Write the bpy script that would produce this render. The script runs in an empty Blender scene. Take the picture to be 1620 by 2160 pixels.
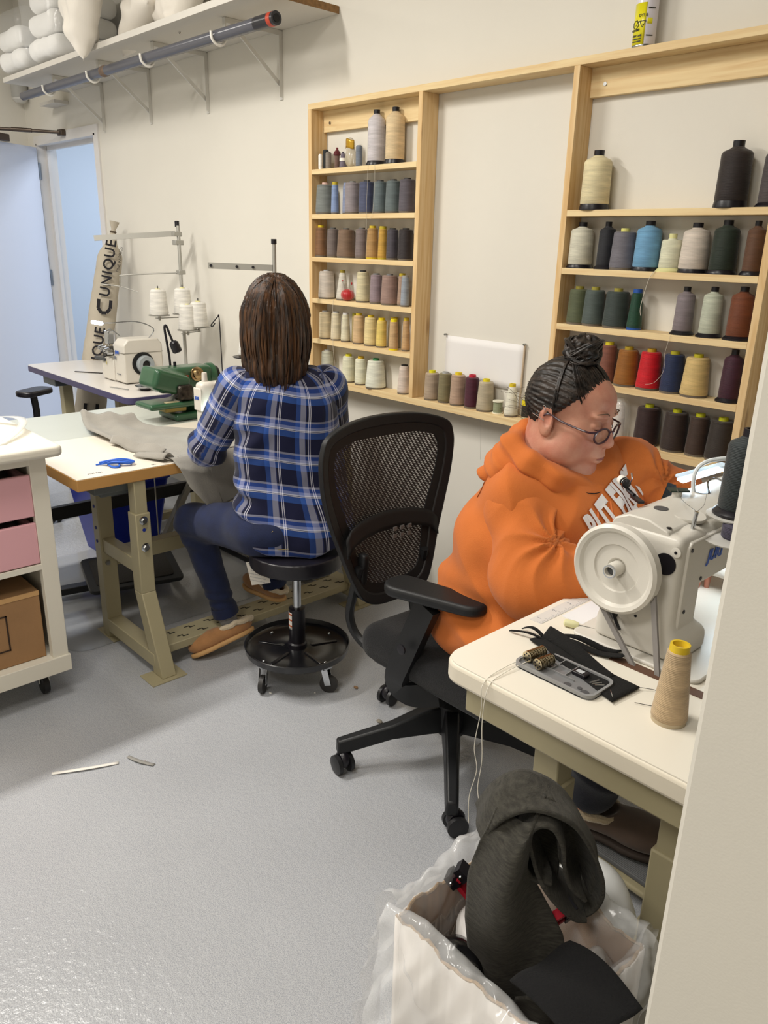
import bpy, bmesh, math, random
import numpy as np
from mathutils import Vector, Matrix, Euler
random.seed(7); rng=np.random.RandomState(7)
SC=bpy.context.scene; COL=SC.collection
V=Vector
def lin(h):
    h=h.lstrip('#'); o=[]
    for i in (0,2,4):
        c=int(h[i:i+2],16)/255; o.append(c/12.92 if c<=.04045 else ((c+.055)/1.055)**2.4)
    return (*o,1)
_M={}
def mat(name,hexc,rough=.5,metal=0.,var=0.,vscale=8.,bump=0.,bscale=60.,stretch=(1,1,1),emit=0.,alpha=None,trans=0.,spec=.5,sheen=0.,coat=0.,ior=1.45):
    if name in _M: return _M[name]
    m=bpy.data.materials.new(name); m.use_nodes=True; _M[name]=m
    N=m.node_tree.nodes; L=m.node_tree.links; b=N['Principled BSDF']
    b.inputs['Base Color'].default_value=lin(hexc); b.inputs['Roughness'].default_value=rough; b.inputs['Metallic'].default_value=metal
    b.inputs['Specular IOR Level'].default_value=spec; b.inputs['IOR'].default_value=ior
    if sheen: b.inputs['Sheen Weight'].default_value=sheen
    if coat: b.inputs['Coat Weight'].default_value=coat; b.inputs['Coat Roughness'].default_value=.15
    if trans: b.inputs['Transmission Weight'].default_value=trans
    if alpha is not None: b.inputs['Alpha'].default_value=alpha
    if emit: b.inputs['Emission Color'].default_value=lin(hexc); b.inputs['Emission Strength'].default_value=emit
    if var or bump:
        tc=N.new('ShaderNodeTexCoord'); mp=N.new('ShaderNodeMapping'); mp.inputs['Scale'].default_value=stretch; L.new(tc.outputs['Object'],mp.inputs['Vector'])
    if var:
        n=N.new('ShaderNodeTexNoise'); n.inputs['Scale'].default_value=vscale; n.inputs['Detail'].default_value=6; L.new(mp.outputs[0],n.inputs['Vector'])
        r=N.new('ShaderNodeMapRange'); r.inputs['From Min'].default_value=.3; r.inputs['From Max'].default_value=.7; r.inputs['To Min'].default_value=1-var; r.inputs['To Max'].default_value=1+var*.6
        L.new(n.outputs['Fac'],r.inputs['Value'])
        x=N.new('ShaderNodeVectorMath'); x.operation='SCALE'; x.inputs[0].default_value=lin(hexc)[:3]; L.new(r.outputs[0],x.inputs['Scale']); L.new(x.outputs[0],b.inputs['Base Color'])
    if bump:
        n=N.new('ShaderNodeTexNoise'); n.inputs['Scale'].default_value=bscale; n.inputs['Detail'].default_value=4; L.new(mp.outputs[0],n.inputs['Vector'])
        u=N.new('ShaderNodeBump'); u.inputs['Strength'].default_value=bump; u.inputs['Distance'].default_value=.004; L.new(n.outputs['Fac'],u.inputs['Height']); L.new(u.outputs[0],b.inputs['Normal'])
    return m
def thread_mat(hexc):
    k='thread_'+hexc
    if k in _M: return _M[k]
    m=mat(k,hexc,.55,spec=.35,sheen=.15); N=m.node_tree.nodes; L=m.node_tree.links; b=N['Principled BSDF']
    tc=N.new('ShaderNodeTexCoord'); w=N.new('ShaderNodeTexWave'); w.bands_direction='Z'; w.inputs['Scale'].default_value=110; w.inputs['Distortion'].default_value=3.; w.inputs['Detail'].default_value=2; w.inputs['Detail Scale'].default_value=.6
    L.new(tc.outputs['Object'],w.inputs['Vector'])
    mp=N.new('ShaderNodeMapping'); mp.inputs['Scale'].default_value=(6,6,45); L.new(tc.outputs['Object'],mp.inputs['Vector'])
    n=N.new('ShaderNodeTexNoise'); n.inputs['Scale'].default_value=2.5; L.new(mp.outputs[0],n.inputs['Vector'])
    a=N.new('ShaderNodeMath'); a.operation='MULTIPLY_ADD'; L.new(w.outputs['Fac'],a.inputs[0]); a.inputs[1].default_value=.14; L.new(n.outputs['Fac'],a.inputs[2])
    r=N.new('ShaderNodeMapRange'); r.inputs['From Min'].default_value=.3; r.inputs['From Max'].default_value=.85; r.inputs['To Min'].default_value=.8; r.inputs['To Max'].default_value=1.22; L.new(a.outputs[0],r.inputs['Value'])
    x=N.new('ShaderNodeVectorMath'); x.operation='SCALE'; x.inputs[0].default_value=lin(hexc)[:3]; L.new(r.outputs[0],x.inputs['Scale']); L.new(x.outputs[0],b.inputs['Base Color'])
    u=N.new('ShaderNodeBump'); u.inputs['Strength'].default_value=.35; u.inputs['Distance'].default_value=.002; L.new(w.outputs['Fac'],u.inputs['Height']); L.new(u.outputs[0],b.inputs['Normal'])
    return m
def wood_mat(name,h1,h2,axis='X',rough=.55):
    if name in _M: return _M[name]
    m=mat(name,h1,rough,spec=.3); N=m.node_tree.nodes; L=m.node_tree.links; b=N['Principled BSDF']
    tc=N.new('ShaderNodeTexCoord'); mp=N.new('ShaderNodeMapping'); s={'X':(1.2,14,22),'Z':(14,22,1.2),'Y':(14,1.2,22)}[axis]; mp.inputs['Scale'].default_value=s; L.new(tc.outputs['Object'],mp.inputs['Vector'])
    n=N.new('ShaderNodeTexNoise'); n.inputs['Scale'].default_value=2.2; n.inputs['Detail'].default_value=8; n.inputs['Distortion'].default_value=1.2; L.new(mp.outputs[0],n.inputs['Vector'])
    mp2=N.new('ShaderNodeMapping'); mp2.inputs['Scale'].default_value={'X':(2.3,9,9),'Z':(9,9,2.3),'Y':(9,2.3,9)}[axis]; L.new(tc.outputs['Object'],mp2.inputs['Vector'])
    v=N.new('ShaderNodeTexVoronoi'); v.inputs['Scale'].default_value=1.; L.new(mp2.outputs[0],v.inputs['Vector'])
    kr=N.new('ShaderNodeMapRange'); kr.inputs['From Min'].default_value=.05; kr.inputs['From Max'].default_value=.12; kr.inputs['To Min'].default_value=.55; kr.inputs['To Max'].default_value=0; L.new(v.outputs['Distance'],kr.inputs['Value'])
    c=N.new('ShaderNodeValToRGB'); c.color_ramp.elements[0].position=.32; c.color_ramp.elements[0].color=lin(h2); c.color_ramp.elements[1].position=.62; c.color_ramp.elements[1].color=lin(h1); L.new(n.outputs['Fac'],c.inputs['Fac'])
    x=N.new('ShaderNodeMix'); x.data_type='RGBA'; L.new(kr.outputs[0],x.inputs['Factor']); L.new(c.outputs['Color'],x.inputs['A']); x.inputs['B'].default_value=lin('8a5a2c'); L.new(x.outputs['Result'],b.inputs['Base Color'])
    return m
# ---------- objects ----------
_OFF={}
def thing(name,label,cat,loc=(0,0,0),group=None):
    o=bpy.data.objects.new(name,None); COL.objects.link(o); o.location=loc; o.empty_display_size=.05
    o['label']=label; o['category']=cat
    if group: o['group']=group
    _OFF[o.name]=V(loc); return o
def tag(o,label,cat,group=None,kind=None):
    o['label']=label; o['category']=cat
    if group:o['group']=group
    if kind:o['kind']=kind
    return o
class B:
    def __init__(s,M=None): s.b=bmesh.new(); s.M=M if M is not None else Matrix.Identity(4)
    def _v(s,p): return s.b.verts.new(s.M@V(p))
    def _f(s,vs):
        try: return s.b.faces.new(vs)
        except ValueError: return None
    def box(s,x0,x1,y0,y1,z0,z1,R=None,c=None):
        P=[V((x,y,z)) for x in(x0,x1) for y in(y0,y1) for z in(z0,z1)]
        if R is not None:
            c=V(c) if c is not None else V(((x0+x1)/2,(y0+y1)/2,(z0+z1)/2)); P=[c+R@(p-c) for p in P]
        v=[s._v(p) for p in P]
        for f in((0,1,3,2),(4,6,7,5),(0,4,5,1),(2,3,7,6),(0,2,6,4),(1,5,7,3)): s._f([v[i] for i in f])
        return s
    def beam(s,p0,p1,w,h,up=(0,0,1)):
        p0,p1=V(p0),V(p1); d=(p1-p0).normalized(); u=V(up); a=d.cross(u)
        if a.length<1e-4: a=d.cross(V((0,1,0)))
        a.normalize(); u=a.cross(d).normalized(); vs=[]
        for p in(p0,p1):
            for i,j in((-1,-1),(1,-1),(1,1),(-1,1)): vs.append(s._v(p+a*(i*w/2)+u*(j*h/2)))
        for f in((3,2,1,0),(4,5,6,7),(0,1,5,4),(1,2,6,5),(2,3,7,6),(3,0,4,7)): s._f([vs[i] for i in f])
        return s
    def ring(s,c,a,b_,ra,rb,n): return [s._v(c+a*(ra*math.cos(2*math.pi*k/n))+b_*(rb*math.sin(2*math.pi*k/n))) for k in range(n)]
    def loft(s,rings,cap0=True,cap1=True):
        for r0,r1 in zip(rings,rings[1:]):
            n=len(r0)
            for k in range(n): s._f([r0[k],r0[(k+1)%n],r1[(k+1)%n],r1[k]])
        if cap0: s._f(rings[0][::-1])
        if cap1: s._f(rings[-1])
        return s
    def cyl(s,p0,p1,r0,r1=None,n=24,caps=True):
        r1=r0 if r1 is None else r1; p0,p1=V(p0),V(p1); d=(p1-p0).normalized(); a=d.orthogonal().normalized(); b_=d.cross(a)
        return s.loft([s.ring(p0,a,b_,r0,r0,n),s.ring(p1,a,b_,r1,r1,n)],caps,caps)
    def lathe(s,prof,o=(0,0,0),ax=(0,0,1),n=32,caps=True):
        o=V(o);d=V(ax).normalized(); a=d.orthogonal().normalized(); b_=d.cross(a); R=[]
        for r,z in prof: R.append(s.ring(o+d*z,a,b_,max(r,1e-4),max(r,1e-4),n))
        return s.loft(R,caps,caps)
    def tube(s,pts,r,n=8,smooth=True,closed=False):
        pts=[V(p) for p in pts]
        if smooth and len(pts)>2: pts=catmull(pts,6)
        rr=r if hasattr(r,'__len__') else [r]*len(pts)
        if len(rr)!=len(pts):
            rr=np.interp(np.linspace(0,1,len(pts)),np.linspace(0,1,len(rr)),rr)
        t=(pts[1]-pts[0]).normalized(); a=t.orthogonal().normalized(); R=[]
        for i,p in enumerate(pts):
            t2=(pts[min(i+1,len(pts)-1)]-pts[max(i-1,0)]).normalized()
            if t2.length==0: t2=t
            a=(a-t2*a.dot(t2)); 
            if a.length<1e-6: a=t2.orthogonal()
            a.normalize(); b_=t2.cross(a); R.append(s.ring(p,a,b_,rr[i],rr[i],n))
        return s.loft(R)
    def prism(s,poly,o,u,v,h):
        o,u,v=V(o),V(u),V(v); w=u.cross(v).normalized()*h
        A=[s._v(o+u*x+v*y) for x,y in poly]; C=[s._v(o+u*x+v*y+w) for x,y in poly]; n=len(poly)
        s._f(A[::-1]); s._f(C)
        for k in range(n): s._f([A[k],A[(k+1)%n],C[(k+1)%n],C[k]])
        return s
    def sphere(s,c,r,n=20,m=12,sc=(1,1,1),R=None):
        c=V(c); rings=[]
        for i in range(1,m):
            t=math.pi*i/m; row=[]
            for k in range(n):
                p=V((r*sc[0]*math.sin(t)*math.cos(2*math.pi*k/n),r*sc[1]*math.sin(t)*math.sin(2*math.pi*k/n),-r*sc[2]*math.cos(t)))
                if R is not None: p=R@p
                row.append(s._v(c+p))
            rings.append(row)
        for a,b_ in zip(rings,rings[1:]):
            for k in range(n): s._f([a[k],a[(k+1)%n],b_[(k+1)%n],b_[k]])
        p0=V((0,0,-r*sc[2]));p1=V((0,0,r*sc[2]))
        if R is not None: p0=R@p0;p1=R@p1
        b0=s._v(c+p0);b1=s._v(c+p1)
        for k in range(n): s._f([b0,rings[0][(k+1)%n],rings[0][k]]); s._f([b1,rings[-1][k],rings[-1][(k+1)%n]])
        return s
    def grid(s,fn,nu,nv,thick=0.):
        Q=[[fn(i/nu,j/nv) for j in range(nv+1)] for i in range(nu+1)]
        Vs=[[s._v(p) for p in row] for row in Q]
        for i in range(nu):
            for j in range(nv): s._f([Vs[i][j],Vs[i+1][j],Vs[i+1][j+1],Vs[i][j+1]])
        return s
    def build(s,name,m,parent=None,bevel=0.,smooth=True,angle=38,solid=0.,subsurf=0,recalc=True,bseg=2):
        bmn=s.b
        if recalc: bmesh.ops.recalc_face_normals(bmn,faces=bmn.faces)
        me=bpy.data.meshes.new(name); o=bpy.data.objects.new(name,me); COL.objects.link(o)
        if parent is not None:
            o.parent=parent; off=_OFF[parent.name]
        else:
            co=[v.co for v in bmn.verts]; xs=[c.x for c in co];ys=[c.y for c in co];zs=[c.z for c in co]
            off=V(((min(xs)+max(xs))/2,(min(ys)+max(ys))/2,min(zs))); o.location=off
        _OFF[o.name]=V(off)
        bmesh.ops.translate(bmn,vec=-off,verts=bmn.verts)
        if smooth:
            for f in bmn.faces: f.smooth=True
            ca=math.radians(angle)
            for e in bmn.edges:
                if len(e.link_faces)==2 and e.calc_face_angle(0)>ca: e.smooth=False
        bmn.to_mesh(me); bmn.free()
        for mm in (m if isinstance(m,(list,tuple)) else [m]): me.materials.append(mm)
        if solid:
            d=o.modifiers.new('solid','SOLIDIFY'); d.thickness=solid; d.offset=0
        if bevel:
            d=o.modifiers.new('bevel','BEVEL'); d.width=bevel; d.segments=bseg; d.limit_method='ANGLE'; d.angle_limit=math.radians(40)
        if subsurf:
            d=o.modifiers.new('sub','SUBSURF'); d.levels=subsurf; d.render_levels=subsurf
        return o
def catmull(P,k=6):
    out=[]; n=len(P)
    for i in range(n-1):
        p0=P[max(i-1,0)];p1=P[i];p2=P[i+1];p3=P[min(i+2,n-1)]
        for j in range(k):
            t=j/k; out.append(.5*((2*p1)+(p2-p0)*t+(2*p0-5*p1+4*p2-p3)*t*t+(3*p1-p0-3*p2+p3)*t**3))
    out.append(P[-1]); return out
def text(name,body,m,parent,o,u,v,size,extrude=.0006,bold=0.,space=1.,shear=0.,align='CENTER'):
    cu=bpy.data.curves.new(name,'FONT'); cu.body=body; cu.size=size; cu.extrude=extrude; cu.align_x=align; cu.align_y='CENTER'; cu.offset=bold; cu.space_character=space; cu.shear=shear; cu.resolution_u=3
    t=bpy.data.objects.new('tmp',cu); COL.objects.link(t); dg=bpy.context.evaluated_depsgraph_get(); dg.update()
    me=bpy.data.meshes.new_from_object(t.evaluated_get(dg)); bpy.data.objects.remove(t); me.name=name
    u=V(u).normalized(); v=V(v).normalized(); w=u.cross(v)
    off=_OFF[parent.name] if parent is not None else V(o)
    Mx=Matrix((u,v,w)).transposed().to_4x4(); Mx.translation=V(o)-off; me.transform(Mx)
    ob=bpy.data.objects.new(name,me); COL.objects.link(ob); me.materials.clear(); me.materials.append(m)
    if parent is not None: ob.parent=parent
    else: ob.location=off
    _OFF[ob.name]=V(off); return ob
# ---------- signed distance modelling ----------
def _np(a): return np.array(a,dtype=np.float32)
def rcone(P,a,b,ra,rb):
    a=_np(a);b=_np(b);d=b-a;L2=max(float(d@d),1e-12)
    X,Y,Z=P; t=((X-a[0])*d[0]+(Y-a[1])*d[1]+(Z-a[2])*d[2])/L2; t=np.clip(t,0,1)
    return np.sqrt((X-a[0]-t*d[0])**2+(Y-a[1]-t*d[1])**2+(Z-a[2]-t*d[2])**2)-(ra+(rb-ra)*t)
def ell(P,c,r,R=None):
    X,Y,Z=P; x=X-c[0];y=Y-c[1];z=Z-c[2]
    if R is not None:
        R=np.array(R,dtype=np.float32).T
        x,y,z=(R[0,0]*x+R[0,1]*y+R[0,2]*z,R[1,0]*x+R[1,1]*y+R[1,2]*z,R[2,0]*x+R[2,1]*y+R[2,2]*z)
    k0=np.sqrt((x/r[0])**2+(y/r[1])**2+(z/r[2])**2); k1=np.sqrt((x/r[0]**2)**2+(y/r[1]**2)**2+(z/r[2]**2)**2)+1e-9
    return k0*(k0-1)/k1
def rbox(P,c,h,rad,R=None):
    X,Y,Z=P; x=X-c[0];y=Y-c[1];z=Z-c[2]
    if R is not None:
        R=np.array(R,dtype=np.float32).T
        x,y,z=(R[0,0]*x+R[0,1]*y+R[0,2]*z,R[1,0]*x+R[1,1]*y+R[1,2]*z,R[2,0]*x+R[2,1]*y+R[2,2]*z)
    qx=np.abs(x)-h[0]+rad;qy=np.abs(y)-h[1]+rad;qz=np.abs(z)-h[2]+rad
    return np.sqrt(np.maximum(qx,0)**2+np.maximum(qy,0)**2+np.maximum(qz,0)**2)+np.minimum(np.maximum(qx,np.maximum(qy,qz)),0)-rad
def smin(a,b,k):
    h=np.clip(.5+.5*(b-a)/k,0,1); return b+(a-b)*h-k*h*(1-h)
def smax(a,b,k): return -smin(-a,-b,k)
def sdf(name,f,lo,hi,res,m,parent=None,smooth_it=1,post=None,uvfn=None):
    lo=_np(lo);hi=_np(hi);n=np.ceil((hi-lo)/res).astype(int)+1
    ax=[lo[i]+res*np.arange(n[i],dtype=np.float32) for i in range(3)]
    P=(ax[0][:,None,None],ax[1][None,:,None],ax[2][None,None,:])
    D=np.broadcast_to(f(P),tuple(n)).astype(np.float32)
    D=np.array(D); 
    for a_ in range(3):
        sl=[slice(None)]*3; sl[a_]=0; D[tuple(sl)]=np.maximum(D[tuple(sl)],res*.5); sl[a_]=-1; D[tuple(sl)]=np.maximum(D[tuple(sl)],res*.5)
    S=D<0; nx,ny,nz=n-1
    acc=np.zeros((nx,ny,nz,3),np.float32); cnt=np.zeros((nx,ny,nz),np.float32)
    def sub(A,i,j,k): return A[i:i+nx,j:j+ny,k:k+nz]
    for axis in range(3):
        for u in(0,1):
            for w in(0,1):
                o0=[0,0,0];oth=[a for a in range(3) if a!=axis];o0[oth[0]]=u;o0[oth[1]]=w;o1=list(o0);o1[axis]=1
                d0=sub(D,*o0);d1=sub(D,*o1);c=(d0<0)!=(d1<0); t=np.where(c,d0/np.where(c,d0-d1,1),0)
                cnt+=c
                acc[...,axis]+=np.where(c,t,0); acc[...,oth[0]]+=c*u; acc[...,oth[1]]+=c*w
    act=cnt>0; idx=-np.ones((nx,ny,nz),np.int64); ii=np.argwhere(act); idx[act]=np.arange(len(ii))
    Vt=(ii+acc[act]/cnt[act][:,None])*res+lo
    F=[]
    for axis in range(3):
        a1,a2=[(1,2),(2,0),(0,1)][axis]
        s0=[slice(0,-1)]*3; s0=[slice(None)]*3
        A=np.take(S,range(0,S.shape[axis]-1),axis=axis);Bq=np.take(S,range(1,S.shape[axis]),axis=axis)
        e=np.argwhere(A!=Bq); 
        ok=(e[:,a1]>0)&(e[:,a2]>0)&(e[:,a1]<n[a1]-1)&(e[:,a2]<n[a2]-1); e=e[ok]
        if len(e)==0: continue
        q=[]
        for du,dw in((1,1),(0,1),(0,0),(1,0)):
            g=e.copy(); g[:,a1]-=du; g[:,a2]-=dw; q.append(idx[g[:,0],g[:,1],g[:,2]])
        q=np.stack(q,1); fl=A[e[:,0],e[:,1],e[:,2]]; q[~fl]=q[~fl][:,::-1]; F.append(q)
    F=np.concatenate(F); F=F[(F>=0).all(1)]
    # light laplacian
    if smooth_it:
        E=np.concatenate([F[:,[0,1]],F[:,[1,2]],F[:,[2,3]],F[:,[3,0]]]); 
        for _ in range(smooth_it):
            s=np.zeros_like(Vt);c=np.zeros(len(Vt)); 
            for k in range(3): s[:,k]=np.bincount(E[:,0],Vt[E[:,1],k],len(Vt))+np.bincount(E[:,1],Vt[E[:,0],k],len(Vt))
            c=np.bincount(E[:,0],minlength=len(Vt))+np.bincount(E[:,1],minlength=len(Vt)); Vt=Vt*.45+.55*s/np.maximum(c,1)[:,None]
    if post is not None: Vt=post(Vt,F)
    return npmesh(name,Vt,F,m,parent,uvfn)
def npmesh(name,Vt,F,m,parent=None,uvfn=None):
    me=bpy.data.meshes.new(name); o=bpy.data.objects.new(name,me); COL.objects.link(o)
    if parent is not None: o.parent=parent; off=_OFF[parent.name]
    else: off=V(((Vt[:,0].min()+Vt[:,0].max())/2,(Vt[:,1].min()+Vt[:,1].max())/2,Vt[:,2].min())); o.location=off
    _OFF[o.name]=V(off); W=(Vt-np.array(off)).astype(np.float32); k=F.shape[1]
    me.vertices.add(len(W)); me.vertices.foreach_set('co',W.ravel()); me.loops.add(F.size); me.loops.foreach_set('vertex_index',F.ravel().astype(np.int32))
    me.polygons.add(len(F)); me.polygons.foreach_set('loop_start',(np.arange(len(F))*k).astype(np.int32)); me.polygons.foreach_set('loop_total',np.full(len(F),k,np.int32))
    me.polygons.foreach_set('use_smooth',np.ones(len(F),bool)); me.update(calc_edges=True); me.validate()
    if uvfn is not None:
        uv=uvfn(Vt); l=me.uv_layers.new(name='cloth'); l.data.foreach_set('uv',uv[F.ravel()].astype(np.float32).ravel())
    for mm in (m if isinstance(m,(list,tuple)) else [m]): me.materials.append(mm)
    return o
def vnormals(Vt,F):
    a=Vt[F[:,2]]-Vt[F[:,0]];b=Vt[F[:,3]]-Vt[F[:,1]];n=np.cross(a,b);N=np.zeros_like(Vt)
    for k in range(4):
        for c in range(3): N[:,c]+=np.bincount(F[:,k],n[:,c],len(Vt))
    return N/np.maximum(np.linalg.norm(N,axis=1),1e-9)[:,None]
def snoise(X,Y,Z,s,seed=0):
    r=np.random.RandomState(seed); o=0
    for i in range(5):
        d=r.normal(size=3); d/=np.linalg.norm(d); ph=r.rand()*6.28; o=o+np.sin((X*d[0]+Y*d[1]+Z*d[2])*s*(.7+.7*r.rand())+ph)
    return o/5
def rot(ax,ay,az): return Euler((math.radians(ax),math.radians(ay),math.radians(az))).to_matrix()
# ---------- setting ----------
def wall_material():
    m=mat('wall_paint','dedad0',.75,var=.03,vscale=1.5,bump=.05,bscale=300,spec=.2); return m
WALL=wall_material()
def struct(name,b,m,bevel=0.): o=b.build(name,m,None,smooth=False,bevel=bevel); o['kind']='structure'; return o
def floor_mat():
    m=mat('epoxy_floor','a4a7ad',.24,spec=.5); N=m.node_tree.nodes;L=m.node_tree.links;b=N['Principled BSDF']
    tc=N.new('ShaderNodeTexCoord')
    n1=N.new('ShaderNodeTexNoise'); n1.inputs['Scale'].default_value=420; n1.inputs['Detail'].default_value=3; L.new(tc.outputs['Object'],n1.inputs['Vector'])
    n2=N.new('ShaderNodeTexNoise'); n2.inputs['Scale'].default_value=2.2; n2.inputs['Detail'].default_value=5; L.new(tc.outputs['Object'],n2.inputs['Vector'])
    n3=N.new('ShaderNodeTexNoise'); n3.inputs['Scale'].default_value=75; n3.inputs['Detail'].default_value=3; L.new(tc.outputs['Object'],n3.inputs['Vector'])
    c=N.new('ShaderNodeValToRGB'); c.color_ramp.elements[0].position=.36; c.color_ramp.elements[0].color=lin('94979d'); c.color_ramp.elements[1].position=.6; c.color_ramp.elements[1].color=lin('b4b6ba'); L.new(n1.outputs['Fac'],c.inputs['Fac'])
    r=N.new('ShaderNodeMapRange'); r.inputs['From Min'].default_value=.3; r.inputs['From Max'].default_value=.7; r.inputs['To Min'].default_value=.93; r.inputs['To Max'].default_value=1.05; L.new(n2.outputs['Fac'],r.inputs['Value'])
    x=N.new('ShaderNodeVectorMath'); x.operation='SCALE'; L.new(c.outputs['Color'],x.inputs[0]); L.new(r.outputs[0],x.inputs['Scale']); L.new(x.outputs[0],b.inputs['Base Color'])
    u=N.new('ShaderNodeBump'); u.inputs['Strength'].default_value=.7; u.inputs['Distance'].default_value=.003; L.new(n3.outputs['Fac'],u.inputs['Height']); L.new(u.outputs[0],b.inputs['Normal'])
    return m
struct('floor',B().box(-8.5,1.6,-5.2,3.2,-.1,0),floor_mat())
struct('ceiling',B().box(-8.5,1.6,-5.2,3.2,3.12,3.2),mat('ceiling_tile','cfcabd',.9,spec=.1))
# back wall with the doorway x -6.32..-5.35, z 2.14
b=B(); b.box(-5.35,1.6,0,.12,0,3.12); b.box(-6.32,-5.35,0,.12,2.14,3.12); b.box(-6.6,-6.32,0,.12,0,3.12)
struct('wall_back',b,WALL)
struct('wall_left',B().box(-6.6,-6.5,-5.2,0,0,3.12),WALL)
struct('wall_right',B().box(-.262,1.6,-1.75,-1.62,0,3.12),mat('partition_paint','d2cec4',.75,var=.015,vscale=2,bump=.05,bscale=350,spec=.2),bevel=.006)
struct('wall_front',B().box(-8.5,1.6,-5.2,-5.1,0,3.12),WALL)
struct('wall_side',B().box(1.5,1.6,-5.1,0,0,3.12),WALL)
NW=mat('next_room_paint','bcc4ce',.7,spec=.2)
b=B(); b.box(-8.5,-4.2,3.0,3.1,0,3.12); b.box(-8.5,-8.4,.12,3.0,0,3.12); b.box(-4.3,-4.2,.12,3.0,0,3.12); struct('wall_hall',b,NW)
FR=mat('door_frame_paint','dcd9d6',.45,spec=.4)
b=B(); b.box(-5.352,-5.33,-.012,.13,0,2.14); b.box(-5.33,-5.285,-.012,.0,0,2.19); b.box(-6.365,-6.33,-.012,.0,0,2.19); b.box(-6.33,-6.318,-.012,.13,0,2.14); b.box(-6.33,-5.33,-.012,.0,2.14,2.19); b.box(-6.33,-5.33,-.012,.13,2.128,2.14)
b.box(-5.38,-5.352,.05,.075,0,2.128); b.box(-6.318,-6.29,.05,.075,0,2.128); b.box(-6.3,-5.36,.05,.075,2.1,2.128)
struct('trim_1',b,FR)
# open door leaf, hinged at (-6.30,-.015)
H=V((-6.30,-.02,0)); dr=V((.50,-.866,0)); nr=V((.866,.50,0))
def leafbox(b,s0,s1,t0,t1,z0,z1):
    M=Matrix((dr,nr,V((0,0,1)))).transposed().to_4x4(); M.translation=H; b.M=M; b.box(s0,s1,t0,t1,z0,z1)
b=B(); leafbox(b,0,.93,-.045,0,.01,2.115)
d=b.build('door_1',mat('door_paint','d4d8e4',.4,spec=.4),None,smooth=False,bevel=.002); d['kind']='structure'
for z in (1.9,1.15,.25):
    b=B(); leafbox(b,-.022,.0,-.045,.004,z,z+.115); b.build('hinge',mat('satin_steel','8e959c',.35,metal=1),d)
b=B(); leafbox(b,.86,.9,.0,.06,1.0,1.03); leafbox(b,.76,.9,.05,.07,1.005,1.025); b.build('door_handle',_M['satin_steel'],d,bevel=.003)
# closer arm
cl=thing('door_closer','bronze door closer arm over the open doorway at far left','door closer',(-6.0,-.1,2.16))
b=B(); leafbox(b,.30,.46,-.01,.035,2.118,2.165); BR=mat('bronze_metal','5b5048',.4,metal=.8); b.build('closer_body',BR,cl,bevel=.004)
b=B(); b.cyl((-6.10,-.36,2.19),(-5.80,-.03,2.175),.011,n=12); b.cyl((-6.02,-.28,2.187),(-5.93,-.18,2.182),.014,n=12); b.build('closer_arm',BR,cl)
b=B(); b.box(-5.84,-5.77,-.045,-.013,2.155,2.195); b.build('arm_shoe',BR,cl,bevel=.004)
# grey wall fitting in the corner under the shelf
t=thing('wall_sensor','round grey fitting in the wall corner under the shelf end','wall fitting',(-6.4,-.06,2.47))
B().lathe([(.05,0),(.055,.01),(.055,.09),(.045,.11)],(-6.4,-.06,2.44),n=24).build('housing',mat('grey_plastic','a9a8a4',.5),t)
B().lathe([(.03,-.03),(.05,-.01),(.05,0)],(-6.4,-.06,2.44),n=24).build('sensor_dome',mat('pale_plastic','c9c8c4',.4),t)
# baseboard-free wall; floor joint strip
# ---------- thread racks ----------
PX_=wood_mat('pine_x','e6cfa0','d8b988','X'); PZ_=wood_mat('pine_z','e2c596','d0a972','Z')
rk=thing('thread_rack','long pine wall rack holding rows of thread cones behind both women','rack',(-1.97,0,.86))
y0=-.089
def board(n,x0,x1,z0,z1,m,ya=y0,yb=-.001): return B().box(x0,x1,ya,yb,z0,z1).build(n,m,rk,smooth=False,bevel=.0012)
board('top_board',-3.0,-.62,2.05,2.073,PX_); board('bottom_board',-3.0,-.93,.868,.895,PX_)
for x in(-3.0,-2.324,-1.636,-.955): board('upright',x,x+.022,.895,2.05,PZ_)
for x0,x1 in((-2.978,-2.324),(-1.614,-.955)):
    for z in((1.79,1.605,1.423,1.24,1.057) if x0<-2 else (1.605,1.423,1.24,1.057)): board('shelf',x0,x1,z,z+.020,PX_)
    o=board('hanging_rail',x0,x1,1.965,2.05,PZ_ if 0 else PX_,-.022,-.001)
for x in(-2.93,-1.56): B().cyl((x,-.025,2.0),(x,-.021,2.0),.006,n=12).build('screw',mat('steel','9a9a98',.3,metal=1),rk)
TH=[]
GR={'A': 'spools on the top shelf of the left rack', 'B': 'thread cones on the second shelf of the left rack', 'C': 'thread cones on the third shelf of the left rack', 'D': 'thread cones on the fourth shelf of the left rack', 'E': 'thread cones on the fifth shelf of the left rack', 'F': 'thread cones on the bottom shelf of the left rack', 'M': 'thread cones on the middle ledge', 'R1': 'king spools on the top shelf of the right rack', 'R2': 'spools on the second shelf of the right rack', 'R3': 'spools on the third shelf of the right rack', 'R4': 'spools on the fourth shelf of the right rack', 'R5': 'cones on the bottom shelf of the right rack'}
SZ={'A': 1.81, 'B': 1.625, 'C': 1.443, 'D': 1.26, 'E': 1.077, 'F': 0.895, 'M': 0.895, 'R1': 1.625, 'R2': 1.443, 'R3': 1.26, 'R4': 1.077, 'R5': 0.895}
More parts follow.
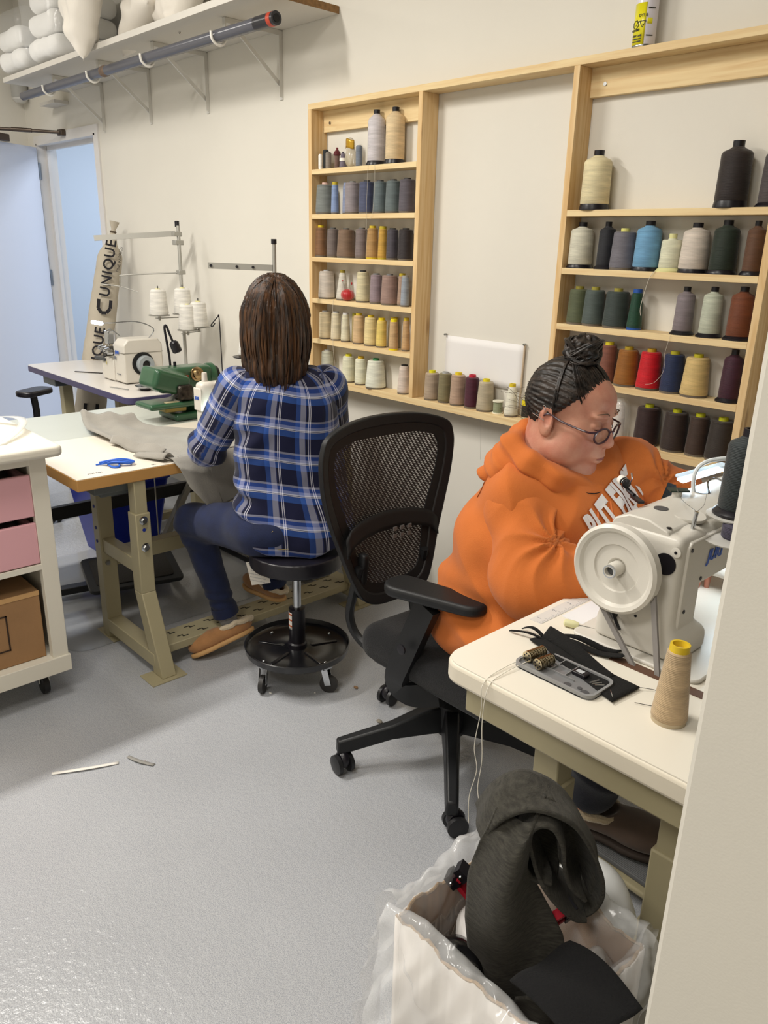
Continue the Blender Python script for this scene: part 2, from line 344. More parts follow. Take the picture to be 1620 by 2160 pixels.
SP=[
('A', -2.994, 0.0104, 0.1, 'tube', 1, 'd9d3c8', 'd9d3c8', 'slim off-white thread tube at the left end of the top shelf'),
('A', -2.943, 0.0134, 0.082, 'tube', 1, '23282b', '111111', 'black thread tube on the top shelf of the left rack'),
('A', -2.931, 0.0087, 0.06, 'tube', 1, 'f0eee8', 'ffffff', 'tiny white thread tube standing in front of the black one'),
('A', -2.895, 0.0129, 0.068, 'tube', 1, '857c72', '3a3430', 'taupe thread tube with a dark rim on the top shelf'),
('A', -2.853, 0.0112, 0.085, 'tubered', 1, '6b534a', '6e1f25', 'brown thread tube with burgundy thread wound over its top'),
('A', -2.814, 0.0147, 0.066, 'kingsmall', 1, '6f6775', '5a5260', 'small lavender spool with a white paper band'),
('A', -2.693, 0.0138, 0.081, 'tube', 1, '6f7783', '6f7783', 'slate grey-blue thread tube beside the clear bag'),
('A', -2.663, 0.0063, 0.125, 'cone', 0.7, 'cfd0b8', 'd8d8b0', 'pale green slim cone half hidden behind the lavender-white king spool'),
('A', -2.602, 0.0367, 0.209, 'king', 0.95, 'c9c4c8', '1c1822', 'tall lavender-white king spool with a black cap'),
('A', -2.491, 0.0387, 0.208, 'king', 0.98, 'd6bf98', '1c1822', 'tall sand-coloured king spool with a black cap'),
('B', -2.932, 0.0414, 0.133, 'cone', 0.83, '767b78', 'd8b4a8', 'grey thread cone with a pink tip at the left end of the second shelf'),
('B', -2.85, 0.0165, 0.132, 'cone', 0.75, '7f93ba', 'b9a52a', 'light blue thread cone with a yellow tip'),
('B', -2.811, 0.0148, 0.129, 'cone', 0.8, '8790ac', '8790ac', 'powder blue slim thread cone'),
('B', -2.749, 0.0314, 0.132, 'cone', 0.9, '8c8488', '777', 'light taupe-grey thread cone on the second shelf'),
('B', -2.656, 0.0329, 0.132, 'cone', 0.9, '484e68', '333', 'dark slate-blue thread cone'),
('B', -2.573, 0.0288, 0.13, 'cone', 0.88, '5f6b6e', '444', 'teal grey thread cone left of its twin'),
('B', -2.494, 0.0312, 0.13, 'cone', 0.86, '606b6c', '444', 'teal grey thread cone right of its twin'),
('B', -2.413, 0.0318, 0.132, 'cone', 0.9, '57525a', '333', 'purple-grey thread cone at the right end of the second shelf'),
('C', -2.965, 0.0273, 0.137, 'cone', 0.78, '7d5a3c', 'd8c02a', 'brown thread cone with a yellow tip on the third shelf'),
('C', -2.88, 0.0264, 0.127, 'cone', 0.85, '6d625e', '555', 'grey-brown thread cone on the third shelf'),
('C', -2.788, 0.0395, 0.125, 'cone', 0.82, '7a6350', '555', 'wide tan-brown thread cone on the third shelf'),
('C', -2.685, 0.0267, 0.127, 'cone', 0.88, '766a68', '666', 'mauve-grey thread cone on the third shelf'),
('C', -2.615, 0.0267, 0.135, 'cone', 0.75, 'a98552', 'c9b02a', 'tan-gold thread cone with a yellow tip'),
('C', -2.551, 0.0194, 0.133, 'cone', 0.8, 'bf9640', 'b9a52a', 'mustard gold thread cone with a yellow base'),
('C', -2.491, 0.0239, 0.126, 'cone', 0.88, '46424a', '333', 'charcoal thread cone on the third shelf'),
('C', -2.413, 0.0301, 0.126, 'cone', 0.88, '2c2628', '222', 'near-black thread cone at the right end of the third shelf'),
('D', -2.925, 0.0364, 0.128, 'cone', 0.84, 'c5bbb0', 'aaa', 'wide off-white thread cone at the left end of the fourth shelf'),
('D', -2.811, 0.0276, 0.131, 'cone', 0.45, 'c9c4b8', '8a7a25', 'slim off-white cone with an olive tip behind the pin cushion'),
('D', -2.673, 0.0294, 0.135, 'cone', 0.8, 'cdc3a0', '333', 'cream thread cone with a black rim'),
('D', -2.586, 0.0267, 0.126, 'cone', 0.85, '8a7a80', '777', 'mauve thread cone on the fourth shelf'),
('D', -2.502, 0.0356, 0.127, 'cone', 0.83, '947a70', '777', 'rose-taupe thread cone on the fourth shelf'),
('D', -2.433, 0.0183, 0.132, 'cone', 0.75, 'a08673', 'b9a52a', 'tan thread cone with a yellow tip on the fourth shelf'),
('D', -2.393, 0.0176, 0.125, 'cone', 0.8, '9098a2', '999', 'light blue-grey thread cone at the right end of the fourth shelf'),
('E', -2.935, 0.0283, 0.128, 'cone', 0.9, 'd6c6a4', 'aaa', 'cream thread cone at the left end of the fifth shelf'),
('E', -2.856, 0.0235, 0.131, 'cone', 0.8, 'd3c8ac', 'aaa', 'ivory thread cone second from the left on the fifth shelf'),
('E', -2.787, 0.0215, 0.13, 'cone', 0.65, 'd0cbb2', 'ccc', 'slim whitish thread cone on the fifth shelf'),
('E', -2.745, 0.0111, 0.129, 'cone', 0.9, 'a3905f', 'a39a2a', 'olive-tan thread cone mostly hidden on the fifth shelf'),
('E', -2.696, 0.0254, 0.135, 'cone', 0.85, 'c9ab82', 'c9b02a', 'peach-beige thread cone with a yellow tip on the fifth shelf'),
('E', -2.616, 0.0287, 0.133, 'cone', 0.85, 'dcc993', 'c9b02a', 'wide pale yellow-cream thread cone on the fifth shelf'),
('E', -2.546, 0.0226, 0.126, 'cone', 0.85, 'dcc26a', 'e0c81a', 'yellow thread cone on the fifth shelf'),
('E', -2.492, 0.0179, 0.132, 'cone', 0.9, 'd2b487', 'c9b02a', 'peach thread cone on the fifth shelf'),
('E', -2.448, 0.0197, 0.13, 'conefront', 0.7, 'c2a175', 'e8d418', 'slim tan cone with bright yellow tip and base at the shelf edge'),
('E', -2.394, 0.0169, 0.138, 'cone', 0.7, 'bd9a6e', 'c9b02a', 'tan cone with a yellow tip at the right end of the fifth shelf'),
('F', -2.919, 0.0295, 0.132, 'cone', 0.85, 'c0bfae', 'ccc', 'pale grey-green cone half hidden by the plaid shoulder'),
('F', -2.764, 0.0287, 0.129, 'cone', 0.87, 'dcdac0', 'c9c02a', 'leftmost of the three ivory cones on the bottom shelf'),
('F', -2.679, 0.0264, 0.128, 'cone', 0.87, 'dddcc4', 'c9a52a', 'middle one of the three ivory cones on the bottom shelf'),
('F', -2.573, 0.0434, 0.132, 'cone', 0.78, 'dfe0d0', '3a7a4a', 'wide ivory cone with a green tip on the bottom shelf'),
('F', -2.397, 0.0274, 0.125, 'cone', 0.7, 'cfc0b4', '222', 'pinkish-white cone with a black tip against the divider'),
('M', -2.232, 0.0303, 0.122, 'cone', 0.85, 'a89580', 'd8d020', 'beige cone with a yellow tip right of the divider'),
('M', -2.158, 0.0268, 0.125, 'cone', 0.88, '7e7555', 'aaa', 'olive cone between the beige and pinkish cones'),
('M', -2.087, 0.0298, 0.132, 'cone', 0.87, 'b09580', 'e0c82a', 'pinkish tan cone with a yellow tip'),
('M', -2.014, 0.0261, 0.132, 'cone', 0.9, '4a1a2c', 'c0203a', 'burgundy cone with a red tip'),
('M', -1.942, 0.0323, 0.125, 'cone', 0.8, 'b3a78e', 'e0d020', 'greige cone with a yellow tip next to the small sage spool'),
('M', -1.878, 0.0196, 0.05, 'spool', 1, '8d9478', 'e8e4d0', 'small sage green spool with cream ends'),
('M', -1.814, 0.0254, 0.124, 'cone', 0.5, 'd9d5c4', 'd8c02a', 'slim white cone with a yellow tip near the seated woman'),
('R1', -1.537, 0.0458, 0.179, 'king', 0.96, 'd9cda6', '14121c', 'large cream king spool with a black cap alone on the top shelf'),
('R1', -1.087, 0.0448, 0.177, 'king', 0.95, '2a2322', '14121c', 'large black king spool on the top shelf of the right rack'),
('R1', -0.978, 0.0313, 0.163, 'king', 0.9, '4a4444', '14121c', 'charcoal king spool cut off at the picture edge'),
('R2', -1.574, 0.0357, 0.146, 'king', 0.95, 'cdcab8', '14121c', 'off-white king spool at the left end of the second shelf'),
('R2', -1.477, 0.0263, 0.147, 'king', 0.9, '1e2026', '14121c', 'black slim king spool second on the shelf'),
('R2', -1.414, 0.0359, 0.127, 'cone', 0.85, '6c6a72', 'd8d478', 'lavender-grey cone between black and sky-blue spools'),
('R2', -1.329, 0.0373, 0.149, 'king', 0.92, '6b9cc0', '14121c', 'sky-blue king spool on the right rack'),
('R2', -1.249, 0.0302, 0.112, 'kinglight', 0.92, 'd3d2b8', 'd8d49a', 'short pale ivory spool with a cream cap and base'),
('R2', -1.174, 0.038, 0.143, 'king', 0.9, 'cfc4b8', '14121c', 'pearl white king spool'),
('R2', -1.083, 0.0347, 0.15, 'king', 0.92, '1f2a20', '14121c', 'dark forest green king spool'),
('R2', -0.997, 0.0234, 0.148, 'king', 0.95, '5c3f2c', '14121c', 'brown king spool against the right upright'),
('R3', -1.562, 0.0327, 0.125, 'cone', 0.85, '535a40', '8a8030', 'olive green thread cone at the left end of the third shelf'),
('R3', -1.5, 0.0327, 0.126, 'cone', 0.85, '4b5652', '9a9038', 'grey-green thread cone on the third shelf'),
('R3', -1.414, 0.0377, 0.126, 'cone', 0.85, '353f3c', '9a9038', 'dark green-grey thread cone on the third shelf'),
('R3', -1.344, 0.022, 0.127, 'cone', 0.65, '16402e', '2050a0', 'slim green cone with blue tip and base'),
('R3', -1.179, 0.0266, 0.143, 'king', 0.9, '7d7478', '14121c', 'mauve-grey king spool on the third shelf'),
('R3', -1.093, 0.028, 0.147, 'king', 0.93, 'b5baa8', '14121c', 'pale mint king spool on the third shelf'),
('R3', -1.005, 0.0312, 0.152, 'king', 0.93, '6d3a20', '14121c', 'rust brown king spool on the third shelf'),
('R4', -1.573, 0.0224, 0.126, 'cone', 0.9, '55281c', '9a9038', 'dark rust cone at the left end behind the hair bun'),
('R4', -1.477, 0.021, 0.128, 'cone', 0.9, '3a1016', '9a9038', 'dark wine-red cone right behind the hair bun'),
('R4', -1.424, 0.0258, 0.136, 'cone', 0.85, '7a4a3a', 'd8c82a', 'rose-brown thread cone with a yellow tip'),
('R4', -1.35, 0.0355, 0.128, 'cone', 0.78, '8f5a1c', 'a89020', 'ochre brown thread cone'),
('R4', -1.269, 0.0351, 0.13, 'cone', 0.78, 'c40a1c', 'b09020', 'bright red thread cone'),
('R4', -1.189, 0.0315, 0.131, 'cone', 0.83, '1c2a4c', 'a8a020', 'navy blue thread cone'),
('R4', -1.112, 0.0379, 0.13, 'cone', 0.8, 'd0b478', 'b0a820', 'pale yellow thread cone on the fourth shelf'),
('R4', -1.002, 0.0276, 0.155, 'king', 0.9, '3c1a2a', '14121c', 'maroon king spool beside the right upright'),
('R5', -1.251, 0.0371, 0.135, 'cone', 0.87, '2f1a18', 'b8b81a', 'dark maroon-brown thread cone'),
('R5', -1.154, 0.0364, 0.134, 'cone', 0.85, '33251f', 'b8b81a', 'wide dark chocolate thread cone'),
('R5', -1.077, 0.0302, 0.133, 'cone', 0.83, '3d2c22', 'b8b81a', 'warm brown slim thread cone'),
('R5', -1.004, 0.0371, 0.133, 'cone', 0.83, '322a24', 'b8b81a', 'dark grey-brown thread cone in the right corner'),
]
BLK=mat('black_plastic','15131a',.35)
def spool(nm,x,r,h,ty,tp,col,tip,desc,y=None,z=None,lean=0.):
    z=SZ[nm] if z is None else z; yy=-.046 if y is None else y
    y=yy
    if y - r < -.12: pass
    if y+r>-.004: y=-.005-r
    if ty=='conefront': y=-.066
    if ty in('king',) and tp: pass
    name={'cone':'thread_cone','conefront':'thread_cone','king':'thread_spool','kingsmall':'thread_spool','kinglight':'thread_spool'}.get(ty,'thread_spool')
    t=thing(name,desc,'thread cone' if 'cone' in name else 'thread spool',(x,y,z),GR.get(nm)); T=thread_mat(col); TM=mat('tip_'+tip,tip if len(tip)==6 else ''.join(c*2 for c in tip),.4)
    if ty in('cone','conefront'):
        rt=r*tp; hc=.012 if tip in('333','444','555','666','777','999','aaa','222','ccc') else .014
        slim=rt<.019; tr=rt*.93 if slim else .0145; grey=len(tip)==3; hc=.006 if grey else .010
        B().lathe([(r*.90,.004),(r,.008),(r,.014),(rt+.001,h-hc-.004),(rt-.003,h-hc)],(x,y,z)).build('thread_winding',T,t)
        B().lathe([(tr*.9,h-hc-.002),(tr,h-hc-.002),(tr*.97,h),(tr*.75,h),(tr*.6,h-.016)],(x,y,z),n=20,caps=False).build('cone_tip',TM,t)
        yel=tip in('b9a52a','e8d418','2050a0','c9b02a') and ty=='conefront' or tip in('2050a0',) or (nm=='C' and tip in('c9b02a','b9a52a'))
        B().lathe([(r*.96,0),(r*.98,.008),(r*.9,.009)],(x,y,z)).build('cone_base',TM if yel else mat('cone_base_cream','b8a88c',.5) if x==-.487 else mat('cone_base_grey','6b6358',.5),t)
    elif ty in('king','kinglight'):
        big=h>.17; cr=r*.36; ch=.014 if not big else .016; fl=r*1.22; rt=r*tp
        fb=.012 if not big else .018
        CP=BLK if ty=='king' else mat('cream_plastic','d8d49a',.4)
        pts=[(r*.96,fb),(r,fb+.003),(rt,h*.80),(rt*.9,h*.84),(cr*1.25,h-ch-.004),(cr,h-ch)]
        B().lathe(pts,(x,y,z)).build('thread_winding',T,t)
        fl=min(fl,abs(y)-.003) if True else fl
        B().lathe([(fl,0),(fl,.004),(r*.98,fb),(r*.5,fb+.002)],(x,y,z)).build('spool_base',CP,t)
        B().lathe([(cr*.98,h-ch-.002),(cr,h),(cr*.7,h),(cr*.55,h-.01)],(x,y,z),n=20,caps=False).build('spool_cap',CP,t)
    elif ty=='kingsmall':
        B().lathe([(r*1.1,.004),(r*.8,h*.5),(r*.6,h*.85),(r*.4,h*.95)],(x,y,z),n=20).build('thread_winding',T,t)
        B().lathe([(r*1.45,0),(r*1.1,.005)],(x,y,z),n=20).build('spool_base',BLK,t)
        B().lathe([(r*1.02,h*.45),(r*.98,h*.62)],(x,y,z),n=20).build('paper_band',mat('paper_white','eeeae2',.8),t)
        B().lathe([(r*.35,h*.94),(r*.35,h)],(x,y,z),n=16).build('spool_cap',BLK,t)
    elif ty=='tubered':
        B().lathe([(r,.002),(r,h*.62)],(x,y,z),n=20).build('thread_winding',T,t)
        B().lathe([(r*.9,h*.6),(r*1.45,h*.66),(r*1.3,h*.78),(r*.6,h*.88)],(x,y,z),n=20).build('red_winding',thread_mat('5c1a20'),t)
        B().lathe([(r*.45,h*.85),(r*.45,h)],(x,y,z),n=16).build('spool_cap',TM,t)
    elif ty=='tube':
        B().lathe([(r,.004),(r,h-.005),(r*.85,h-.001)],(x,y,z),n=20).build('thread_winding',T,t)
        B().lathe([(r*.85,0),(r*.85,.004)],(x,y,z),n=20).lathe([(r*.7,h-.003),(r*.7,h+.001)],(x,y,z),n=16).build('core',TM,t)
    elif ty=='spool':
        B().lathe([(r*.85,.005),(r*.85,h-.005)],(x,y,z),n=24).build('thread_winding',T,t)
        B().lathe([(r,0),(r,.005)],(x,y,z),n=24).lathe([(r,h-.005),(r,h),(r*.3,h)],(x,y,z),n=24).build('spool_end',TM,t)
    return t
for s in SP:
    nm,x,r,h,ty,tp,col,tip,desc=s; y=None
    r*={'R2':1.10,'R3':1.10,'R4':1.10,'R5':1.10,'B':1.05,'C':1.06,'D':1.05,'E':1.05,'F':1.05,'M':1.06}.get(nm,1.)
    if x==-2.931: y=-.076
    if x==-2.943: y=-.036
    if x in(-2.663,): y=-.018
    if x in(-2.745,): y=-.03
    if x==-2.811 and nm=='B': y=-.03
    if x==-2.85: y=-.06
    if x==-2.433: y=-.04
    if x==-2.393 and nm=='D': y=-.06
    if x==-2.492: y=-.024
    if nm=='A' and ty=='tube' and y is None: y=-.06
    spool(nm,x,r,h,ty,tp,col,tip,desc,y)
# pin cushion
t=thing('pin_cushion','round red pin cushion stuck with pins on the fourth shelf','pin cushion',(-2.76,-.05,1.26))
rr=.030
B().sphere((-2.765,-.055,1.26+.026),rr,n=24,m=16,sc=(1,1,.85)).build('cushion',mat('red_satin','b0101a',.4,sheen=.4,bump=.2,bscale=30),t)
b=B()
for k in range(8):
    a=k*math.pi/4; b.tube([(-2.765+math.cos(a)*rr*1.01*math.sin(q),-.055+math.sin(a)*rr*1.01*math.sin(q),1.286+math.cos(q)*rr*.87) for q in np.linspace(.1,2.9,9)],.0006,n=5)
b.build('segment_cord',mat('pale_cord','c98a80',.6),t)
b=B(); b.tube([(-2.745,-.06,1.30),(-2.73,-.062,1.335)],.0007,n=5,smooth=False); b.tube([(-2.775,-.06,1.305),(-2.80,-.062,1.35)],.0006,n=5,smooth=False); b.tube([(-2.76,-.07,1.31),(-2.77,-.08,1.345)],.0006,n=5,smooth=False); b.build('pin',_M['steel'],t)
b=B(); b.sphere((-2.73,-.062,1.337),.005,n=10,m=8,sc=(.7,.7,1.3)); b.sphere((-2.77,-.08,1.347),.003,n=8,m=6); b.build('strawberry',mat('red_satin','b0101a'),t)
# plastic bag with gold ribbon on top shelf
CLR=mat('clear_film','f4f2ee',.12,alpha=.28,spec=.8,bump=.6,bscale=14)
t=thing('clear_bag','crumpled clear bag with gold ribbon inside on the top shelf','bag',(-2.75,-.05,1.81))
sdf('bag_film',lambda P:smin(ell(P,(-2.752,-.05,1.845),(.030,.026,.036)),ell(P,(-2.76,-.05,1.90),(.022,.016,.03)),.02)+.003*snoise(*P,140,3),(-2.80,-.09,1.811),(-2.70,-.01,1.94),.003,mat('bag_film','c9bfa8',.2,alpha=.55,spec=.8),t)
b=B(); b.grid(lambda u,v:(-2.785+.055*u,-.055-.012*math.sin(u*3.1),1.885+.035*v+.004*math.sin(u*5)),10,4); b.build('gold_ribbon',mat('gold_ribbon','b98f22',.3,metal=.3),t,solid=.001)
# hanging loose threads
def strand(pts,label,col='cfc8ba',r=.0005):
    o=B().tube(pts,r,n=4).build('loose_thread',mat('strand_'+col,col,.7),None); tag(o,label,'thread'); return o
strand([(-2.60,-.092,1.812),(-2.60,-.094,1.74),(-2.602,-.095,1.64),(-2.60,-.094,1.45)],'fine pale thread hanging down from the lavender-white king spool')
strand([(-2.56,-.092,1.81),(-2.555,-.094,1.72),(-2.565,-.094,1.63),(-2.58,-.095,1.60)],'fine pale thread hanging from the sand-coloured king spool')
strand([(-2.82,-.092,1.26),(-2.823,-.094,1.2),(-2.818,-.094,1.05),(-2.80,-.094,.94),(-2.81,-.093,.91)],'long white thread hanging past the lower left rack shelves',r=.0007)
strand([(-1.27,-.092,1.445),(-1.285,-.095,1.42),(-1.30,-.097,1.34),(-1.297,-.096,1.31)],'white thread tail hanging in front of the slim green cone',r=.0009)
strand([(-1.19,-.092,1.26),(-1.20,-.094,1.2),(-1.195,-.096,1.15),(-1.22,-.097,1.11),(-1.25,-.097,1.10)],'pale thread curling over the red cone')
strand([(-1.92,-.092,.87),(-1.925,-.08,.80),(-1.935,-.06,.70)],'fine grey thread hanging under the middle ledge',col='8a857c',r=.0004)
# paper tacked between uprights
t=thing('paper_sheet','blank white paper sheet pinned on the wall between the racks','paper',(-2.0,-.004,1.1))
B().grid(lambda u,v:(-2.20+.40*u,-.006-.004*math.sin(u*3.1)*v,.985+.175*v+.0*u),12,6).build('sheet',mat('paper_sheet','e9e7e6',.8),t,solid=.0008)
b=B()
for x,z in((-2.20,1.163),(-1.80,1.163)): b.cyl((x,-.005,z),(x,-.018,z),.004,n=10)
b.build('tack',_M['steel'],t)
B().cyl((-1.803,-.012,.90),(-1.80,-.010,1.165),.0035,n=8).build('edge_rod',mat('rod_tan','c9b8a0',.5),t)
# oil bottle behind head
t=thing('oil_bottle','clear bottle with a yellow and black label behind the hair bun woman','bottle',(-1.72,-.045,.895))
B().lathe([(.022,0),(.024,.005),(.024,.08),(.018,.095),(.008,.10),(.008,.115)],(-1.735,-.045,.895)).build('bottle_body',mat('clear_oil','d8d2b0',.15,alpha=.6),t)
B().lathe([(.0245,.012),(.0245,.055)],(-1.735,-.045,.895),caps=False).build('black_label',mat('black_label','22221c',.5),t)
B().lathe([(.0246,.055),(.0246,.075)],(-1.735,-.045,.895),caps=False).build('yellow_label',mat('yellow_label','d8c41a',.5),t)
# clear packet on bottom right shelf
t=thing('cone_packet','white cone inside a clear wrapper beside the glasses woman','packet',(-1.36,-.045,.895))
B().lathe([(.026,.002),(.018,.11),(.010,.125)],(-1.36,-.045,.895)).build('white_cone',thread_mat('cfc4bc'),t)
B().lathe([(.036,0),(.034,.1),(.028,.125),(.012,.14)],(-1.355,-.046,.895),n=14).build('wrapper',CLR,t)
# spray can on top board
t=thing('spray_can','yellow and white spray adhesive can standing on the rack top','spray can',(-1.425,-.05,2.073))
YL=mat('can_yellow','e6dc18',.3,coat=.4); WH=mat('can_white','dcd8e0',.3,coat=.4)
cx,cy,cz=-1.425,-.05,2.073
def arc(b,a0,a1,r,z0,z1,n=16):
    b.grid(lambda u,v:(cx+r*math.cos(math.radians(a0+(a1-a0)*u)),cy+r*math.sin(math.radians(a0+(a1-a0)*u)),cz+z0+(z1-z0)*v),n,1); return b
B().lathe([(.030,0),(.0325,.004),(.0325,.20),(.026,.215),(.012,.222),(.012,.25)],(cx,cy,cz)).build('can_body',WH,t)
arc(B(),150,300,.0328,.006,.115).build('yellow_print',YL,t,solid=.0004,recalc=False)
arc(B(),308,335,.0328,.06,.075).build('yellow_bar',YL,t,solid=.0004,recalc=False)
B().lathe([(.0328,0),(.0335,.002),(.0335,.006),(.0328,.008)],(cx,cy,cz)).build('steel_rim',_M['steel'],t)
KB=mat('print_black','2a2a18',.5)
def can_frame(a): a=math.radians(a); o=V((cx+.0331*math.cos(a),cy+.0331*math.sin(a),0)); return o,V((-math.sin(a),math.cos(a),0))
for a,z,tx,s in((262,.030,'SILICONE',.007),(262,.022,'FORMULA NO 8',.004),(262,.015,'SPRAY ADHESIF',.004),(285,.082,'DYS 8',.010),(248,.045,'ADHESIF',.008),(325,.10,'FLAMMABLE',.004),(325,.030,'CONTENTS',.004)):
    o,u=can_frame(a); text('print',tx,KB,t,(o.x,o.y,cz+z),u,(0,0,1),s,.0003,bold=.0003)
for a,z,kind in((285,.062,3),(248,.060,8)):
    o,u=can_frame(a); b=B(); rr=.011; pts=[]
    for k in range(kind+1):
        q=2*math.pi*k/kind+(-math.pi/2 if kind==3 else math.pi/8); pts.append(V((o.x,o.y,cz+z))+u*rr*math.cos(q)+V((0,0,rr*math.sin(q))))
    for p,q in zip(pts,pts[1:]): b.beam(p,q,.0015,.0015)
    b.beam(pts[0]*.5+pts[1]*.5,V((o.x,o.y,cz+z-.004)),.0015,.0015); b.build('hazard_symbol',KB,t)
# ---------- high shelf ----------
WM=mat('white_melamine','d2cec6',.5,spec=.3); WMET=mat('white_metal','d4d2cc',.35,metal=.2)
t=thing('wall_shelf','long white wall shelf with raw brown end high above the doorway side','shelf',(-4.3,0,2.41))
B().box(-5.70,-2.9,-.41,-.002,2.412,2.44).build('shelf_board',WM,t,smooth=False,bevel=.001)
B().box(-2.9,-2.897,-.41,-.002,2.412,2.44).build('raw_end',mat('particle_board','8d6b44',.8,var=.3,vscale=60,bump=.5),t,smooth=False)
for X in(-3.31,-3.956,-4.575,-5.19):
    b=B(); b.box(X-.012,X+.012,-.005,-.001,2.13,2.41); b.box(X-.012,X+.012,-.30,-.001,2.407,2.411); b.box(X+.008,X+.011,-.02,-.004,2.14,2.41); b.box(X+.008,X+.011,-.30,-.02,2.39,2.41)
    b.beam((X,-.27,2.40),(X,-.008,2.19),.018,.006,up=(1,0,0)); b.box(X-.012,X+.012,-.303,-.298,2.35,2.411)
    br=b.build('bracket',WMET,t,smooth=False)
    b=B(); b.tube([(X,-.295,2.36),(X,-.30,2.318),(X,-.33,2.300),(X,-.362,2.318),(X,-.368,2.35)],.006,n=8); b.build('rod_hook',mat('hook_white','e8e6e0',.4),br)
    B().cyl((X,-.003,2.15),(X,-.009,2.15),.005,n=10).build('screw',_M['steel'],br)
t=thing('hanging_rod','dark grey plastic pipe lying in the white hooks under the high shelf','pipe',(-4.2,-.332,2.33))
PIPE=mat('pipe_grey','55565f',.22,spec=.6)
B().cyl((-5.60,-.332,2.336),(-3.02,-.332,2.336),.0245).build('pipe',PIPE,t)
B().cyl((-3.02,-.332,2.336),(-2.885,-.332,2.336),.0255,n=24).build('pipe_sleeve',mat('pipe_black','2b2b30',.3),t)
B().cyl((-2.925,-.332,2.336),(-2.90,-.332,2.336),.0262).build('orange_band',mat('orange_band','b5412a',.4),t)
B().cyl((-2.884,-.332,2.336),(-2.882,-.332,2.336),.015).build('pipe_bore',mat('bore_black','08080a',.6),t)
B().lathe([(.025,0),(.0275,.01),(.0275,.04),(.0262,.05)],(-4.40,-.332,2.336),ax=(-1,0,0),n=20).build('tape_patch',mat('tape_brown','7a6656',.7,var=.3,vscale=50),t)
t=tag(B().box(-5.95,-5.70,-.10,-.003,2.34,2.36).build('scrap_board',WM,None,smooth=False),'small white board piece behind the far end of the grey pipe','board')
# pillows and bags of batting
PIL=mat('pillow_cotton','ece6dc',.8,sheen=.3,bump=.25,bscale=45)
def pillow(label,c,R,w,h,tk,m=PIL,seed=0,droop=None):
    c=V(c)
    def surf(sg):
        def fn(u,v):
            a=u*2-1;b_=v*2-1; e=(max(0,(1-a**4))*max(0,(1-b_**4)))**.55
            n=.12*math.sin(7*a+seed)*math.sin(5*b_+seed*2)+.06*math.sin(15*a*b_+seed)+.05*math.sin(13*a+9*b_)
            pin=1-.10*(a*a*b_*b_)*0-.09*(1-a*a)*(abs(b_)**3)-.09*(1-b_*b_)*(abs(a)**3)*0
            p=V((a*w/2*(1-.07*(1-b_*b_)*abs(a)**2),b_*h/2*(1-.07*(1-a*a)*abs(b_)**2),sg*tk/2*e*(1+n)))
            return c+R@p
        return fn
    b=B(); b.grid(surf(1),28,28); b.grid(surf(-1),28,28); bmesh.ops.remove_doubles(b.b,verts=b.b.verts,dist=.0008)
    o=b.build('pillow',m,None,angle=80); 
    tag(o,label,'pillow','cotton pillows on the high shelf'); return o
pillow('white pillow standing on a corner with its tip hanging below the shelf edge',(-4.42,-.435,2.665),rot(84,38,-18),.52,.40,.17,seed=1)
pillow('white pillow with a piped flap, lying right of the hanging one',(-4.12,-.235,2.615),rot(62,-22,-8),.44,.36,.17,seed=2)
pillow('white pillow rightmost on the high shelf beside the ceiling edge',(-3.84,-.21,2.61),rot(70,14,-12),.44,.34,.17,seed=3)
FLF=mat('batting_white','f4f3f0',.95,sheen=.5,bump=.6,bscale=30)
FILM=mat('bag_plastic','f0f2f4',.1,alpha=.13,spec=.9,bump=.8,bscale=9)
for k,(x,lab,zt) in enumerate(((-5.50,'clear plastic bag of fluffy white batting at the far left shelf end',.30),(-5.02,'clear plastic bag of folded white batting beside the hanging pillow',.42))):
    t=thing('batting_bag',lab,'bag',(x,-.22,2.44),'bags of batting on the high shelf')
    s=k*1.7
    for j in range(3 if k else 2):
        zz=2.44+.075+j*.115
        sdf('batting_roll',lambda P,zz=zz,x=x,s=s,j=j:rbox(P,(x+.02*j*(1 if k else -1),-.23,zz),(.20-.02*j,.20,.055),.05)+.010*snoise(*P,26,j+3*k)+.004*snoise(*P,70,j),(x-.28,-.47,2.438),(x+.28,-.0,2.95),.012,FLF,t)
    H_=.17 if not k else .225
    sdf('clear_bag',lambda P:rbox(P,(x,-.23,2.445+H_),(.245,.222,H_),.09)+.012*snoise(*P,20,9+k)+.006*snoise(*P,55,4),(x-.3,-.49,2.442),(x+.3,-.004,2.99),.011,FILM,t)
# ---------- table with purple edge and overlock ----------
def rrect(x0,x1,y0,y1,r,n=6):
    P=[]
    for cx,cy,a0 in((x1-r,y1-r,0),(x0+r,y1-r,90),(x0+r,y0+r,180),(x1-r,y0+r,270)):
        for k in range(n+1):
            a=math.radians(a0+90*k/n); P.append((cx+r*math.cos(a),cy+r*math.sin(a)))
    return P
LAM=mat('table_laminate','d9d4cd',.28,spec=.5,var=.02,vscale=4); BEI=mat('beige_steel','a49b7d',.4,spec=.4,var=.03,vscale=6)
DG=mat('dark_grey_metal','4c5357',.4); 
def slab(t,x0,x1,y0,y1,z,tk,r,mtop,medge,name='tabletop'):
    a=B().prism(rrect(x0,x1,y0,y1,r),(0,0,z-tk),(1,0,0),(0,1,0),tk-.0012).build('edge_band',medge,t,bevel=.003)
    b=B().prism(rrect(x0+.001,x1-.001,y0+.001,y1-.001,r),(0,0,z-.002),(1,0,0),(0,1,0),.002).build(name,mtop,t)
    return b
t=thing('sewing_table','white sewing table with dark purple edge along the back wall','table',(-4.3,-.44,0))
slab(t,-5.0,-3.63,-.725,-.16,.76,.036,.05,LAM,mat('purple_edge','4a4668',.5))
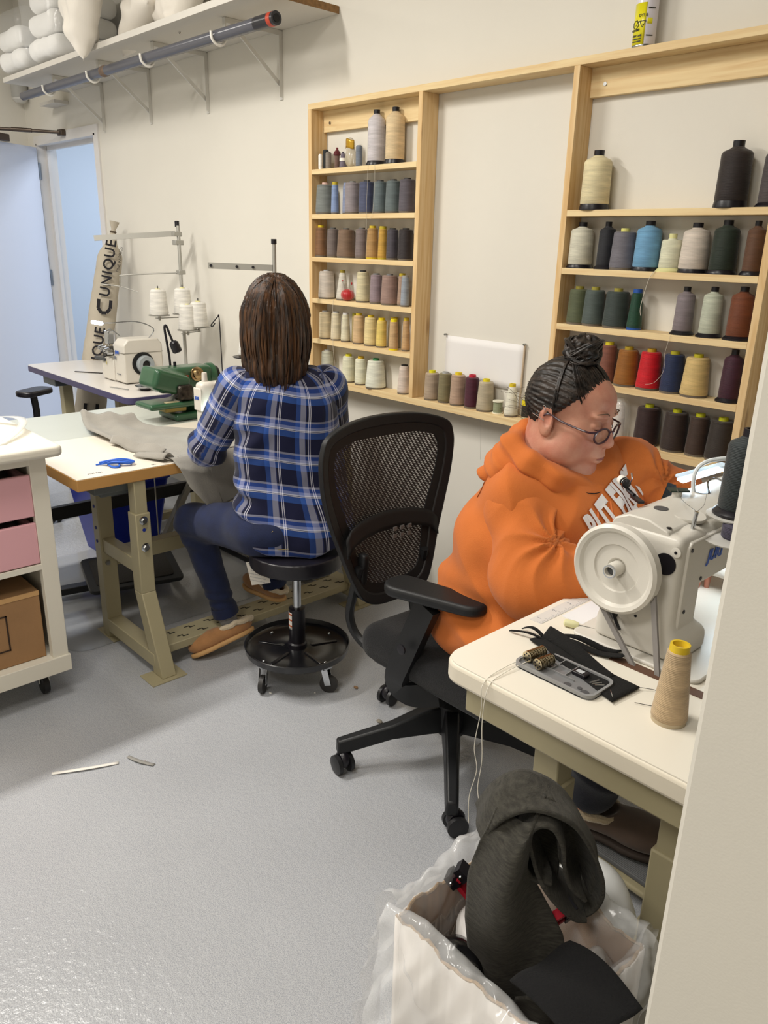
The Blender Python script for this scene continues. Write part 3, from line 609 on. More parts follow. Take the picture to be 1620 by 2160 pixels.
for x in(-4.75,-3.85):
    B().box(x-.03,x+.03,-.62,-.56,0,.72).build('leg',BEI,t,bevel=.004); B().box(x-.03,x+.03,-.28,-.22,0,.72).build('leg',BEI,t,bevel=.004)
    B().box(x-.02,x+.02,-.64,-.2,.02,.06).build('foot_bar',BEI,t)
B().box(-4.72,-3.88,-.50,-.44,.10,.15).build('cross_bar',BEI,t)
B().box(-4.80,-4.62,-.70,-.52,.675,.722).build('drawer',DG,t,bevel=.004)
t2=thing('overlock_machine','off-white overlock machine with grey handwheel and bright lamp','sewing machine',(-4.1,-.45,.76))
OW=mat('machine_offwhite','cfcac0',.35,spec=.5); CH=mat('chrome','c9ccd0',.12,metal=1); BLU=mat('logo_blue','2a58b8',.5)
B().prism([(-.56,.0),(-.335,.0),(-.335,.20),(-.36,.232),(-.53,.232),(-.56,.20)],(-4.115,0,.765),(0,1,0),(0,0,1),.125).build('machine_body',OW,t2,bevel=.008)
B().box(-4.117,-3.9885,-.562,-.333,.923,.926).build('cover_seam',mat('seam_grey','8b877e',.6),t2)
B().prism([(-.26,0),(-.115,0),(-.115,.115),(-.20,.125),(-.26,.10)],(-4.0,-.565,.765),(1,0,0),(0,0,1),-.20).build('front_cover',OW,t2,bevel=.006)
B().box(-4.33,-4.20,-.575,-.43,.862,.878).build('needle_plate',mat('dark_steel','55595e',.25,metal=.9),t2,bevel=.002)
b=B(); b.box(-4.26,-4.20,-.56,-.44,.878,.935)
b.build('looper_housing',mat('dark_parts','4a4844',.35,metal=.6,var=.6,vscale=60,bump=.6),t2,bevel=.01)
for k in range(4):
    B().lathe([(.008,0),(.016,.005),(.014,.012),(.012,.03),(.007,.034)],(-4.215+.035*k,-.565,.935-.004*k),ax=(0,-1,0),n=16).build('tension_knob',CH,t2)
b=B(); b.tube([(-4.25,-.52,.93),(-4.26,-.53,1.0),(-4.22,-.52,1.03),(-4.15,-.50,1.0)],.003); b.build('thread_guide',CH,t2)
b=B(); b.box(-4.27,-4.22,-.535,-.50,.95,1.02); b.build('lamp_clamp',CH,t2,bevel=.004)
B().tube([(-4.02,-.40,.99),(-3.99,-.38,1.045),(-4.10,-.42,1.075),(-4.25,-.50,1.06),(-4.36,-.50,1.05)],.003).build('lamp_arm',CH,t2)
ld=B().box(-4.475,-4.365,-.515,-.49,1.038,1.056).build('lamp_bar',mat('lamp_white','e6f0ff',.4,emit=14),t2,bevel=.004)
B().lathe([(.062,0),(.062,.004)],(-3.9895,-.455,.865),ax=(1,0,0)).build('wheel_recess',mat('recess_black','151515',.6),t2)
B().lathe([(.046,.004),(.049,.012),(.047,.03),(.044,.036),(.024,.036),(.022,.02)],(-3.9895,-.45,.862),ax=(1,0,0)).build('handwheel',mat('wheel_grey','969da0',.35),t2)
B().lathe([(.021,.021),(.021,.024)],(-3.9895,-.45,.862),ax=(1,0,0)).build('wheel_bore',_M['recess_black'],t2)
text('maker_logo','JUKI',BLU,t2,(-4.06,-.5655,.925),(1,0,0),(0,0,1),.022,bold=.001)
text('warning_mark','!',mat('warn_yellow','c9b84a',.5),t2,(-4.19,-.5705,.855),(1,0,0),(0,0,1),.022,bold=.002)
text('model_print','MO-6814S',mat('print_grey','6c7078',.5),t2,(-4.055,-.5655,.81),(1,0,0),(0,0,1),.010)
B().lathe([(.009,0),(.009,.002)],(-4.085,-.5655,.895),ax=(0,-1,0)).build('badge',_M['print_grey'],t2)
t=thing('magnetic_dish','small round steel pin dish on the purple-edged table corner','dish',(-3.80,-.52,.76))
B().lathe([(.025,.0),(.03,.008),(.03,.010)],(-3.79,-.55,.7602)).build('dish_base',BLK,t)
B().lathe([(.028,.008),(.05,.02),(.054,.024),(.05,.0235),(.02,.012),(.001,.011)],(-3.79,-.55,.7602),caps=False).build('dish_bowl',CH,t)
o=B().beam((-3.97,-.66,.763),(-3.84,-.62,.763),.008,.003).build('tweezers',CH,None); tag(o,'steel tweezers lying in front of the overlock machine','tweezers')
o=B().beam((-4.56,-.60,.763),(-4.42,-.50,.763),.012,.004).build('small_screwdriver',mat('dark_handle','3a3634',.5),None); tag(o,'dark thin tool lying left of the overlock machine','tool')
# thread stand
t3=thing('thread_stand','tall grey thread stand with four white cones behind the overlock','thread stand',(-4.04,-.18,.76))
GM=mat('stand_grey','a5a39c',.4,metal=.3)
B().cyl((-4.03,-.175,.762),(-4.13,-.12,1.575),.0095).build('pole',GM,t3); B().cyl((-4.14,-.12,1.57),(-4.1425,-.119,1.60),.0125).build('pole_cap',BLK,t3)
B().beam((-4.14,-.135,1.535),(-4.32,-.52,1.50),.028,.004,up=(0,1,0)).build('top_bar',GM,t3)
b=B(); b.box(-4.165,-4.115,-.155,-.105,1.52,1.545); b.build('clamp',GM,t3,bevel=.004)
B().box(-4.155,-4.11,-.15,-.10,1.475,1.50).build('clamp',GM,t3,bevel=.004)
b=B(); b.tube([(-4.11,-.13,1.33),(-4.26,-.385,1.312),(-4.275,-.41,1.30),(-4.276,-.412,1.25)],.004); b.build('side_arm',GM,t3)
B().tube([(-4.335,-.50,1.262),(-4.275,-.41,1.25),(-4.22,-.34,1.222)],.003).build('guide_bar',GM,t3)
B().box(-4.13,-4.09,-.15,-.11,1.32,1.342).build('clamp',GM,t3,bevel=.003)
CS=[(-4.00,-.335,1.112),(-3.955,-.215,1.118),(-3.915,-.215,1.035),(-3.89,-.160,1.05)]
WT=thread_mat('e4e1da'); 
for i,(x,y,z) in enumerate(CS):
    B().lathe([(.056,0),(.058,.004),(.03,.006),(.008,-.004),(.006,-.025)],(x,y,z),n=28).build('cone_plate',GM,t3)
B().beam((-4.08,-.15,1.09),(-4.01,-.345,1.098),.022,.004).build('plate_arm',GM,t3); B().beam((-4.08,-.15,1.09),(-3.96,-.225,1.098),.022,.004).build('plate_arm',GM,t3)
B().beam((-4.07,-.16,1.0),(-3.91,-.235,1.022),.022,.004).build('plate_arm',GM,t3); B().beam((-4.07,-.16,1.0),(-3.89,-.16,1.03),.022,.004).build('plate_arm',GM,t3)
for i,((x,y,z),w) in enumerate(zip(CS,('leftmost of the four white cones on the overlock stand','back white cone between its neighbours on the overlock stand','largest front white cone on the overlock stand','white cone behind the front one on the overlock stand'))):
    q=thing('thread_cone',w,'thread cone',(x,y,z+.006),'white cones on the overlock thread stand')
    B().lathe([(.047,.0),(.050,.006),(.041,.122),(.033,.130)],(x,y,z+.007)).build('thread_winding',WT,q)
    B().lathe([(.014,.12),(.013,.135)],(x,y,z+.007),n=16).build('cone_tip',mat('pale_yellow','ded9a0',.5),q)
    B().cyl((x,y,z+.14),(x,y,z+.155),.003,n=8).build('spindle_tip',mat('spindle_dark','4a4a48',.4),q)
# canvas roll
t=thing('canvas_roll','tall beige canvas roll bag with black lettering leaning beside the doorway','fabric roll',(-5.0,-.3,0))
CV=mat('canvas','b9b0a0',.9,bump=.3,bscale=300,var=.06,vscale=10)
pa=V((-5.07,-.42,.0)); pb=V((-4.97,-.125,1.46)); ax=(pb-pa).normalized()
sdf('canvas_bag',lambda P:smin(smax(rcone(P,pa+ax*.1,pb-ax*.08,.105,.075),-(P[2]-.004),.01),rcone(P,pb-ax*.06,pb+ax*.09,.05,.014),.03)+.004*snoise(*P,22,3)+.0025*snoise(*P,60,5),(-5.25,-.60,0),(-4.8,-.02,1.62),.010,CV,t,smooth_it=1)
B().lathe([(.016,0),(.013,.01),(.028,.05),(.03,.06)],pb+ax*.085,ax=ax,n=12).build('gathered_top',CV,t)
B().lathe([(.018,0),(.021,.006),(.018,.012)],pb+ax*.075,ax=ax,n=12).build('tie_cord',mat('cord_dark','54493c',.8),t)
INK=mat('canvas_ink','1c1a20',.8)
view=(V((0,-2.42,0))-V((-5,-.3,0))).normalized(); side=ax.cross(view).normalized(); # reading direction along axis
nrm=(view-ax*view.dot(ax)).normalized(); sd=nrm.cross(ax).normalized()
def onroll(s,off,rad): p=pa+(pb-pa)*s; return p+nrm*rad+sd*off
for s,tx,sz in((.905,'UNIQUE',.086),(.545,'UNIQUE',.086)):
    text('lettering',tx,INK,t,onroll(s,.004,.098+.012*(1-s)),ax,sd,sz,.001,bold=.0015,space=1.1)
for s in(.95,.59): text('small_lettering','FINE FABRICS',INK,t,onroll(s,-.056,.082+.014*(1-s)),ax,sd,.026,.001)
for s in(.745,.30):
    b=B(); c=onroll(s,0,.105)
    pts=[c+ax*.05-sd*.035,c-ax*.0-sd*.037,c-ax*.03-sd*.018,c-ax*.035+sd*.012,c-ax*.01+sd*.034,c+ax*.045+sd*.036]
    for p,q in zip(pts,pts[1:]): b.beam(p,q,.020,.003,up=nrm)
    b.build('roll_emblem',INK,t)
# ---------- grey-topped table with green blindstitch machine ----------
t=thing('long_work_table','pale grey-green work table between the white desk and the far table','table',(-3.22,-.95,0))
slab(t,-3.47,-2.985,-1.66,-.30,.758,.03,.008,mat('grey_laminate','b9bdb4',.3,spec=.5,var=.04,vscale=3),mat('grey_edge','8f918a',.5))
BS=mat('black_steel','1c1c1e',.4)
B().box(-3.42,-3.39,-1.62,-.36,.30,.36).build('black_beam',BS,t,bevel=.002)
for y in(-1.55,-.42):
    for x in(-3.42,-3.05):
        B().box(x-.02,x+.02,y-.02,y+.02,0,.728).build('leg',BS if y<-1 else BEI,t,bevel=.003)
    B().box(-3.44,-3.03,y-.03,y+.03,.0,.03).build('foot_plate',BS,t)
B().beam((-3.38,-.72,.08),(-3.40,-.40,.60),.03,.03).build('brace',GM,t)
b=B(); b.cyl((-3.10,-.88,.15),(-3.10,-.88,.72),.003,n=8); b.build('pull_chain',GM,t)
t=thing('treadle','black machine treadle pedal under the grey-topped table','pedal',(-3.1,-1.05,0))
b=B(); b.prism(rrect(-.20,.20,-.14,.14,.03),(-3.10,-1.02,.095),(.25,.968,.0),(-.95,.245,.18),.018); b.build('pedal_plate',mat('treadle_black','26282b',.35),t,bevel=.004)
B().prism(rrect(-.165,.165,-.11,.11,.02),(-3.102,-1.02,.1135),(.25,.968,.0),(-.95,.245,.18),.004).build('rubber_pad',mat('rubber_dark','3a3836',.8,bump=.8,bscale=250),t)
B().beam((-3.22,-1.36,.045),(-3.12,-.95,.05),.05,.03).build('pedal_bar',BS,t,bevel=.003)
B().box(-3.34,-3.18,-1.42,-1.34,.0,.02).build('pedal_foot',BS,t); B().box(-3.20,-3.14,-.99,-.93,.0,.075).build('pedal_pivot',BS,t)
t=thing('recycling_bin','deep blue plastic bin under the work tables','bin',(-3.60,-.83,0))
BB=mat('bin_blue','1a2fa8',.35)
b=B(); R=[]
for z,w,d in((0,.14,.115),(.005,.145,.12),(.36,.20,.16),(.37,.21,.17),(.385,.21,.17)):
    R.append([b._v((-3.66+x,-.80+y,z)) for x,y in rrect(-d,d,-w,w,.03)])
b.loft(R,True,False); b.build('bin_body',BB,t,solid=.004)
# green machine (image right ~ +y)
t=thing('blindstitch_machine','dark green blindstitch machine with brass knob on the grey-topped table','sewing machine',(-3.12,-.72,.758))
GR_=mat('machine_green','2a5238',.28,spec=.6,coat=.3,var=.08,vscale=20)
def G(P): return P
sdf('machine_body',lambda P:smin(smin(rbox(P,(-3.14,-.70,.925),(.055,.13,.052),.02),rbox(P,(-3.10,-.80,.925),(.075,.085,.045),.02,rot(-18,0,0)),.02),rbox(P,(-3.16,-.63,.84),(.045,.05,.06),.02),.02),(-3.26,-.95,.76),(-2.98,-.54,1.02),.0055,GR_,t)
sdf('cylinder_arm',lambda P:smin(rbox(P,(-3.08,-.80,.832),(.075,.12,.012),.010),rbox(P,(-3.12,-.66,.83),(.05,.08,.018),.014),.03),(-3.2,-.97,.80),(-2.98,-.55,.87),.005,GR_,t)
sdf('machine_base',lambda P:smin(rbox(P,(-3.10,-.68,.775),(.085,.12,.016),.014),rbox(P,(-3.13,-.63,.80),(.05,.06,.03),.02),.03),(-3.22,-.83,.758),(-2.98,-.52,.84),.005,GR_,t)
B().box(-3.06,-3.005,-.785,-.715,.848,.915).build('needle_mechanism',mat('oily_metal','3a342e',.35,metal=.7,var=.8,vscale=50,bump=1,bscale=80),t,bevel=.012)
B().lathe([(.030,0),(.032,.006),(.030,.012),(.022,.014),(.020,.022),(.008,.03)],(-3.083,-.655,.945),ax=(1,-.1,.05)).build('brass_knob',mat('brass','a58f6a',.25,metal=1),t)
B().box(-3.086,-3.080,-.725,-.695,.930,.943).build('red_badge',mat('badge_red','9a2a1c',.5),t)
B().lathe([(.05,0),(.055,.01),(.055,.03),(.045,.035),(.02,.04)],(-3.14,-.575,.925),ax=(0,1,0)).build('handwheel',GR_,t)
B().lathe([(.04,.04),(.04,.052),(.02,.055)],(-3.14,-.575,.925),ax=(0,1,0)).build('belt_pulley',BS,t)
B().cyl((-3.15,-.72,.975),(-3.15,-.72,.995),.007,n=12).build('oil_cap',BLK,t)
B().beam((-3.03,-.84,.8455),(-3.03,-.78,.8455),.022,.003).build('cloth_tab',mat('tab_cream','cbbf9a',.7),t)
B().box(-3.12,-3.03,-.84,-.74,.80,.822).build('under_bracket',mat('brass_dark','8a7a44',.4,metal=.6),t,bevel=.005)
t=thing('gooseneck_lamp','thin black gooseneck work lamp bending over the green machine','lamp',(-3.30,-.69,.758))
B().tube([(-3.285,-.67,.76),(-3.285,-.67,.96),(-3.288,-.677,1.05),(-3.291,-.684,1.125),(-3.287,-.677,1.135),(-3.282,-.666,1.10),(-3.276,-.655,1.065)],.0055).build('neck',BLK,t)
B().lathe([(.012,0),(.020,.008),(.022,.03),(.022,.05),(.019,.052),(.017,.048)],(-3.276,-.655,1.068),ax=(.15,.35,-1)).build('lamp_head',BLK,t)
B().lathe([(.012,0),(.017,.007)],(-3.276+.0066,-.655+.0154,1.024),ax=(.15,.35,-1)).build('lamp_glass',CH,t)
B().lathe([(.03,0),(.03,.01),(.012,.014)],(-3.285,-.67,.759)).build('lamp_base',BLK,t)
t=thing('hook_stand','thin black wire stand ending in a hook above a pale cone','thread stand',(-3.165,-.475,.758))
B().tube([(-3.163,-.472,.765),(-3.163,-.473,.92),(-3.166,-.476,1.165),(-3.169,-.482,1.175),(-3.176,-.494,1.16),(-3.185,-.508,1.14),(-3.183,-.503,1.133),(-3.177,-.492,1.148)],.0025).build('wire',BLK,t)
B().lathe([(.028,0),(.028,.004),(.006,.006)],(-3.163,-.472,.759)).build('stand_base',BLK,t)
spool(None,-3.163,.024,.15,'cone',.62,'dcd9c8','c8c030','pale yellow-tipped cone standing on the thin wire stand',y=-.472,z=.766)
# ---------- left office chair (far, cropped) ----------
t=thing('task_chair','black task chair cut off by the left picture edge','chair',(-4.3,-1.2,0))
sdf('seat',lambda P:rbox(P,(-4.28,-1.20,.46),(.22,.23,.035),.03),(-4.55,-1.5,.40),(-4.0,-.92,.52),.014,BLK,t)
sdf('backrest',lambda P:rbox(P,(-4.28,-1.43,.74),(.20,.03,.25),.03,rot(8,0,0)),(-4.55,-1.55,.44),(-4.0,-1.3,1.02),.013,mat('back_fabric','1e1d20',.9,bump=.4,bscale=300),t)
B().grid(lambda u,v:(-4.03+.02*u-.02*v,-1.36-.05*u+.04*v,.62+.25*v),4,6).build('mesh_panel',mat('grey_mesh','6a6a66',.9),t,solid=.012)
ar=B(); ar.prism(rrect(-.055,.055,-.10,.10,.045),(-4.12,-.995,.735),(.86,.5,0),(-.5,.86,0),.028).build('arm_pad',BLK,t,bevel=.008)
B().tube([(-4.13,-1.0,.74),(-4.12,-1.0,.6),(-4.14,-1.06,.47),(-4.18,-1.12,.45)],.018).build('arm_post',BLK,t)
def fivebase(t,cx,cy,R,angs,zt,m,hub_r=.035,leg_h=.045,caster=.03,zc=None):
    for a in angs:
        a=math.radians(a); dx,dy=math.cos(a),math.sin(a); px,py=-dy,dx
        b=B(); p=[]
        for s,w,z0,z1 in((.02,.03,zt-.085,zt),(.08,.028,zt-.085,zt-.004),(R*.55,.023,zt-.09,zt-.045),(R+.012,.019,zt-.125,zt-.080)):
            c=V((cx+dx*s,cy+dy*s,0)); p.append([b._v((c.x+px*w*q,c.y+py*w*q,z)) for q,z in((-1,z0),(1,z0),(.75,z1),(-.75,z1))])
        b.loft(p); lg=b.build('base_leg',m,t,bevel=.006)
        x,y=cx+dx*R,cy+dy*R; sx,sy=math.cos(a+1.9),math.sin(a+1.9)
        cs=B(); cs.cyl((x,y,.05),(x,y,zt-.10),.009,n=12); cs.lathe([(.022,-.012),(.027,-.004),(.027,.004),(.022,.012)],(x+sx*.012,y+sy*.012,.044),ax=(-sy,sx,0),n=18)
        co_=cs.build('caster',BLK,t)
        for q in(-1,1):
            B().lathe([(.018,-.009),(caster,-.006),(caster,.006),(.018,.009)],(x-sy*.020*q+sx*.012,y+sx*.020*q+sy*.012,caster),ax=(-sy,sx,0),n=24).build('wheel',mat('caster_black','1d1d1f',.4),co_)
fivebase(t,-4.28,-1.20,.28,(75,147,219,291,3),.14,BLK)
B().cyl((-4.28,-1.2,.10),(-4.28,-1.2,.43),.022).build('gas_post',BLK,t)
# ---------- white desk with wood edge ----------
t=thing('sewing_desk','white-topped desk with a tan wood edge and beige steel frame','table',(-2.70,-.88,0))
slab(t,-2.982,-2.43,-1.482,-.28,.76,.042,.003,mat('desk_laminate','e3dacb',.25,spec=.5,var=.015,vscale=4),mat('tan_edge','b98b50',.45,var=.06,vscale=12))
SLOT=mat('slot_black','2a2720',.8)
def frame(t,y,mir=1):
    # y: frame plane, mir: direction of flanges
    b=B(); b.box(-2.492,-2.432,y-.028,y+.028,.30,.60); b.build('leg',BEI,t,bevel=.004)
    b=B(); rr=[]
    for x0,x1,z in((-2.492,-2.432,.302),(-2.385,-2.318,.004)): rr.append([b._v((x0,y-.028,z)),b._v((x1,y-.028,z)),b._v((x1,y+.028,z)),b._v((x0,y+.028,z))])
    b.loft(rr); b.build('leg_foot',BEI,t,bevel=.004)
    B().box(-2.487,-2.437,y-.022,y+.022,.56,.718).build('inner_leg',BEI,t,bevel=.003)
    b=B(); b.box(-2.80,-2.745,y-.03,y+.03,.004,.66).build('back_leg',BEI,t,bevel=.004)
    B().box(-2.795,-2.75,y-.024,y+.024,.64,.718).build('inner_leg',BEI,t)
    B().box(-2.75,-2.49,y-.022,y+.022,.365,.42).build('side_brace',BEI,t,bevel=.003)
    B().box(-2.75,-2.37,y-.03,y+.03,.03,.085).build('floor_brace',BEI,t,bevel=.003)
    B().box(-2.85,-2.70,y-.035,y+.035,.0,.005).build('foot_plate',BEI,t,bevel=.001); B().box(-2.40,-2.30,y-.075,y+.06,.0,.005).build('foot_plate',BEI,t,bevel=.001)
    if mir>0:
        for z in(.575,.475):
            B().lathe([(.0155,0),(.0155,.003),(.011,.004)],(-2.432,y,z),ax=(1,0,0),n=20).build('washer',CH,t); B().lathe([(.011,.003),(.011,.010),(.009,.012)],(-2.432,y,z),ax=(1,0,0),n=6).build('bolt',_M['steel'],t)
        B().lathe([(.006,0),(.006,.002)],(-2.432,y,.54),ax=(1,0,0),n=14).build('leg_hole',mat('hole_blue','1a2f8a',.7),t)
        for z in(.545,.46,.405): B().lathe([(.0065,0),(.0065,.002)],(-2.773,y-.030,z),ax=(0,-1,0),n=14).build('leg_hole',_M['hole_blue'],t)
        B().lathe([(.010,0),(.009,.008)],(-2.745,y-.01,.32),ax=(1,0,0),n=6).build('bolt',_M['steel'],t)
frame(t,-1.265); frame(t,-.33,-1)
fb=B().box(-2.50,-2.385,-1.235,-.36,.062,.094).build('foot_rest_bar',BEI,t,bevel=.003)
for k in range(10):
    for j in(0,1):
        yy=-1.18+k*.085+j*.03; xx=-2.468+j*.048
        b=B(); b.prism([(-.009,-.020),(-.003,-.020),(-.003,-.003),(.009,-.003),(.009,.020),(.003,.020),(.003,.003),(-.009,.003)],(xx,yy,.0942),(1,0,0),(0,1,0),.0005); b.build('slot',SLOT,fb,smooth=False)
B().box(-2.80,-2.745,-1.235,-.36,.30,.36).build('back_rail',BEI,t,bevel=.003)
B().box(-2.76,-2.50,-1.40,-1.24,.672,.718).build('drawer',mat('drawer_grey','5c6262',.5),t,bevel=.004)
B().box(-2.72,-2.52,-1.37,-1.26,.655,.672).build('drawer_rim',_M['drawer_grey'],t,bevel=.003)
o=text('edge_print','0120 5456',mat('print_grey','6c7078',.5),t,(-2.475,-1.40,.7602),(.02,1,0),(-1,.02,0),.012)
text('edge_print','KM',_M['print_grey'],t,(-2.455,-1.20,.7602),(.02,1,0),(-1,.02,0),.012)
# blue rubber bands / cord on desk
t=thing('blue_ribbon','bright blue elastic loops lying on the white desk corner','elastic',(-2.52,-1.29,.76))
RB=mat('blue_ribbon','2a62c8',.5)
b=B(); b.tube([(-2.56,-1.36,.764),(-2.54,-1.33,.768),(-2.52,-1.30,.77),(-2.50,-1.27,.766),(-2.515,-1.255,.765),(-2.535,-1.28,.768),(-2.55,-1.32,.765),(-2.50,-1.33,.765),(-2.49,-1.31,.764),(-2.53,-1.29,.772)],.0032,n=6); b.build('loop',RB,t)
b=B(); b.tube([(-2.54,-1.34,.77),(-2.51,-1.31,.776),(-2.49,-1.27,.772),(-2.505,-1.25,.77),(-2.53,-1.285,.777),(-2.555,-1.35,.77)],.0045,n=6); b.build('loop',RB,t)
b=B(); b.grid(lambda u,v:(-2.545+.05*u+.01*v,-1.335+.075*u-.01*v,.770+.010*math.sin(u*3)+.003*v),8,3); b.build('band',RB,t,solid=.002)
# grey fabric over desk and hanging down
FAB=mat('grey_felt','8f8b83',.95,sheen=.3,var=.1,vscale=12,bump=.25,bscale=200)
t=thing('grey_fabric','grey felt fabric being sewn, draped over the desk and hanging off its edge','fabric',(-2.6,-1.0,.76))
def fab(u,v):
    # u: 0..1 from far-left end to the hanging corner; v across
    L=[(-3.22,-1.13),(-3.02,-1.19),(-2.80,-1.19),(-2.66,-1.15),(-2.55,-1.13),(-2.44,-1.13)]
    U=[(-3.06,-.98),(-2.95,-.92),(-2.84,-.84),(-2.72,-.76),(-2.58,-.72),(-2.44,-.76)]
    s=u*5; i=min(int(s),4); f=s-i
    a=V(L[i])*(1-f)+V(L[i+1])*f; c=V(U[i])*(1-f)+V(U[i+1])*f; p=a*(1-v)+c*v
    z=.764+.010*abs(math.sin(6*u+2*v))*(.4+.6*u)+.012*math.exp(-((v-.05)/.06)**2)+ (.03*math.exp(-((u-.0)/.06)**2))+.006*math.sin(14*v+5*u)
    if u<.03: z+=.012
    return (p.x,p.y,z)
b=B(); b.grid(fab,50,22); b.build('fabric_on_desk',FAB,t,solid=.004,angle=80)
def hang(u,v):
    # u along desk edge y from -1.18 to -.72 ; v down
    yb=-1.14+.42*u; tip=1-abs(u-.16)/.9
    y=yb+v*(.04 if u<.3 else -.02)*1.0+.10*v*(1-u)*0; x=-2.435+.03*min(1,v*4)+.10*v*u+.02*math.sin(5*u+1)*v
    drop=.205*(1-.38*max(0,u-.18)/.82) if u>.18 else .10+.105*(u/.18)
    z=.772-v*drop+ (.006 if v<.05 else 0)
    if v<.08: x=-2.46+.045*(v/.08); z=.774
    return (x+ (.012*math.sin(9*u)*v),y,z)
b=B(); b.grid(hang,40,22); b.build('hanging_flap',FAB,t,solid=.004,angle=80)
b=B()
for j,(dz,dx) in enumerate(((.0,0),(.014,.01))):
    pass
b.grid(lambda u,v:(-2.80+.30*u,-1.20+.035*u+.04*math.sin(v*3.14)*(.4+.6*u)+.0*v,.768+.030*math.sin(v*3.14)+.006*math.sin(10*u)),24,10); b.build('rolled_fold',FAB,t,solid=.004,angle=80)
b=B(); b.grid(lambda u,v:(-2.58+.13*u,-1.215+.05*u+.045*v,.766+.022*math.sin(v*3.14)*(.5+.5*u)+.005*u),14,8); b.build('rolled_fold',FAB,t,solid=.003,angle=80)
# industrial machine used by the plaid shirt woman
t=thing('lockstitch_machine','white lockstitch machine in front of the plaid shirt woman','sewing machine',(-2.72,-.62,.76))
sdf('machine_body',lambda P:smin(smin(rbox(P,(-2.72,-.60,.935),(.033,.24,.040),.02),rbox(P,(-2.722,-.83,.888),(.029,.028,.088),.016),.015),rbox(P,(-2.72,-.40,.86),(.05,.06,.10),.02),.03),(-2.80,-.88,.76),(-2.65,-.32,1.06),.006,OW,t)
B().box(-2.80,-2.64,-.85,-.36,.76,.768).build('bed_plate',OW,t,bevel=.002)
B().box(-2.749,-2.696,-.864,-.857,.865,.955).build('face_plate',OW,t,bevel=.004)
B().cyl((-2.72,-.828,.97),(-2.72,-.828,1.012),.012,.010).build('pressure_knob',OW,t)
B().cyl((-2.72,-.835,.77),(-2.72,-.835,.84),.004,n=10).build('presser_bar',CH,t); B().box(-2.73,-2.71,-.845,-.81,.768,.776).build('presser_foot',CH,t)
text('maker_logo','JUKI',BLU,t,(-2.7225,-.8655,.915),(1,0,0),(0,0,1),.016,bold=.0006)
for z in(.945,.84): B().lathe([(.004,0),(.003,.002)],(-2.705,-.860,z),ax=(0,-1,0),n=10).build('face_screw',_M['recess_black'],t)
B().box(-2.690,-2.682,-.835,-.80,.85,.865).build('lamp_strip',mat('lamp_mint','c8fff0',.4,emit=6),t)
B().lathe([(.05,0),(.06,.005),(.06,.02),(.045,.025)],(-2.72,-.335,.93),ax=(0,1,0)).build('handwheel',OW,t)
l=bpy.data.lights.new('machine_lamp','POINT'); l.energy=.35; l.color=(.75,1,.95); l.shadow_soft_size=.02; o=bpy.data.objects.new('machine_lamp',l); COL.objects.link(o); o.location=(-2.655,-.84,.86)
# desk thread stand behind her
t=thing('spool_stand','dark-capped spool stand with a slotted bar behind the plaid shirt woman','thread stand',(-2.93,-.33,.76))
B().cyl((-2.95,-.32,.758),(-2.95,-.32,1.50),.009).build('pole',GM,t); B().cyl((-2.95,-.32,1.495),(-2.95,-.32,1.515),.012).build('pole_cap',BLK,t)
b=B(); b.beam((-2.95,-.33,1.395),(-3.12,-.55,1.40),.026,.004,up=(0,1,0)); b.build('top_bar',GM,t)
for s in(.30,.55,.95): 
    p=V((-2.95,-.33,1.395)).lerp(V((-3.12,-.55,1.40)),s); B().lathe([(.006,0),(.006,.002)],p+V((.0035,-.003,0)),ax=(.79,-.61,0),n=14).build('bar_hole',BLK,t)
B().lathe([(.06,0),(.062,.004),(.02,.006)],(-3.07,-.40,1.0)).build('cone_plate',BLK,t); B().beam((-2.95,-.32,.99),(-3.07,-.40,.995),.02,.004).build('plate_arm',GM,t)
spool(None,-3.07,.036,.15,'cone',.55,'d9d6d0','d8d8c0','white cone on the black plate, half hidden by brown hair',y=-.40,z=1.007)
spool(None,-2.515,.030,.125,'cone',.80,'b3a48c','d8d020','beige yellow-tipped cone on the desk beside the plaid sleeve',y=-.40,z=.761)
t=thing('pin_magnet','small spiky heap of pins stuck together beside the beige cone','pins',(-2.47,-.44,.76))
b=B()
for k in range(26):
    a=rng.rand()*6.28;h=rng.rand()*.04; p=V((-2.475,-.455,.775+rng.rand()*.03)); d=V((math.cos(a)*.02,math.sin(a)*.02,h*.5)); b.tube([p-d,p+d],.0007,n=4,smooth=False)
b.build('pin_heap',CH,t)
B().lathe([(.02,0),(.022,.01),(.01,.014)],(-2.475,-.455,.761)).build('magnet',BS,t)
# floor mat
m=mat('mat_clear','b4b6b8',.08,alpha=.35,spec=.8)
o=B().prism(rrect(-3.7,-2.70,-1.46,-.25,.08),(0,0,.001),(1,0,0),(0,1,0),.003).build('floor_mat',m,None); tag(o,'clear glossy plastic floor mat under the white desk','mat')
# white cart at left
t=thing('rolling_cart','white wooden cart on casters with pink drawers at the left edge','cart',(-2.6,-1.7,0))
CW=mat('cart_white','dcd7c9',.45,spec=.4,var=.02,vscale=5)
x0,x1,ya,yb=-2.95,-2.455,-2.15,-1.56
b=B(); b.prism([(-.50,-.003),(-.006,-.003),(0,.006),(0,.024),(-.006,.032),(-.5,.032)],(-2.37,-1.528,.863),(1,0,0),(0,0,1),.0); b.b.clear()
B().prism(rrect(-2.96,-2.372,-2.2,-1.532,.025),(0,0,.862),(1,0,0),(0,1,0),.034).build('cart_top',CW,t,bevel=.012,bseg=4)
B().box(-2.93,-2.435,-1.602,-1.572,.165,.862).build('side_panel',CW,t,bevel=.001); B().box(-2.93,-2.435,-2.19,-2.16,.165,.862).build('side_panel',CW,t)
B().box(-2.458,-2.430,-1.622,-1.571,.165,.862).build('front_stile',CW,t,bevel=.001)
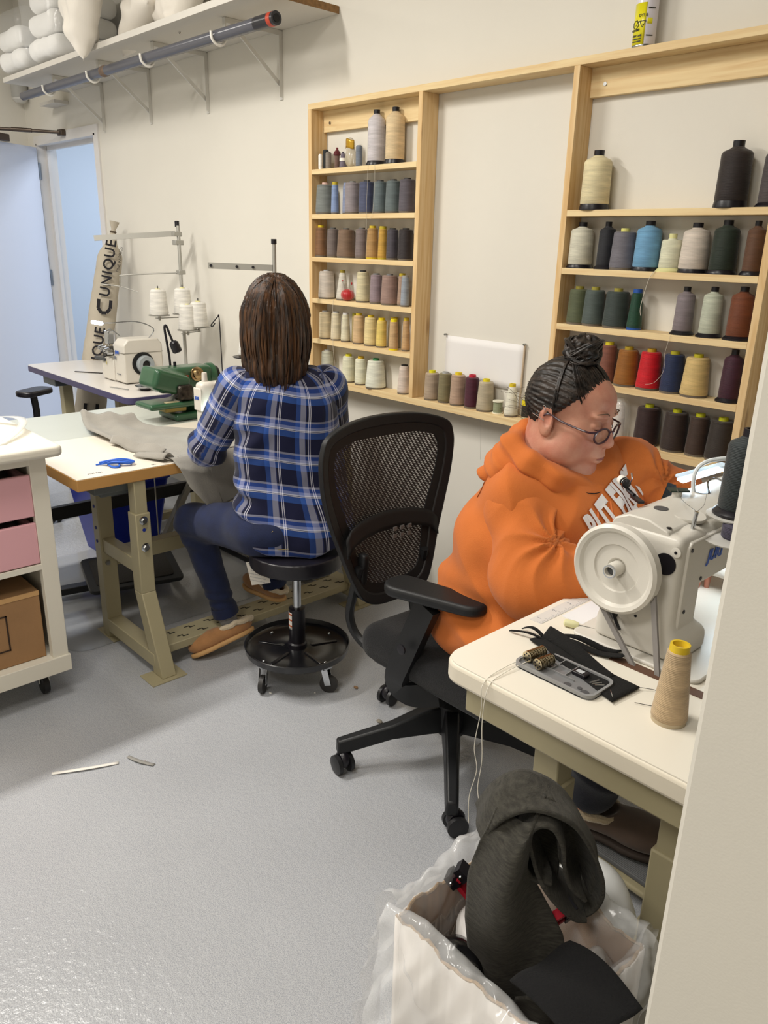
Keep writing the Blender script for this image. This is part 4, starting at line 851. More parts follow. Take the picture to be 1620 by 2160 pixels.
B().box(-2.95,-2.93,-2.19,-1.572,.165,.862).build('back_panel',CW,t)
B().box(-2.95,-2.422,-2.2,-1.566,.108,.166).build('plinth',CW,t,bevel=.002)
B().box(-2.93,-2.431,-2.16,-1.602,.487,.506).build('middle_shelf',CW,t,bevel=.001); B().box(-2.458,-2.431,-2.16,-1.602,.832,.862).build('top_rail',CW,t,bevel=.001)
PK=mat('drawer_pink','d9a5ac',.5,var=.02,vscale=4)
for z0_,z1_ in((.667,.803),(.509,.645)):
    d=B().box(-2.450,-2.434,-2.15,-1.622,z0_,z1_).build('drawer',PK,t,bevel=.003)
    b=B(); b.box(-2.90,-2.45,-1.635,-1.622,z0_,z1_-.01); b.build('drawer_side',PK,d); B().box(-2.90,-2.45,-2.15,-1.635,z0_,z0_+.01).build('drawer_base',PK,d)
    sdf('drawer_contents',lambda P:rbox(P,(-2.66,-1.85,z0_+.075),(.18,.2,.05),.02)+.012*snoise(*P,40,3),(-2.9,-2.1,z0_),(-2.452,-1.63,z1_+.02),.014,mat('dark_cloth','3a2f30',.9),d)
for x,y in((-2.53,-1.635),(-2.86,-1.635),(-2.53,-2.1)):
    c=B().beam((x,y,.108),(x,y,.10),.05,.05).beam((x-.005,y+.016,.10),(x+.012,y+.016,.04),.02,.003,up=(0,1,0)).beam((x-.005,y-.016,.10),(x+.012,y-.016,.04),.02,.003,up=(0,1,0)).build('caster',CH,t)
    B().lathe([(.025,-.011),(.036,-.009),(.036,.009),(.025,.011)],(x+.012,y,.036),ax=(0,1,0)).build('wheel',mat('caster_black','1d1d1f',.4),c)
t=thing('cardboard_box','brown cardboard box with an up-arrow print on the cart bottom shelf','box',(-2.68,-1.85,.166))
CB=mat('cardboard','997550',.85,var=.08,vscale=10,bump=.15,bscale=90)
B().box(-2.90,-2.46,-2.12,-1.632,.1665,.408).build('box_body',CB,t,bevel=.003)
B().box(-2.68,-2.66,-2.12,-1.632,.4085,.4095).build('flap_seam',mat('seam_brown','5f4128',.9),t)
B().box(-2.459,-2.4585,-2.12,-1.632,.392,.4085).build('top_flap_edge',mat('cardboard_light','c29a68',.85),t)
PB=mat('print_box','33241a',.85); yc_=-1.80; b=B()
for a,c_,d_,e in((-1.86,-1.74,.345,.35),(-1.86,-1.74,.225,.23),(-1.865,-1.86,.225,.35),(-1.745,-1.74,.225,.35)): b.box(-2.4586,-2.458,a,c_,d_,e)
b.box(-2.4586,-2.458,-1.825,-1.775,.245,.252); b.build('print_frame',PB,t,smooth=False)
B().prism([(-1.815,.26),(-1.785,.26),(-1.785,.30),(-1.765,.30),(-1.80,.335),(-1.835,.30),(-1.815,.30)],(-2.4586,0,0),(0,1,0),(0,0,1),.0006).build('arrow_print',PB,t,smooth=False)
t=thing('clear_ruler','clear curved plastic strip lying on the white cart top','ruler',(-2.6,-1.65,.9))
b=B(); b.grid(lambda u,v:(-2.90+.42*u+.0*v,-1.70+.14*math.sin(u*3.1)+.028*v,.898+.030*math.sin(u*3.14)),20,2); b.build('strip',mat('strip_clear','eceae2',.1,alpha=.45,spec=.9),t,solid=.0015)
t=thing('white_cloth','white folded cloth lying at the cart top far end','cloth',(-2.8,-1.7,.9)) if 0 else None
# ---------- rolling stool ----------
t=thing('rolling_stool','black round rolling stool with tool tray base under the plaid shirt woman','stool',(-2.04,-.90,0))
cx,cy=-2.04,-.90
TR=mat('tray_black','17171a',.22,spec=.6,coat=.3,var=.5,vscale=14)
b=B(); b.lathe([(.170,.100),(.186,.112),(.190,.135),(.186,.137),(.182,.120),(.170,.112),(.06,.112),(.035,.118)],(cx,cy,0),n=56,caps=False); b.lathe([(.17,.100),(.001,.100)],(cx,cy,0),n=56,caps=False); b.build('tray',TR,t)
for k in range(5):
    a=math.radians(-75+72*k); B().beam((cx+.05*math.cos(a),cy+.05*math.sin(a),.114),(cx+.15*math.cos(a),cy+.15*math.sin(a),.113),.012,.006).build('tray_rib',TR,t,bevel=.002)
for a in(-88,2,92,182):
    a=math.radians(a); x,y=cx+.152*math.cos(a),cy+.152*math.sin(a)
    B().sphere((x,y,.115),.006,n=12,m=8,sc=(1,1,.7)).build('tray_bolt',CH,t)
    sx,sy=math.cos(a+.6),math.sin(a+.6)
    c=B(); c.box(x-.018,x+.018,y-.018,y+.018,.094,.100)
    for q in(-1,1): c.beam((x+sy*.014*q,y-sx*.014*q,.094),(x+sx*.014+sy*.014*q,y+sy*.014-sx*.014*q,.032),.022,.002,up=(sy,-sx,0))
    cc=c.build('caster',CH,t)
    B().lathe([(.016,-.010),(.032,-.008),(.032,.008),(.016,.010)],(x+sx*.014,y+sy*.014,.032),ax=(sy,-sx,0),n=24).build('wheel',mat('wheel_rubber','2c2a29',.5),cc)
B().lathe([(.036,.114),(.034,.135),(.029,.14),(.029,.272),(.022,.274)],(cx,cy,0),n=28).build('gas_cylinder',BLK,t)
lb=B(); lb.grid(lambda u,v:(cx+.0293*math.cos(math.radians(-150+75*u)),cy+.0293*math.sin(math.radians(-150+75*u)),.195+.065*v),10,6); lb.build('white_label',mat('label_white','e6e2dc',.6),t,solid=.0004)
for z in(.205,.228,.250):
    b=B(); b.grid(lambda u,v:(cx+.0296*math.cos(math.radians(-150+75*u)),cy+.0296*math.sin(math.radians(-150+75*u)),z+.006*v),10,1); b.build('orange_stripe',mat('label_orange','d0602a',.6),t,solid=.0004)
B().cyl((cx,cy,.26),(cx,cy,.445),.0155).build('piston',CH,t)
sdf('seat',lambda P:smax(rcone(P,(cx,cy,.474),(cx,cy,.476),.185,.185)*0+np.maximum(np.sqrt((P[0]-cx)**2+(P[1]-cy)**2)-.156,np.abs(P[2]-.470)-.022)-.006,-10+0*P[2],.01),(cx-.19,cy-.19,.43),(cx+.19,cy+.19,.51),.006,BLK,t,smooth_it=3)
tg=B().box(-.034,.034,-.0006,.0006,-.046,.046,R=rot(6,-10,0)); bmesh.ops.transform(tg.b,matrix=Matrix.Translation((cx-.088,cy-.10,.405))@rot(0,0,45).to_4x4(),verts=tg.b.verts)
tgo=tg.build('care_tag',mat('tag_paper','dcd6cc',.8),t,smooth=False)
R45=rot(0,0,45)
for k,(tx,s) in enumerate((('MADE OF NEW MATERIAL',.0042),('NE PAS ENLEVER',.0042),('DO NOT REMOVE',.0042),('UNDER PENALTY OF LAW',.0038),('POLYURETHANE FOAM',.0038),('CONTENU CERTIFIE',.0038))):
    p=V((cx-.088,cy-.10,.405))+R45@V((0,-.0022-.0052*(k*0),.030-k*.012)); text('tag_print',tx,mat('print_grey','6c7078'),tgo,p+R45@V((0,-.004,0)),R45@V((1,0,-.17)),V((0,0,1)),s*1.4,.0002)
# ---------- mesh office chair ----------
t=thing('office_chair','black mesh-back office chair behind the woman in the orange hoodie','chair',(-1.35,-.83,0))
CK=mat('chair_plastic','191a1c',.45,spec=.4,bump=.08,bscale=400); CF=mat('chair_fabric','0d0e11',.95,sheen=.08,bump=.6,bscale=420)
fivebase(t,-1.35,-.832,.345,(25,97,169,241,313),.185,CK)
B().lathe([(.045,.09),(.05,.12),(.048,.19),(.035,.20)],(-1.35,-.832,0)).build('hub',CK,t)
B().lathe([(.030,.19),(.030,.285),(.025,.29)],(-1.35,-.832,0)).build('gas_cylinder',BLK,t); B().cyl((-1.35,-.832,.28),(-1.35,-.832,.34),.014).build('piston',CH,t)
B().box(-1.47,-1.20,-.93,-.73,.325,.36).build('tilt_plate',CK,t,bevel=.01)
sdf('seat',lambda P:rbox(P,(-1.262,-.842,.425),(.245,.245,.055),.05)+.004*np.cos((P[1]+.842)*12),(-1.54,-1.12,.36),(-.99,-.57,.50),.009,CF,t)
sdf('seat_pan',lambda P:rbox(P,(-1.262,-.842,.368),(.215,.215,.014),.012),(-1.50,-1.08,.345),(-1.02,-.6,.39),.009,CK,t)
cyb=-.872
prof=[(.470,.0),(.474,.07),(.50,.125),(.56,.158),(.66,.192),(.73,.216),(.82,.240),(.90,.250),(.955,.246),(.995,.222),(1.022,.13),(1.030,.0)]
def bx(y,z,extra=0): 
    s=(z-.5)/.52; q=(y-cyb)/.25
    return -1.575-.06*s+.035*(q*q)-.025*math.sin(s*3.14)+.012*(1 if 0 else 0)+extra
yawc=math.radians(-3)
def rc(p):
    x,y=p[0]+1.6,p[1]-cyb; return V((-1.6+x*math.cos(yawc)-y*math.sin(yawc),cyb+x*math.sin(yawc)+y*math.cos(yawc),p[2]))
ol=[V((0,cyb+w,z)) for z,w in prof]+[V((0,cyb-w,z)) for z,w in prof[-2:0:-1]]
ol=catmull(ol+[ol[0]],5)[:-1]
n_=len(ol); b=B(); R=[]
for i,p in enumerate(ol):
    c=V((0,cyb,.77)); o_=(p-c); k=o_.length; inn=c+o_*(1-.030/k); fl=c+o_*(1+.004/k); wd=.030 if p.z<.95 else .03
    ring=[]
    for q,e in((fl,.006),(fl,.030),(inn,.036),(inn,.010)): ring.append(b._v(rc((bx(q.y,q.z,-e+.01),q.y,q.z))))
    R.append(ring)
for i in range(n_):
    a,c=R[i],R[(i+1)%n_]
    for k in range(4): b._f([a[k],a[(k+1)%4],c[(k+1)%4],c[k]])
b.build('back_frame',CK,t,bevel=.005)
# inner dark flange band
b=B(); R=[]
for p in ol:
    c=V((0,cyb,.77)); o_=(p-c);k=o_.length; wd=.058
    R.append([b._v(rc((bx((c+o_*(1-s/k)).y,(c+o_*(1-s/k)).z,e),(c+o_*(1-s/k)).y,(c+o_*(1-s/k)).z))) for s,e in((.010,-.004),(wd,-.002),(wd,-.006),(.010,-.010))])
for i in range(n_):
    a,c=R[i],R[(i+1)%n_]
    for k in range(4): b._f([a[k],a[(k+1)%4],c[(k+1)%4],c[k]])
b.build('inner_rim',mat('rim_black','0f0f11',.6),t)
# mesh panel: see-through weave
mm=bpy.data.materials.new('mesh_fabric'); mm.use_nodes=True; N=mm.node_tree.nodes;L=mm.node_tree.links; bs=N['Principled BSDF']; bs.inputs['Base Color'].default_value=lin('1e1819'); bs.inputs['Roughness'].default_value=.7; _M['mesh_fabric']=mm
tc=N.new('ShaderNodeTexCoord'); 
w1=N.new('ShaderNodeTexWave'); w1.bands_direction='Z'; w1.inputs['Scale'].default_value=58; w1.inputs['Distortion'].default_value=.6; L.new(tc.outputs['Object'],w1.inputs['Vector'])
mp=N.new('ShaderNodeMapping'); mp.inputs['Rotation'].default_value=(math.radians(58),0,0); L.new(tc.outputs['Object'],mp.inputs['Vector'])
w2=N.new('ShaderNodeTexWave'); w2.bands_direction='Z'; w2.inputs['Scale'].default_value=30; L.new(mp.outputs[0],w2.inputs['Vector'])
mu=N.new('ShaderNodeMath'); mu.operation='MULTIPLY'; L.new(w1.outputs['Fac'],mu.inputs[0]); L.new(w2.outputs['Fac'],mu.inputs[1])
rr_=N.new('ShaderNodeMapRange'); rr_.inputs['From Min'].default_value=.30; rr_.inputs['From Max'].default_value=.42; rr_.inputs['To Min'].default_value=1.; rr_.inputs['To Max'].default_value=.55; L.new(mu.outputs[0],rr_.inputs['Value']); L.new(rr_.outputs[0],bs.inputs['Alpha'])
b=B()
def mp_(u,v):
    z=.478+.545*v; w=float(np.interp(z,[a for a,_ in prof],[c for _,c in prof]))-.02; y=cyb+(u*2-1)*max(w,.0); return rc((bx(y,z,-.006),y,z))
b.grid(mp_,24,30); b.build('mesh_panel',mm,t,angle=90)
# lumbar support seen behind the mesh
b=B(); b.grid(lambda u,v:rc((bx(cyb+(u-.5)*.36,.66+.05*v+.03*(1-(2*u-1)**2),.012+.006),cyb+(u-.5)*.36,.64+.055*v+.05*(1-(2*u-1)**2)**.5)),16,4); b.build('lumbar_support',mat('rim_black','0f0f11'),t,solid=.006)
for i in range(3):
    for j in range(2): 
        q=rc((bx(cyb+.02+.028*i,.70,.03),cyb+.01+.028*i,.665+.024*j+.01*i*0)); B().box(q.x-.002,q.x+.002,q.y-.007,q.y+.007,q.z-.006,q.z+.006).build('lumbar_hole',mat('hole_grey','6a6664',.8),t)
B().tube([rc((-1.585,cyb-.13,.60)),rc((-1.61,cyb-.135,.50)),rc((-1.63,cyb-.13,.42)),rc((-1.60,cyb-.12,.36)),rc((-1.52,cyb-.10,.335)),(-1.42,-.90,.34)],.014).build('back_support',CK,t)
B().tube([rc((-1.585,cyb+.13,.60)),rc((-1.61,cyb+.135,.50)),rc((-1.63,cyb+.13,.42)),rc((-1.60,cyb+.12,.36)),rc((-1.52,cyb+.10,.335)),(-1.42,-.76,.34)],.014).build('back_support',CK,t)
b=B()
sdf('back_bracket',lambda P:rbox(P,(-1.60,-.985,.565),(.016,.014,.075),.01,rot(0,6,0)),(-1.64,-1.02,.46),(-1.56,-.95,.66),.006,CK,t)
for s in(-1,1):
    yy=-.842+s*.252; x_=-1.25
    if s<0: path=[(-1.235,yy+.08,.345),(-1.30,yy+.03,.335),(-1.335,yy+.005,.37),(-1.30,yy+.005,.47),(-1.245,yy+.02,.625)]
    else: path=[(-1.235,yy-.08,.345),(-1.30,yy-.02,.335),(-1.335,yy+.015,.37),(-1.30,yy+.02,.47),(-1.255,yy+.015,.58)]
    zp=.64 if s<0 else .60
    b=B(); rg=[]
    pts=catmull([V(p) for p in path],4)
    for i,p in enumerate(pts):
        w=.034; th=.014; tdir=(pts[min(i+1,len(pts)-1)]-pts[max(i-1,0)]).normalized(); ss=V((0,1,0)); nn=tdir.cross(ss).normalized()
        rg.append([b._v(p+nn*a*w+ss*c*th) for a,c in((-1,-1),(1,-1),(1,1),(-1,1))])
    b.loft(rg); ap=b.build('arm_post',CK,t,bevel=.006)
    B().lathe([(.014,0),(.014,.004),(.008,.005)],(-1.285,yy+s*.030,.50),ax=(0,s,0)).build('height_button',BLK,ap)
    pd=B(); ca,sa=math.cos(math.radians(14*(1 if s<0 else -1))),math.sin(math.radians(14*(1 if s<0 else -1)))
    pd.prism([(x*1.0,y*(1-.18*(x/.13)*(1 if x>0 else .5))) for x,y in rrect(-.145,.145,-.048,.048,.046)],(-1.235,yy+(.035 if s<0 else 0),zp-.004),(ca,sa,0),(-sa,ca,0),.03); pd.build('arm_pad',CK,t,bevel=.010,bseg=3)
# ---------- people ----------
def skin_mat(name,h,red):
    m=mat(name,h,.5,spec=.4,bump=.12,bscale=260); N=m.node_tree.nodes;L=m.node_tree.links;b=N['Principled BSDF']
    b.inputs['Subsurface Weight'].default_value=.12; b.inputs['Subsurface Radius'].default_value=(.01,.004,.002)
    tc=N.new('ShaderNodeTexCoord'); n=N.new('ShaderNodeTexNoise'); n.inputs['Scale'].default_value=22; n.inputs['Detail'].default_value=5; L.new(tc.outputs['Object'],n.inputs['Vector'])
    c=N.new('ShaderNodeValToRGB'); c.color_ramp.elements[0].position=.35; c.color_ramp.elements[0].color=lin(h); c.color_ramp.elements[1].position=.7; c.color_ramp.elements[1].color=lin(red); L.new(n.outputs['Fac'],c.inputs['Fac']); L.new(c.outputs['Color'],b.inputs['Base Color']); return m
SKA=skin_mat('skin_light','d3a08a','c98a74'); SKB=skin_mat('skin_warm','c08d76','b27460')
def hair_mat(name,dark,light,scale=(60,60,3)):
    m=mat(name,dark,.42,spec=.45); N=m.node_tree.nodes;L=m.node_tree.links;b=N['Principled BSDF']
    tc=N.new('ShaderNodeTexCoord'); mp=N.new('ShaderNodeMapping'); mp.inputs['Scale'].default_value=scale; L.new(tc.outputs['Object'],mp.inputs['Vector'])
    n=N.new('ShaderNodeTexNoise'); n.inputs['Scale'].default_value=2; n.inputs['Detail'].default_value=7; n.inputs['Distortion'].default_value=.4; L.new(mp.outputs[0],n.inputs['Vector'])
    c=N.new('ShaderNodeValToRGB'); c.color_ramp.elements[0].position=.42; c.color_ramp.elements[0].color=lin(dark); c.color_ramp.elements[1].position=.75; c.color_ramp.elements[1].color=lin(light); L.new(n.outputs['Fac'],c.inputs['Fac']); L.new(c.outputs['Color'],b.inputs['Base Color'])
    u=N.new('ShaderNodeBump'); u.inputs['Strength'].default_value=.7; u.inputs['Distance'].default_value=.004; L.new(n.outputs['Fac'],u.inputs['Height']); L.new(u.outputs[0],b.inputs['Normal']); return m
def hand_sdf(P,w,d,pn,th,s=1.,curl=.5):
    """w wrist, d finger direction, pn palm normal (towards palm side), th thumb side"""
    w=V(w); d=V(d).normalized(); pn=(V(pn)-d*V(pn).dot(d)).normalized(); th=V(th); th=(th-d*th.dot(d)-pn*th.dot(pn)).normalized()
    Rm=np.array([[d.x,th.x,pn.x],[d.y,th.y,pn.y],[d.z,th.z,pn.z]])
    o=rbox(P,w+d*.045*s,(.046*s,.040*s,.013*s),.012*s,Rm)
    for k,(off,ln,r) in enumerate(((.030,.072,.0085),(.010,.080,.009),(-.010,.074,.0085),(-.029,.058,.0075))):
        b0=w+d*.085*s+th*off*s; b1=b0+(d*math.cos(curl*.6)+pn*math.sin(curl*.6))*ln*.48*s+th*off*.15*s; b2=b1+(d*math.cos(curl*1.6)+pn*math.sin(curl*1.6))*ln*.52*s
        f=np.minimum(rcone(P,b0-d*.01,b1,r*1.08*s,r*s),rcone(P,b1,b2,r*s,r*.8*s)); o=smin(o,f,.006*s)
    t0=w+d*.02*s+th*.032*s; t1=t0+(d*.6+th*.7+pn*.25).normalized()*.042*s; t2=t1+(d*.9+th*.2+pn*.3).normalized()*.032*s
    return smin(o,np.minimum(rcone(P,t0,t1,.014*s,.011*s),rcone(P,t1,t2,.0105*s,.008*s)),.008*s)
def join(objs,name):
    """merge mesh data of objs into the first (same parent), keeps one object"""
    bmn=bmesh.new()
    for o in objs: bmn.from_mesh(o.data)
    me=bpy.data.meshes.new(name); bmn.to_mesh(me); bmn.free(); me.materials.append(objs[0].data.materials[0]); objs[0].data=me
    for o in objs[1:]: bpy.data.objects.remove(o)
    return objs[0]
def folds(Vt,F,fn):
    N=vnormals(Vt,F); return Vt+N*fn(Vt)[:,None]
def ridged(x): return 1-2*np.abs(np.sin(x))
# ===== woman in the plaid shirt =====
w1=thing('person','person with long brown hair in a blue plaid shirt, on the rolling stool','person',(-2.07,-.90,0))
Lsh,Rsh=(-2.205,-1.025,1.045),(-2.045,-.765,1.045); Lel,Rel=(-2.305,-1.075,.83),(-2.17,-.62,.83); Lwr,Rwr=(-2.565,-.905,.80),(-2.56,-.70,.80)
Lhip,Rhip=(-2.13,-.985,.565),(-2.08,-.82,.565); Lkn,Rkn=(-2.46,-1.055,.515),(-2.50,-.775,.53); Lan,Ran=(-2.405,-.97,.135),(-2.475,-.69,.155)
hc=V((-2.155,-.888,1.262))
def bodyA(P):
    o=smin(ell(P,(-2.10,-.885,.62),(.10,.11,.10)),ell(P,(-2.11,-.885,.85),(.07,.09,.17)),.06)
    o=smin(o,ell(P,(-2.135,-.90,1.0),(.06,.10,.08)),.05)
    o=smin(o,rcone(P,(-2.13,-.895,1.05),(-2.165,-.905,1.17),.055,.05),.04)
    for a,b_,c in((Lsh,Lel,Lwr),(Rsh,Rel,Rwr)): o=smin(o,smin(rcone(P,a,b_,.045,.038),rcone(P,b_,c,.037,.026),.02),.03)
    for a,b_,c in((Lhip,Lkn,Lan),(Rhip,Rkn,Ran)): o=smin(o,smin(rcone(P,a,b_,.075,.052),rcone(P,b_,c,.050,.031),.02),.03)
    return o
hd=V((-.80,.45,-.40)).normalized()
def headframe(f,up=(0,0,1),roll=0):
    f=V(f).normalized(); l=V(up).cross(f).normalized(); u=f.cross(l); 
    M=Matrix((f,l,u)).transposed()
    return M
HA=headframe(hd)
def loc(P,c,M):
    X,Y,Z=P[0]-c[0],P[1]-c[1],P[2]-c[2]; m=np.array(M,dtype=np.float32)
    return [m[0,0]*X+m[1,0]*Y+m[2,0]*Z,m[0,1]*X+m[1,1]*Y+m[2,1]*Z,m[0,2]*X+m[1,2]*Y+m[2,2]*Z]
def head_sdf(Q,fat=0.):
    o=ell(Q,(-.015,0,.030),(.098,.077,.098))
    o=smin(o,ell(Q,(.030,0,-.042),(.068+fat*.3,.060+fat,.078)),.03)
    for s in(-1,1):
        o=smin(o,ell(Q,(.052,s*.036,-.030),(.034,.032+fat*.4,.034+fat*.4)),.02)      # cheeks
        o=smin(o,ell(Q,(.028,s*(.048+fat*.5),-.070),(.045,.022+fat,.036)),.025)     # jowl
        o=smin(o,ell(Q,(.082,s*.026,.030),(.018,.026,.009)),.012)                   # brow
        o=smax(o,-ell(Q,(.104,s*.031,.006),(.020,.020,.015)),.012)                  # socket
        o=smin(o,ell(Q,(.081,s*.031,.006),(.0145,.0155,.0125)),.003)                # lidded eye
        o=smax(o,-ell(Q,(.101,s*.031,.001),(.010,.014,.0012)),.0015)
    o=smin(o,ell(Q,(.030,0,.055),(.068,.062,.050)),.02)
    o=smin(o,rcone(Q,(.092,0,.018),(.108,0,-.026),.009,.013),.010)
    o=smin(o,ell(Q,(.109,0,-.031),(.0155,.0150,.0125)),.006)
    for s in(-1,1):
        o=smin(o,ell(Q,(.100,s*.014,-.034),(.011,.008,.009)),.005); o=smax(o,-ell(Q,(.106,s*.008,-.045),(.006,.0035,.004)),.002)
    o=smin(o,ell(Q,(.088,0,-.066),(.018,.030,.022)),.015)
    o=smin(o,ell(Q,(.101,0,-.066),(.010,.024,.0055)),.004); o=smin(o,ell(Q,(.099,0,-.079),(.010,.021,.0065)),.004)
    o=smax(o,-ell(Q,(.110,0,-.0725),(.012,.022,.0014)),.002)
    o=smin(o,ell(Q,(.068,0,-.106),(.024,.028,.020)),.02)
    for s in(-1,1):
        e=ell(Q,(-.014,s*(.078+fat*.4),-.006),(.023,.010,.038),rot(0,-12,s*20)); e=smax(e,-ell(Q,(-.008,s*(.089+fat*.4),.002),(.012,.008,.022),rot(0,-12,s*20)),.003); e=smin(e,ell(Q,(-.004,s*(.079+fat*.4),-.030),(.010,.008,.012)),.004)
        o=smin(o,e,.006)
    return o
bodyo=sdf('body',bodyA,(-2.72,-1.22,.08),(-1.9,-.52,1.22),.009,SKA,w1)
ho=sdf('head',lambda P:smin(head_sdf(loc(P,hc,HA)),rcone(P,(-2.13,-.895,1.08),hc-HA@V((.03,0,.05)),.052,.055),.02),(hc.x-.16,hc.y-.15,1.08),(hc.x+.14,hc.y+.15,1.40),.0045,SKA,w1)
h1=sdf('hand',lambda P:hand_sdf(P,Lwr,(-.75,.55,-.25),(0,.1,-1),(.5,.8,0),1.,.5),(-2.76,-.96,.72),(-2.5,-.72,.88),.003,SKA,w1)
h2=sdf('hand',lambda P:hand_sdf(P,Rwr,(-.95,.0,-.25),(0,0,-1),(0,-1,0),1.,.5),(-2.78,-.80,.72),(-2.5,-.60,.88),.003,SKA,w1)
join([bodyo,ho,h1,h2],'body')
# plaid material
def plaid():
    m=bpy.data.materials.new('plaid_cotton'); m.use_nodes=True; N=m.node_tree.nodes;L=m.node_tree.links;b=N['Principled BSDF']; b.inputs['Roughness'].default_value=.85; b.inputs['Sheen Weight'].default_value=.15; b.inputs['Specular IOR Level'].default_value=.2
    uv=N.new('ShaderNodeUVMap'); uv.uv_map='cloth'; sp=N.new('ShaderNodeSeparateXYZ'); L.new(uv.outputs[0],sp.inputs[0])
    def ramp(sock,period,stops,ph):
        a=N.new('ShaderNodeMath'); a.operation='MULTIPLY_ADD'; L.new(sock,a.inputs[0]); a.inputs[1].default_value=1/period; a.inputs[2].default_value=ph
        f=N.new('ShaderNodeMath'); f.operation='FRACT'; L.new(a.outputs[0],f.inputs[0])
        c=N.new('ShaderNodeValToRGB'); c.color_ramp.interpolation='CONSTANT'; e=c.color_ramp.elements; e[0].position=0; e[0].color=lin(stops[0][1]); e[1].position=stops[1][0]; e[1].color=lin(stops[1][1])
        for p,h in stops[2:]: q=e.new(p); q.color=lin(h)
        L.new(f.outputs[0],c.inputs['Fac']); return c
    NV='0c1030'; NV2='141a48'
    cu=ramp(sp.outputs[0],.096,[(0,NV),(.38,'294a90'),(.53,'9a9bae'),(.70,'2a3060'),(.73,'04040c'),(.77,NV2),(.79,'e8e6f0'),(.815,NV2),(.845,'e8e6f0'),(.87,NV)],0.)
    cv=ramp(sp.outputs[1],.109,[(0,NV),(.34,'2c55a2'),(.52,NV2),(.53,'e0e2ee'),(.55,NV2),(.565,'e0e2ee'),(.58,'d8dcf0'),(.60,'8a96c8'),(.68,'26499a'),(.80,'9a9cb0'),(.86,NV)],0.)
    mx=N.new('ShaderNodeMix'); mx.data_type='RGBA'; mx.inputs['Factor'].default_value=.5; L.new(cu.outputs['Color'],mx.inputs['A']); L.new(cv.outputs['Color'],mx.inputs['B'])
    s=N.new('ShaderNodeVectorMath'); s.operation='SCALE'; L.new(mx.outputs['Result'],s.inputs[0]); s.inputs['Scale'].default_value=.92; L.new(s.outputs[0],b.inputs['Base Color'])
    return m
PL=plaid()
shc=V((-2.095,-.885,0)); rv=V((.62,.78,0)).normalized(); fv=V((-.78,.62,0))
def shirtA(P):
    Q=P
    o=rcone(P,(-2.10,-.885,.72),(-2.105,-.885,.96),.150,.150)
    for sx in(-.055,.055): 
        c=rv*sx; o=smin(o,rcone(P,(-2.065+c.x,-.88+c.y,.54),(-2.11+c.x,-.885+c.y,.96),.150,.115),.05)
    o=smin(o,rcone(P,V(Lsh)+V((.03,.04,.0)),V(Rsh)+V((-.03,-.04,0)),.068,.068),.05)
    o=smin(o,rcone(P,(-2.12,-.89,1.03),(-2.15,-.90,1.10),.085,.062),.04)
    # flatten front/back
    d=(P[0]-shc.x)*fv.x+(P[1]-shc.y)*fv.y
    w_=.118+.052*np.clip((.74-P[2])/.16,0,1); o=smax(o,np.abs(d+.0)-w_,.05)
    # hem curve: longer at the back
    s=(P[0]-shc.x)*rv.x+(P[1]-shc.y)*rv.y
    hem=.497+.032*(s/.18)**2+.05*np.clip(-(s+.02)/.16,0,1)**1.5
    return smax(o,hem-P[2],.008)
def uvA(Vt):
    s=(Vt[:,0]-shc.x)*rv.x+(Vt[:,1]-shc.y)*rv.y; d=(Vt[:,0]-shc.x)*fv.x+(Vt[:,1]-shc.y)*fv.y
    th=np.arctan2(s/1.35,-d); u=np.where(np.abs(th)<1.0,s*1.03,0)
    return np.stack([th*.155+.012*np.sin(Vt[:,2]*9),Vt[:,2]-.02*np.cos(th)*0+.012*np.sin(th*2)],1)
def foldA(X):
    s=(X[:,0]-shc.x)*rv.x+(X[:,1]-shc.y)*rv.y; z=X[:,2]
    f=.0035*snoise(X[:,0],X[:,1],z,38,4)+.002*snoise(X[:,0],X[:,1],z,80,6)
    low=np.clip((.74-z)/.2,0,1); f+=.010*low*np.sin(s*34+z*10)*.6
    side=np.exp(-((s+.16)/.05)**2)*np.exp(-((z-.66)/.09)**2); f+=.014*side*np.sin(z*75+s*20)
    arm=np.exp(-((s+.13)/.06)**2)*np.exp(-((z-.90)/.08)**2); f+=.007*arm*np.sin(z*60-s*50)
    return f
sh=sdf('shirt',shirtA,(-2.36,-1.18,.47),(-1.83,-.60,1.15),.007,PL,w1,smooth_it=2,post=lambda a,F:folds(a,F,foldA),uvfn=uvA)
def sleeve(name,a,b_,c,r0,r1,r2,seed,end=.55):
    a,b_,c=V(a),V(b_),V(c); e=b_.lerp(c,end)
    def f(P):
        o=smin(rcone(P,a,b_,r0,r1),rcone(P,b_,e,r1,r2),.03); d=(e-b_).normalized(); pl=(P[0]-e.x)*d.x+(P[1]-e.y)*d.y+(P[2]-e.z)*d.z
        return smax(o,pl,.006)
    d1=np.array((b_-a).normalized()); 
    q=(b_-a).normalized().orthogonal().normalized(); r_=(b_-a).normalized().cross(q)
    def uv(Vt):
        R=Vt-np.array(a); t=R@d1; x=R@np.array(q);y=R@np.array(r_); return np.stack([np.arctan2(x,y)*.055+.02,-t+.03],1)
    def fo(X):
        t=(X-np.array(a))@d1; L=(b_-a).length; g=np.exp(-((t-L)/.05)**2); return .0025*snoise(X[:,0],X[:,1],X[:,2],60,seed)+.006*g*np.sin(t*110+X[:,2]*30)
    al=[a,b_,e]; lo=[min(p[i] for p in al)-.10 for i in range(3)]; hi=[max(p[i] for p in al)+.10 for i in range(3)]
    return sdf(name,f,lo,hi,.006,PL,sh,smooth_it=1,post=lambda v,F:folds(v,F,fo),uvfn=uv)
sleeve('sleeve',V(Lsh)+V((.01,.015,-.005)),Lel,Lwr,.077,.060,.048,3,.62); sleeve('sleeve',Rsh,Rel,Rwr,.075,.055,.046,5,.7)
